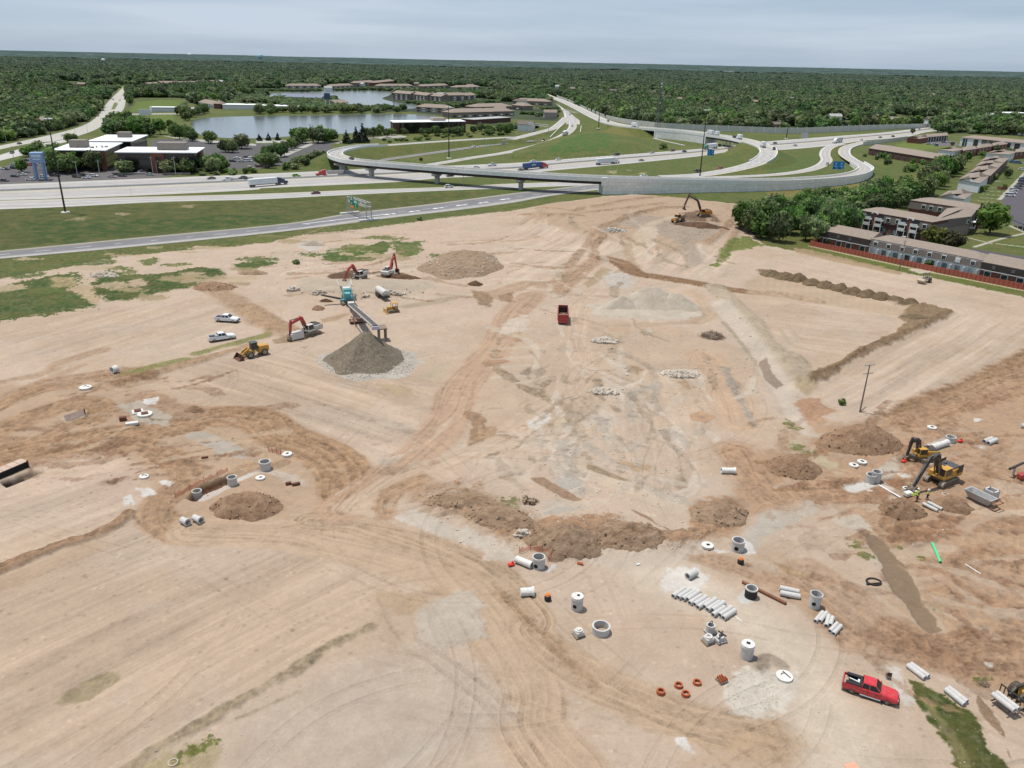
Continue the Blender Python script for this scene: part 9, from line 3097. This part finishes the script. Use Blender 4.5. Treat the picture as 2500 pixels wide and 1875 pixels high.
MB().box((-.2,1.4,.7),(.3,.3,1.6)).build('stand',STEEL,o)
p=PG('n',2080,1874)
tag(MB().box((0,0,.06),(1.3,1.0,.1),.3,.02).build('orange_sheet',mat('salmon_sheet',(.6,.3,.2),.7)),'pale orange sheet at the bottom edge below the red pickup','sheet').location=p
pipe('c2',190,1470,310,1515,.5,'white wrapped pipe entering the riser in the central trench',m=CONP,bell=False)
a,b=place('d3',2300,1110),place('d3',2020,1215)
yw=yaw(a,b)
o=thing('pipe_loader',a,yw,'yellow loader at the right edge lifting two grey pipes on its forks','loader')
loft(b_:=MB(),[(-3.2,.95,.85,.9,2.0),(-1.0,1.1,1.0,.9,2.2),(.3,1.0,.9,.9,1.9)])
b_.box((1.4,0,1.1),(2.0,1.2,.9),0,.1)
b_.build('body',YEL,o)
c=MB().box((-.2,0,2.5),(1.4,1.4,1.4),0,.1).build('cab',GLASS,o)
MB().box((-.2,0,3.25),(1.6,1.6,.14),0,.05).build('cab_roof',YEL,c)
for x in(-2.0,2.0):
 for s in(-1,1):
  wheel(x,s*1.15,.85,.65,o,18)
mb=MB()
for s in(-.5,.5):
 seg(mb,(1.4,2.0),(3.0,1.9),.2,.18,s-.12,s+.12)
 seg(mb,(3.0,1.9),(4.0,1.1),.18,.14,s-.12,s+.12)
mb.build('lift_arm',PBLK,o)
mb=MB()
for z in(.7,1.9):
 mb.box((4.1,0,z),(.12,3.0,.12))
for k in range(7):
 mb.box((4.1,-1.45+k*.48,1.3),(.1,.08,1.2))
for s in(-.9,.9):
 mb.box((5.0,s,.72),(2.0,.14,.1))
mb.build('fork_frame',DSTEEL,o)
for k in range(2):
 q=Vector((4.75+k*.62,0,1.1))
 M=Matrix.Rotation(PI/2,4,'X')
 po=MB().lathe([(.3,-1.3),(.3,1.3),(.2,1.3),(.2,-1.3)],18,(0,0,0),True,M).build('concrete_pipe',GREYM)
 tag(po,('inner' if k==0 else 'outer')+' grey pipe carried on the forks of the loader at the right edge','pipe')
 Mw=Matrix.Translation(a)@Matrix.Rotation(yw,4,'Z')
 po.location=Mw@q
 po.rotation_euler.z=yw
for t,x,y,tx,ty,lb in(('c3',945,335,1030,-30,'leaning wooden utility pole with crossarms on the bank above the dig'),('b3',1250,500,1296,275,'pale utility pole by the red fence of the townhouse')):
 p=place(t,x,y)
 h=height_to(p,t,tx,ty)-p.z
 q=P(t,tx,ty,p.z+h)
 o=thing('utility_pole',p,0,lb,'utility pole')
 d=Vector((0.02,0,h))if 'pale' in lb else Vector(((q.x-p.x)*.35,0,h))
 MB().cyl((0,0,-.3),d,.17,.11,10).build('pole',WOODP,o)
 if 'leaning' in lb:
  for z in(.99,.82):
   ca=MB().box(d*z,(2.4,.12,.14),.3).build('crossarm',STEEL,o)
   for s in(-1.0,-.4,.4,1.0):
    MB().cyl(d*z+Vector((s,s*.3,.05)),d*z+Vector((s,s*.3,.3)),.05,n=6).build('insulator',CONP,ca)
  MB().cyl((.15,0,.1),(1.3,.6,1.0),.13,.1,8).build('stub',WOODP,o)
 else:
  MB().box((0,-.02,h*.97),(.8,.1,.1)).build('crossarm',STEEL,o)
for x,yb,yt in((418,1208,1040),(675,1190,1038),(868,1190,1030),(1325,1172,1000),(1520,1168,1000)):
 p=place('a0',x,yb)
 h=height_to(p,'a0',x,yt)-p.z
 o=thing('utility_pole',p,0,'thin pole of the power line along the highway in front of the offices','utility pole','power line poles by the offices')
 MB().cyl((0,0,0),(0,0,h),.16,.12,8).build('pole',STEEL,o)
 MB().box((0,0,h-.5),(2.0,.1,.12)).build('crossarm',STEEL,o)
# people
SKIN=mat('skin',(.42,.25,.17),.6)
HIVIS=mat('hi_vis',(.52,.72,.06),.6,var=.08)
TROUS=mat('work_trousers',(.02,.02,.025),.9,var=.2)
def skin_obj(name,chain,edges_,m,par):
 me=bpy.data.meshes.new(name)
 me.from_pydata([c[0]for c in chain],edges_,[])
 me.materials.append(m)
 o=bpy.data.objects.new(name,me)
 COL.objects.link(o)
 o.parent=par
 sk=o.modifiers.new('skin','SKIN')
 for i,c in enumerate(chain):
  v=me.skin_vertices[0].data[i]
  v.radius=(c[1],c[1]*(c[2]if len(c)>2 else 1))
  v.use_root=i==0
 o.modifiers.new('sub','SUBSURF').levels=1
 o.modifiers['sub'].render_levels=1
 return o
def person(p,yw,label,lean=0.0,reach=.3):
 o=thing('person',p,yw,label,'person')
 f=math.sin(lean)
 u=math.cos(lean)
 hip,ch,nk,hd_=Vector((0,0,.95)),Vector((f*.3,0,.95+u*.3)),Vector((f*.55,0,.95+u*.55)),Vector((f*.72+.03,0,.95+u*.72))
 V=[(hip,.15,.8),(ch,.17,.75),(nk,.07),(hd_-Vector((0,0,.02)),.095),(hd_+Vector((0,0,.1)),.085)]
 E_=[(0,1),(1,2),(2,3),(3,4)]
 cl_t,cl_j=[(hip,.17,.8)],[(hip+Vector((0,0,.03)),.18,.8),(ch,.2,.75),(nk-Vector((f*.06,0,.06)),.13)]
 et,ej=[],[(0,1),(1,2)]
 for s in(-1,1):
  kn,an,to=Vector((.05,s*.12,.5)),Vector((-.03+.08*s,s*.14,.09)),Vector((.14+.08*s,s*.15,.05))
  i=len(V)
  V+=[(Vector((0,s*.1,.9)),.11),(kn,.075),(an,.05),(to,.045)]
  E_+=[(0,i),(i,i+1),(i+1,i+2),(i+2,i+3)]
  j=len(cl_t)
  cl_t+=[(Vector((0,s*.1,.88)),.125),(kn,.09),(an+Vector((0,0,.03)),.07)]
  et+=[(0,j),(j,j+1),(j+1,j+2)]
  sh=nk+Vector((0,s*.2,-.08))
  el=sh+Vector((reach*.35,s*.07,-.28))
  wr=el+Vector((reach*.75,-s*.03,-.2+reach*.12))
  i=len(V)
  pm=wr+(wr-el).normalized()*.08
  V+=[(sh,.06),(el,.045),(wr,.03),(pm,.035,.5)]
  E_+=[(2,i),(i,i+1),(i+1,i+2),(i+2,i+3)]
  dr=(wr-el).normalized()
  for k in range(4):
   b0=len(V)
   sd=Vector((0,1,0))*(k-1.5)*.02
   V+=[(pm+sd+dr*.045,.009),(pm+sd+dr*(.085-.008*abs(k-1.5))+Vector((.01,0,-.015)),.008)]
   E_+=[(i+3,b0),(b0,b0+1)]
  b0=len(V)
  V+=[(wr+dr*.03+Vector((.02,-s*.035,0)),.01),(wr+dr*.07+Vector((.03,-s*.045,0)),.009)]
  E_+=[(i+2,b0),(b0,b0+1)]
  j=len(cl_j)
  cl_j+=[(sh,.085),(el,.065),(el.lerp(wr,.7),.052)]
  ej+=[(2,j),(j,j+1),(j+1,j+2)]
 skin_obj('body',V,E_,SKIN,o)
 skin_obj('jacket',cl_j,ej,HIVIS,o)
 skin_obj('trousers',cl_t,et,TROUS,o)
 hc=hd_+Vector((0,0,.1))
 MB().lathe([(.19,.02),(.17,.03),(.14,.04),(.13,.1),(.09,.16),(.01,.18)],18,hc).build('hard_hat',WHITEP,o)
 mb=MB()
 for s in(-1,1):
  mb.box(hd_+Vector((.088,s*.035,.05)),(.02,.025,.015))
 mb.build('eyes',PBLK,o)
 MB().blob(hd_+Vector((.1,0,.015)),.022,1,1,.05).build('nose',SKIN,o)
 for s in(-1,1):
  MB().box((.08+.08*s,s*.145,.045),(.29,.1,.09),0,.03).build('boot',TROUS,o)
 return o
person(place('e',400,1130),2.7,'worker in lime hi-vis bending towards the excavator bucket, the nearer of two close together',.55,.8)
person(place('e',415,1085),2.9,'worker in lime hi-vis just behind the bending one by the bucket',.2,.5)
person(place('e',575,1105),2.2,'worker in lime hi-vis and white hard hat standing apart above the two grey pipes',.05,.25)
for x,y,s_,lb in((205,975,.8,'round white precast piece left of the excavator bucket'),(250,1035,1.0,'square white precast piece below the excavator bucket')):
 o=thing('precast_piece',place('e',x,y),.4,lb,'precast piece')
 if s_<.9:
  MB().ring(.55,.3,0,.8,22).build('ring',CONP,o)
 else:
  MB().box((0,0,.35),(1.3,1.0,.7),0,.12).build('block',CONP,o)
c=place('e',880,1015)
tag(MB().ring(.5,.42,0,.1,24).build('rope_coil',CONP),'thin pale hoop lying on the dirt beside the workers','hoop').location=c
# camera, light, sky
cam=bpy.data.cameras.new('camera')
cam.sensor_width=36
cam.lens=36*FPX/2500
cam.clip_start=.5
cam.clip_end=80000
co=bpy.data.objects.new('camera',cam)
COL.objects.link(co)
U0=Vector((0,SP,CP))
R0=Vector((1,0,0))
Rv=R0*CR+U0*SR
Uv=U0*CR-R0*SR
Bv=Rv.cross(Uv)
M4=Matrix((Rv,Uv,Bv)).transposed().to_4x4()
M4.translation=(0,0,H)
co.matrix_world=M4
SC.camera=co
SUN=Vector((-.27,.13,1)).normalized()
sun=bpy.data.lights.new('sun','SUN')
sun.energy=4.35
sun.angle=math.radians(.53)
sun.color=(1,.955,.89)
so=bpy.data.objects.new('sun',sun)
COL.objects.link(so)
so.rotation_euler=SUN.to_track_quat('Z','Y').to_euler()
w=bpy.data.worlds.new('World')
SC.world=w
w.use_nodes=True
nt=w.node_tree
bg=nt.nodes['Background']
sky=node(nt,'ShaderNodeTexSky',sky_type='NISHITA')
sky.sun_disc=False
sky.sun_elevation=math.asin(SUN.z)
sky.sun_rotation=math.atan2(SUN.x,SUN.y)
sky.altitude=250
sky.air_density=1.0
sky.dust_density=.7
sky.ozone_density=1.0
tc=node(nt,'ShaderNodeTexCoord')
mp=node(nt,'ShaderNodeMapping')
mp.inputs['Scale'].default_value=(1.0,1.0,13.0)
mp.inputs['Rotation'].default_value=(0,math.radians(4),0)
nt.links.new(tc.outputs['Generated'],mp.inputs['Vector'])
cn=node(nt,'ShaderNodeTexNoise')
cn.inputs['Scale'].default_value=1.9
cn.inputs['Detail'].default_value=7
cn.inputs['Roughness'].default_value=.52
nt.links.new(mp.outputs[0],cn.inputs['Vector'])
cr=node(nt,'ShaderNodeMapRange')
cr.inputs[1].default_value=.36
cr.inputs[2].default_value=.72
cr.inputs[3].default_value=.72
cr.inputs[4].default_value=.95
nt.links.new(cn.outputs[0],cr.inputs[0])
mx=node(nt,'ShaderNodeMix',data_type='RGBA')
nt.links.new(cr.outputs[0],mx.inputs[0])
nt.links.new(sky.outputs[0],mx.inputs[6])
mx.inputs[7].default_value=(5.9,6.9,8.1,1)
cl=node(nt,'ShaderNodeValToRGB')
cl.color_ramp.elements[0].position,cl.color_ramp.elements[0].color=.38,(3.9,5.15,6.9,1)
cl.color_ramp.elements[1].position,cl.color_ramp.elements[1].color=.64,(5.7,6.6,7.8,1)
nt.links.new(cn.outputs[0],cl.inputs[0])
nt.links.new(cl.outputs[0],mx.inputs[7])
nt.links.new(mx.outputs[2],bg.inputs['Color'])
bg.inputs['Strength'].default_value=.1
SC.view_settings.view_transform='Standard'
SC.view_settings.look='None'
SC.view_settings.exposure=0
SC.render.engine='CYCLES'
SC.cycles.max_bounces=5
SC.cycles.diffuse_bounces=2
SC.cycles.glossy_bounces=2
SC.cycles.transparent_max_bounces=4
SC.cycles.use_adaptive_sampling=True
SC.cycles.use_denoising=True
SC.render.film_transparent=False
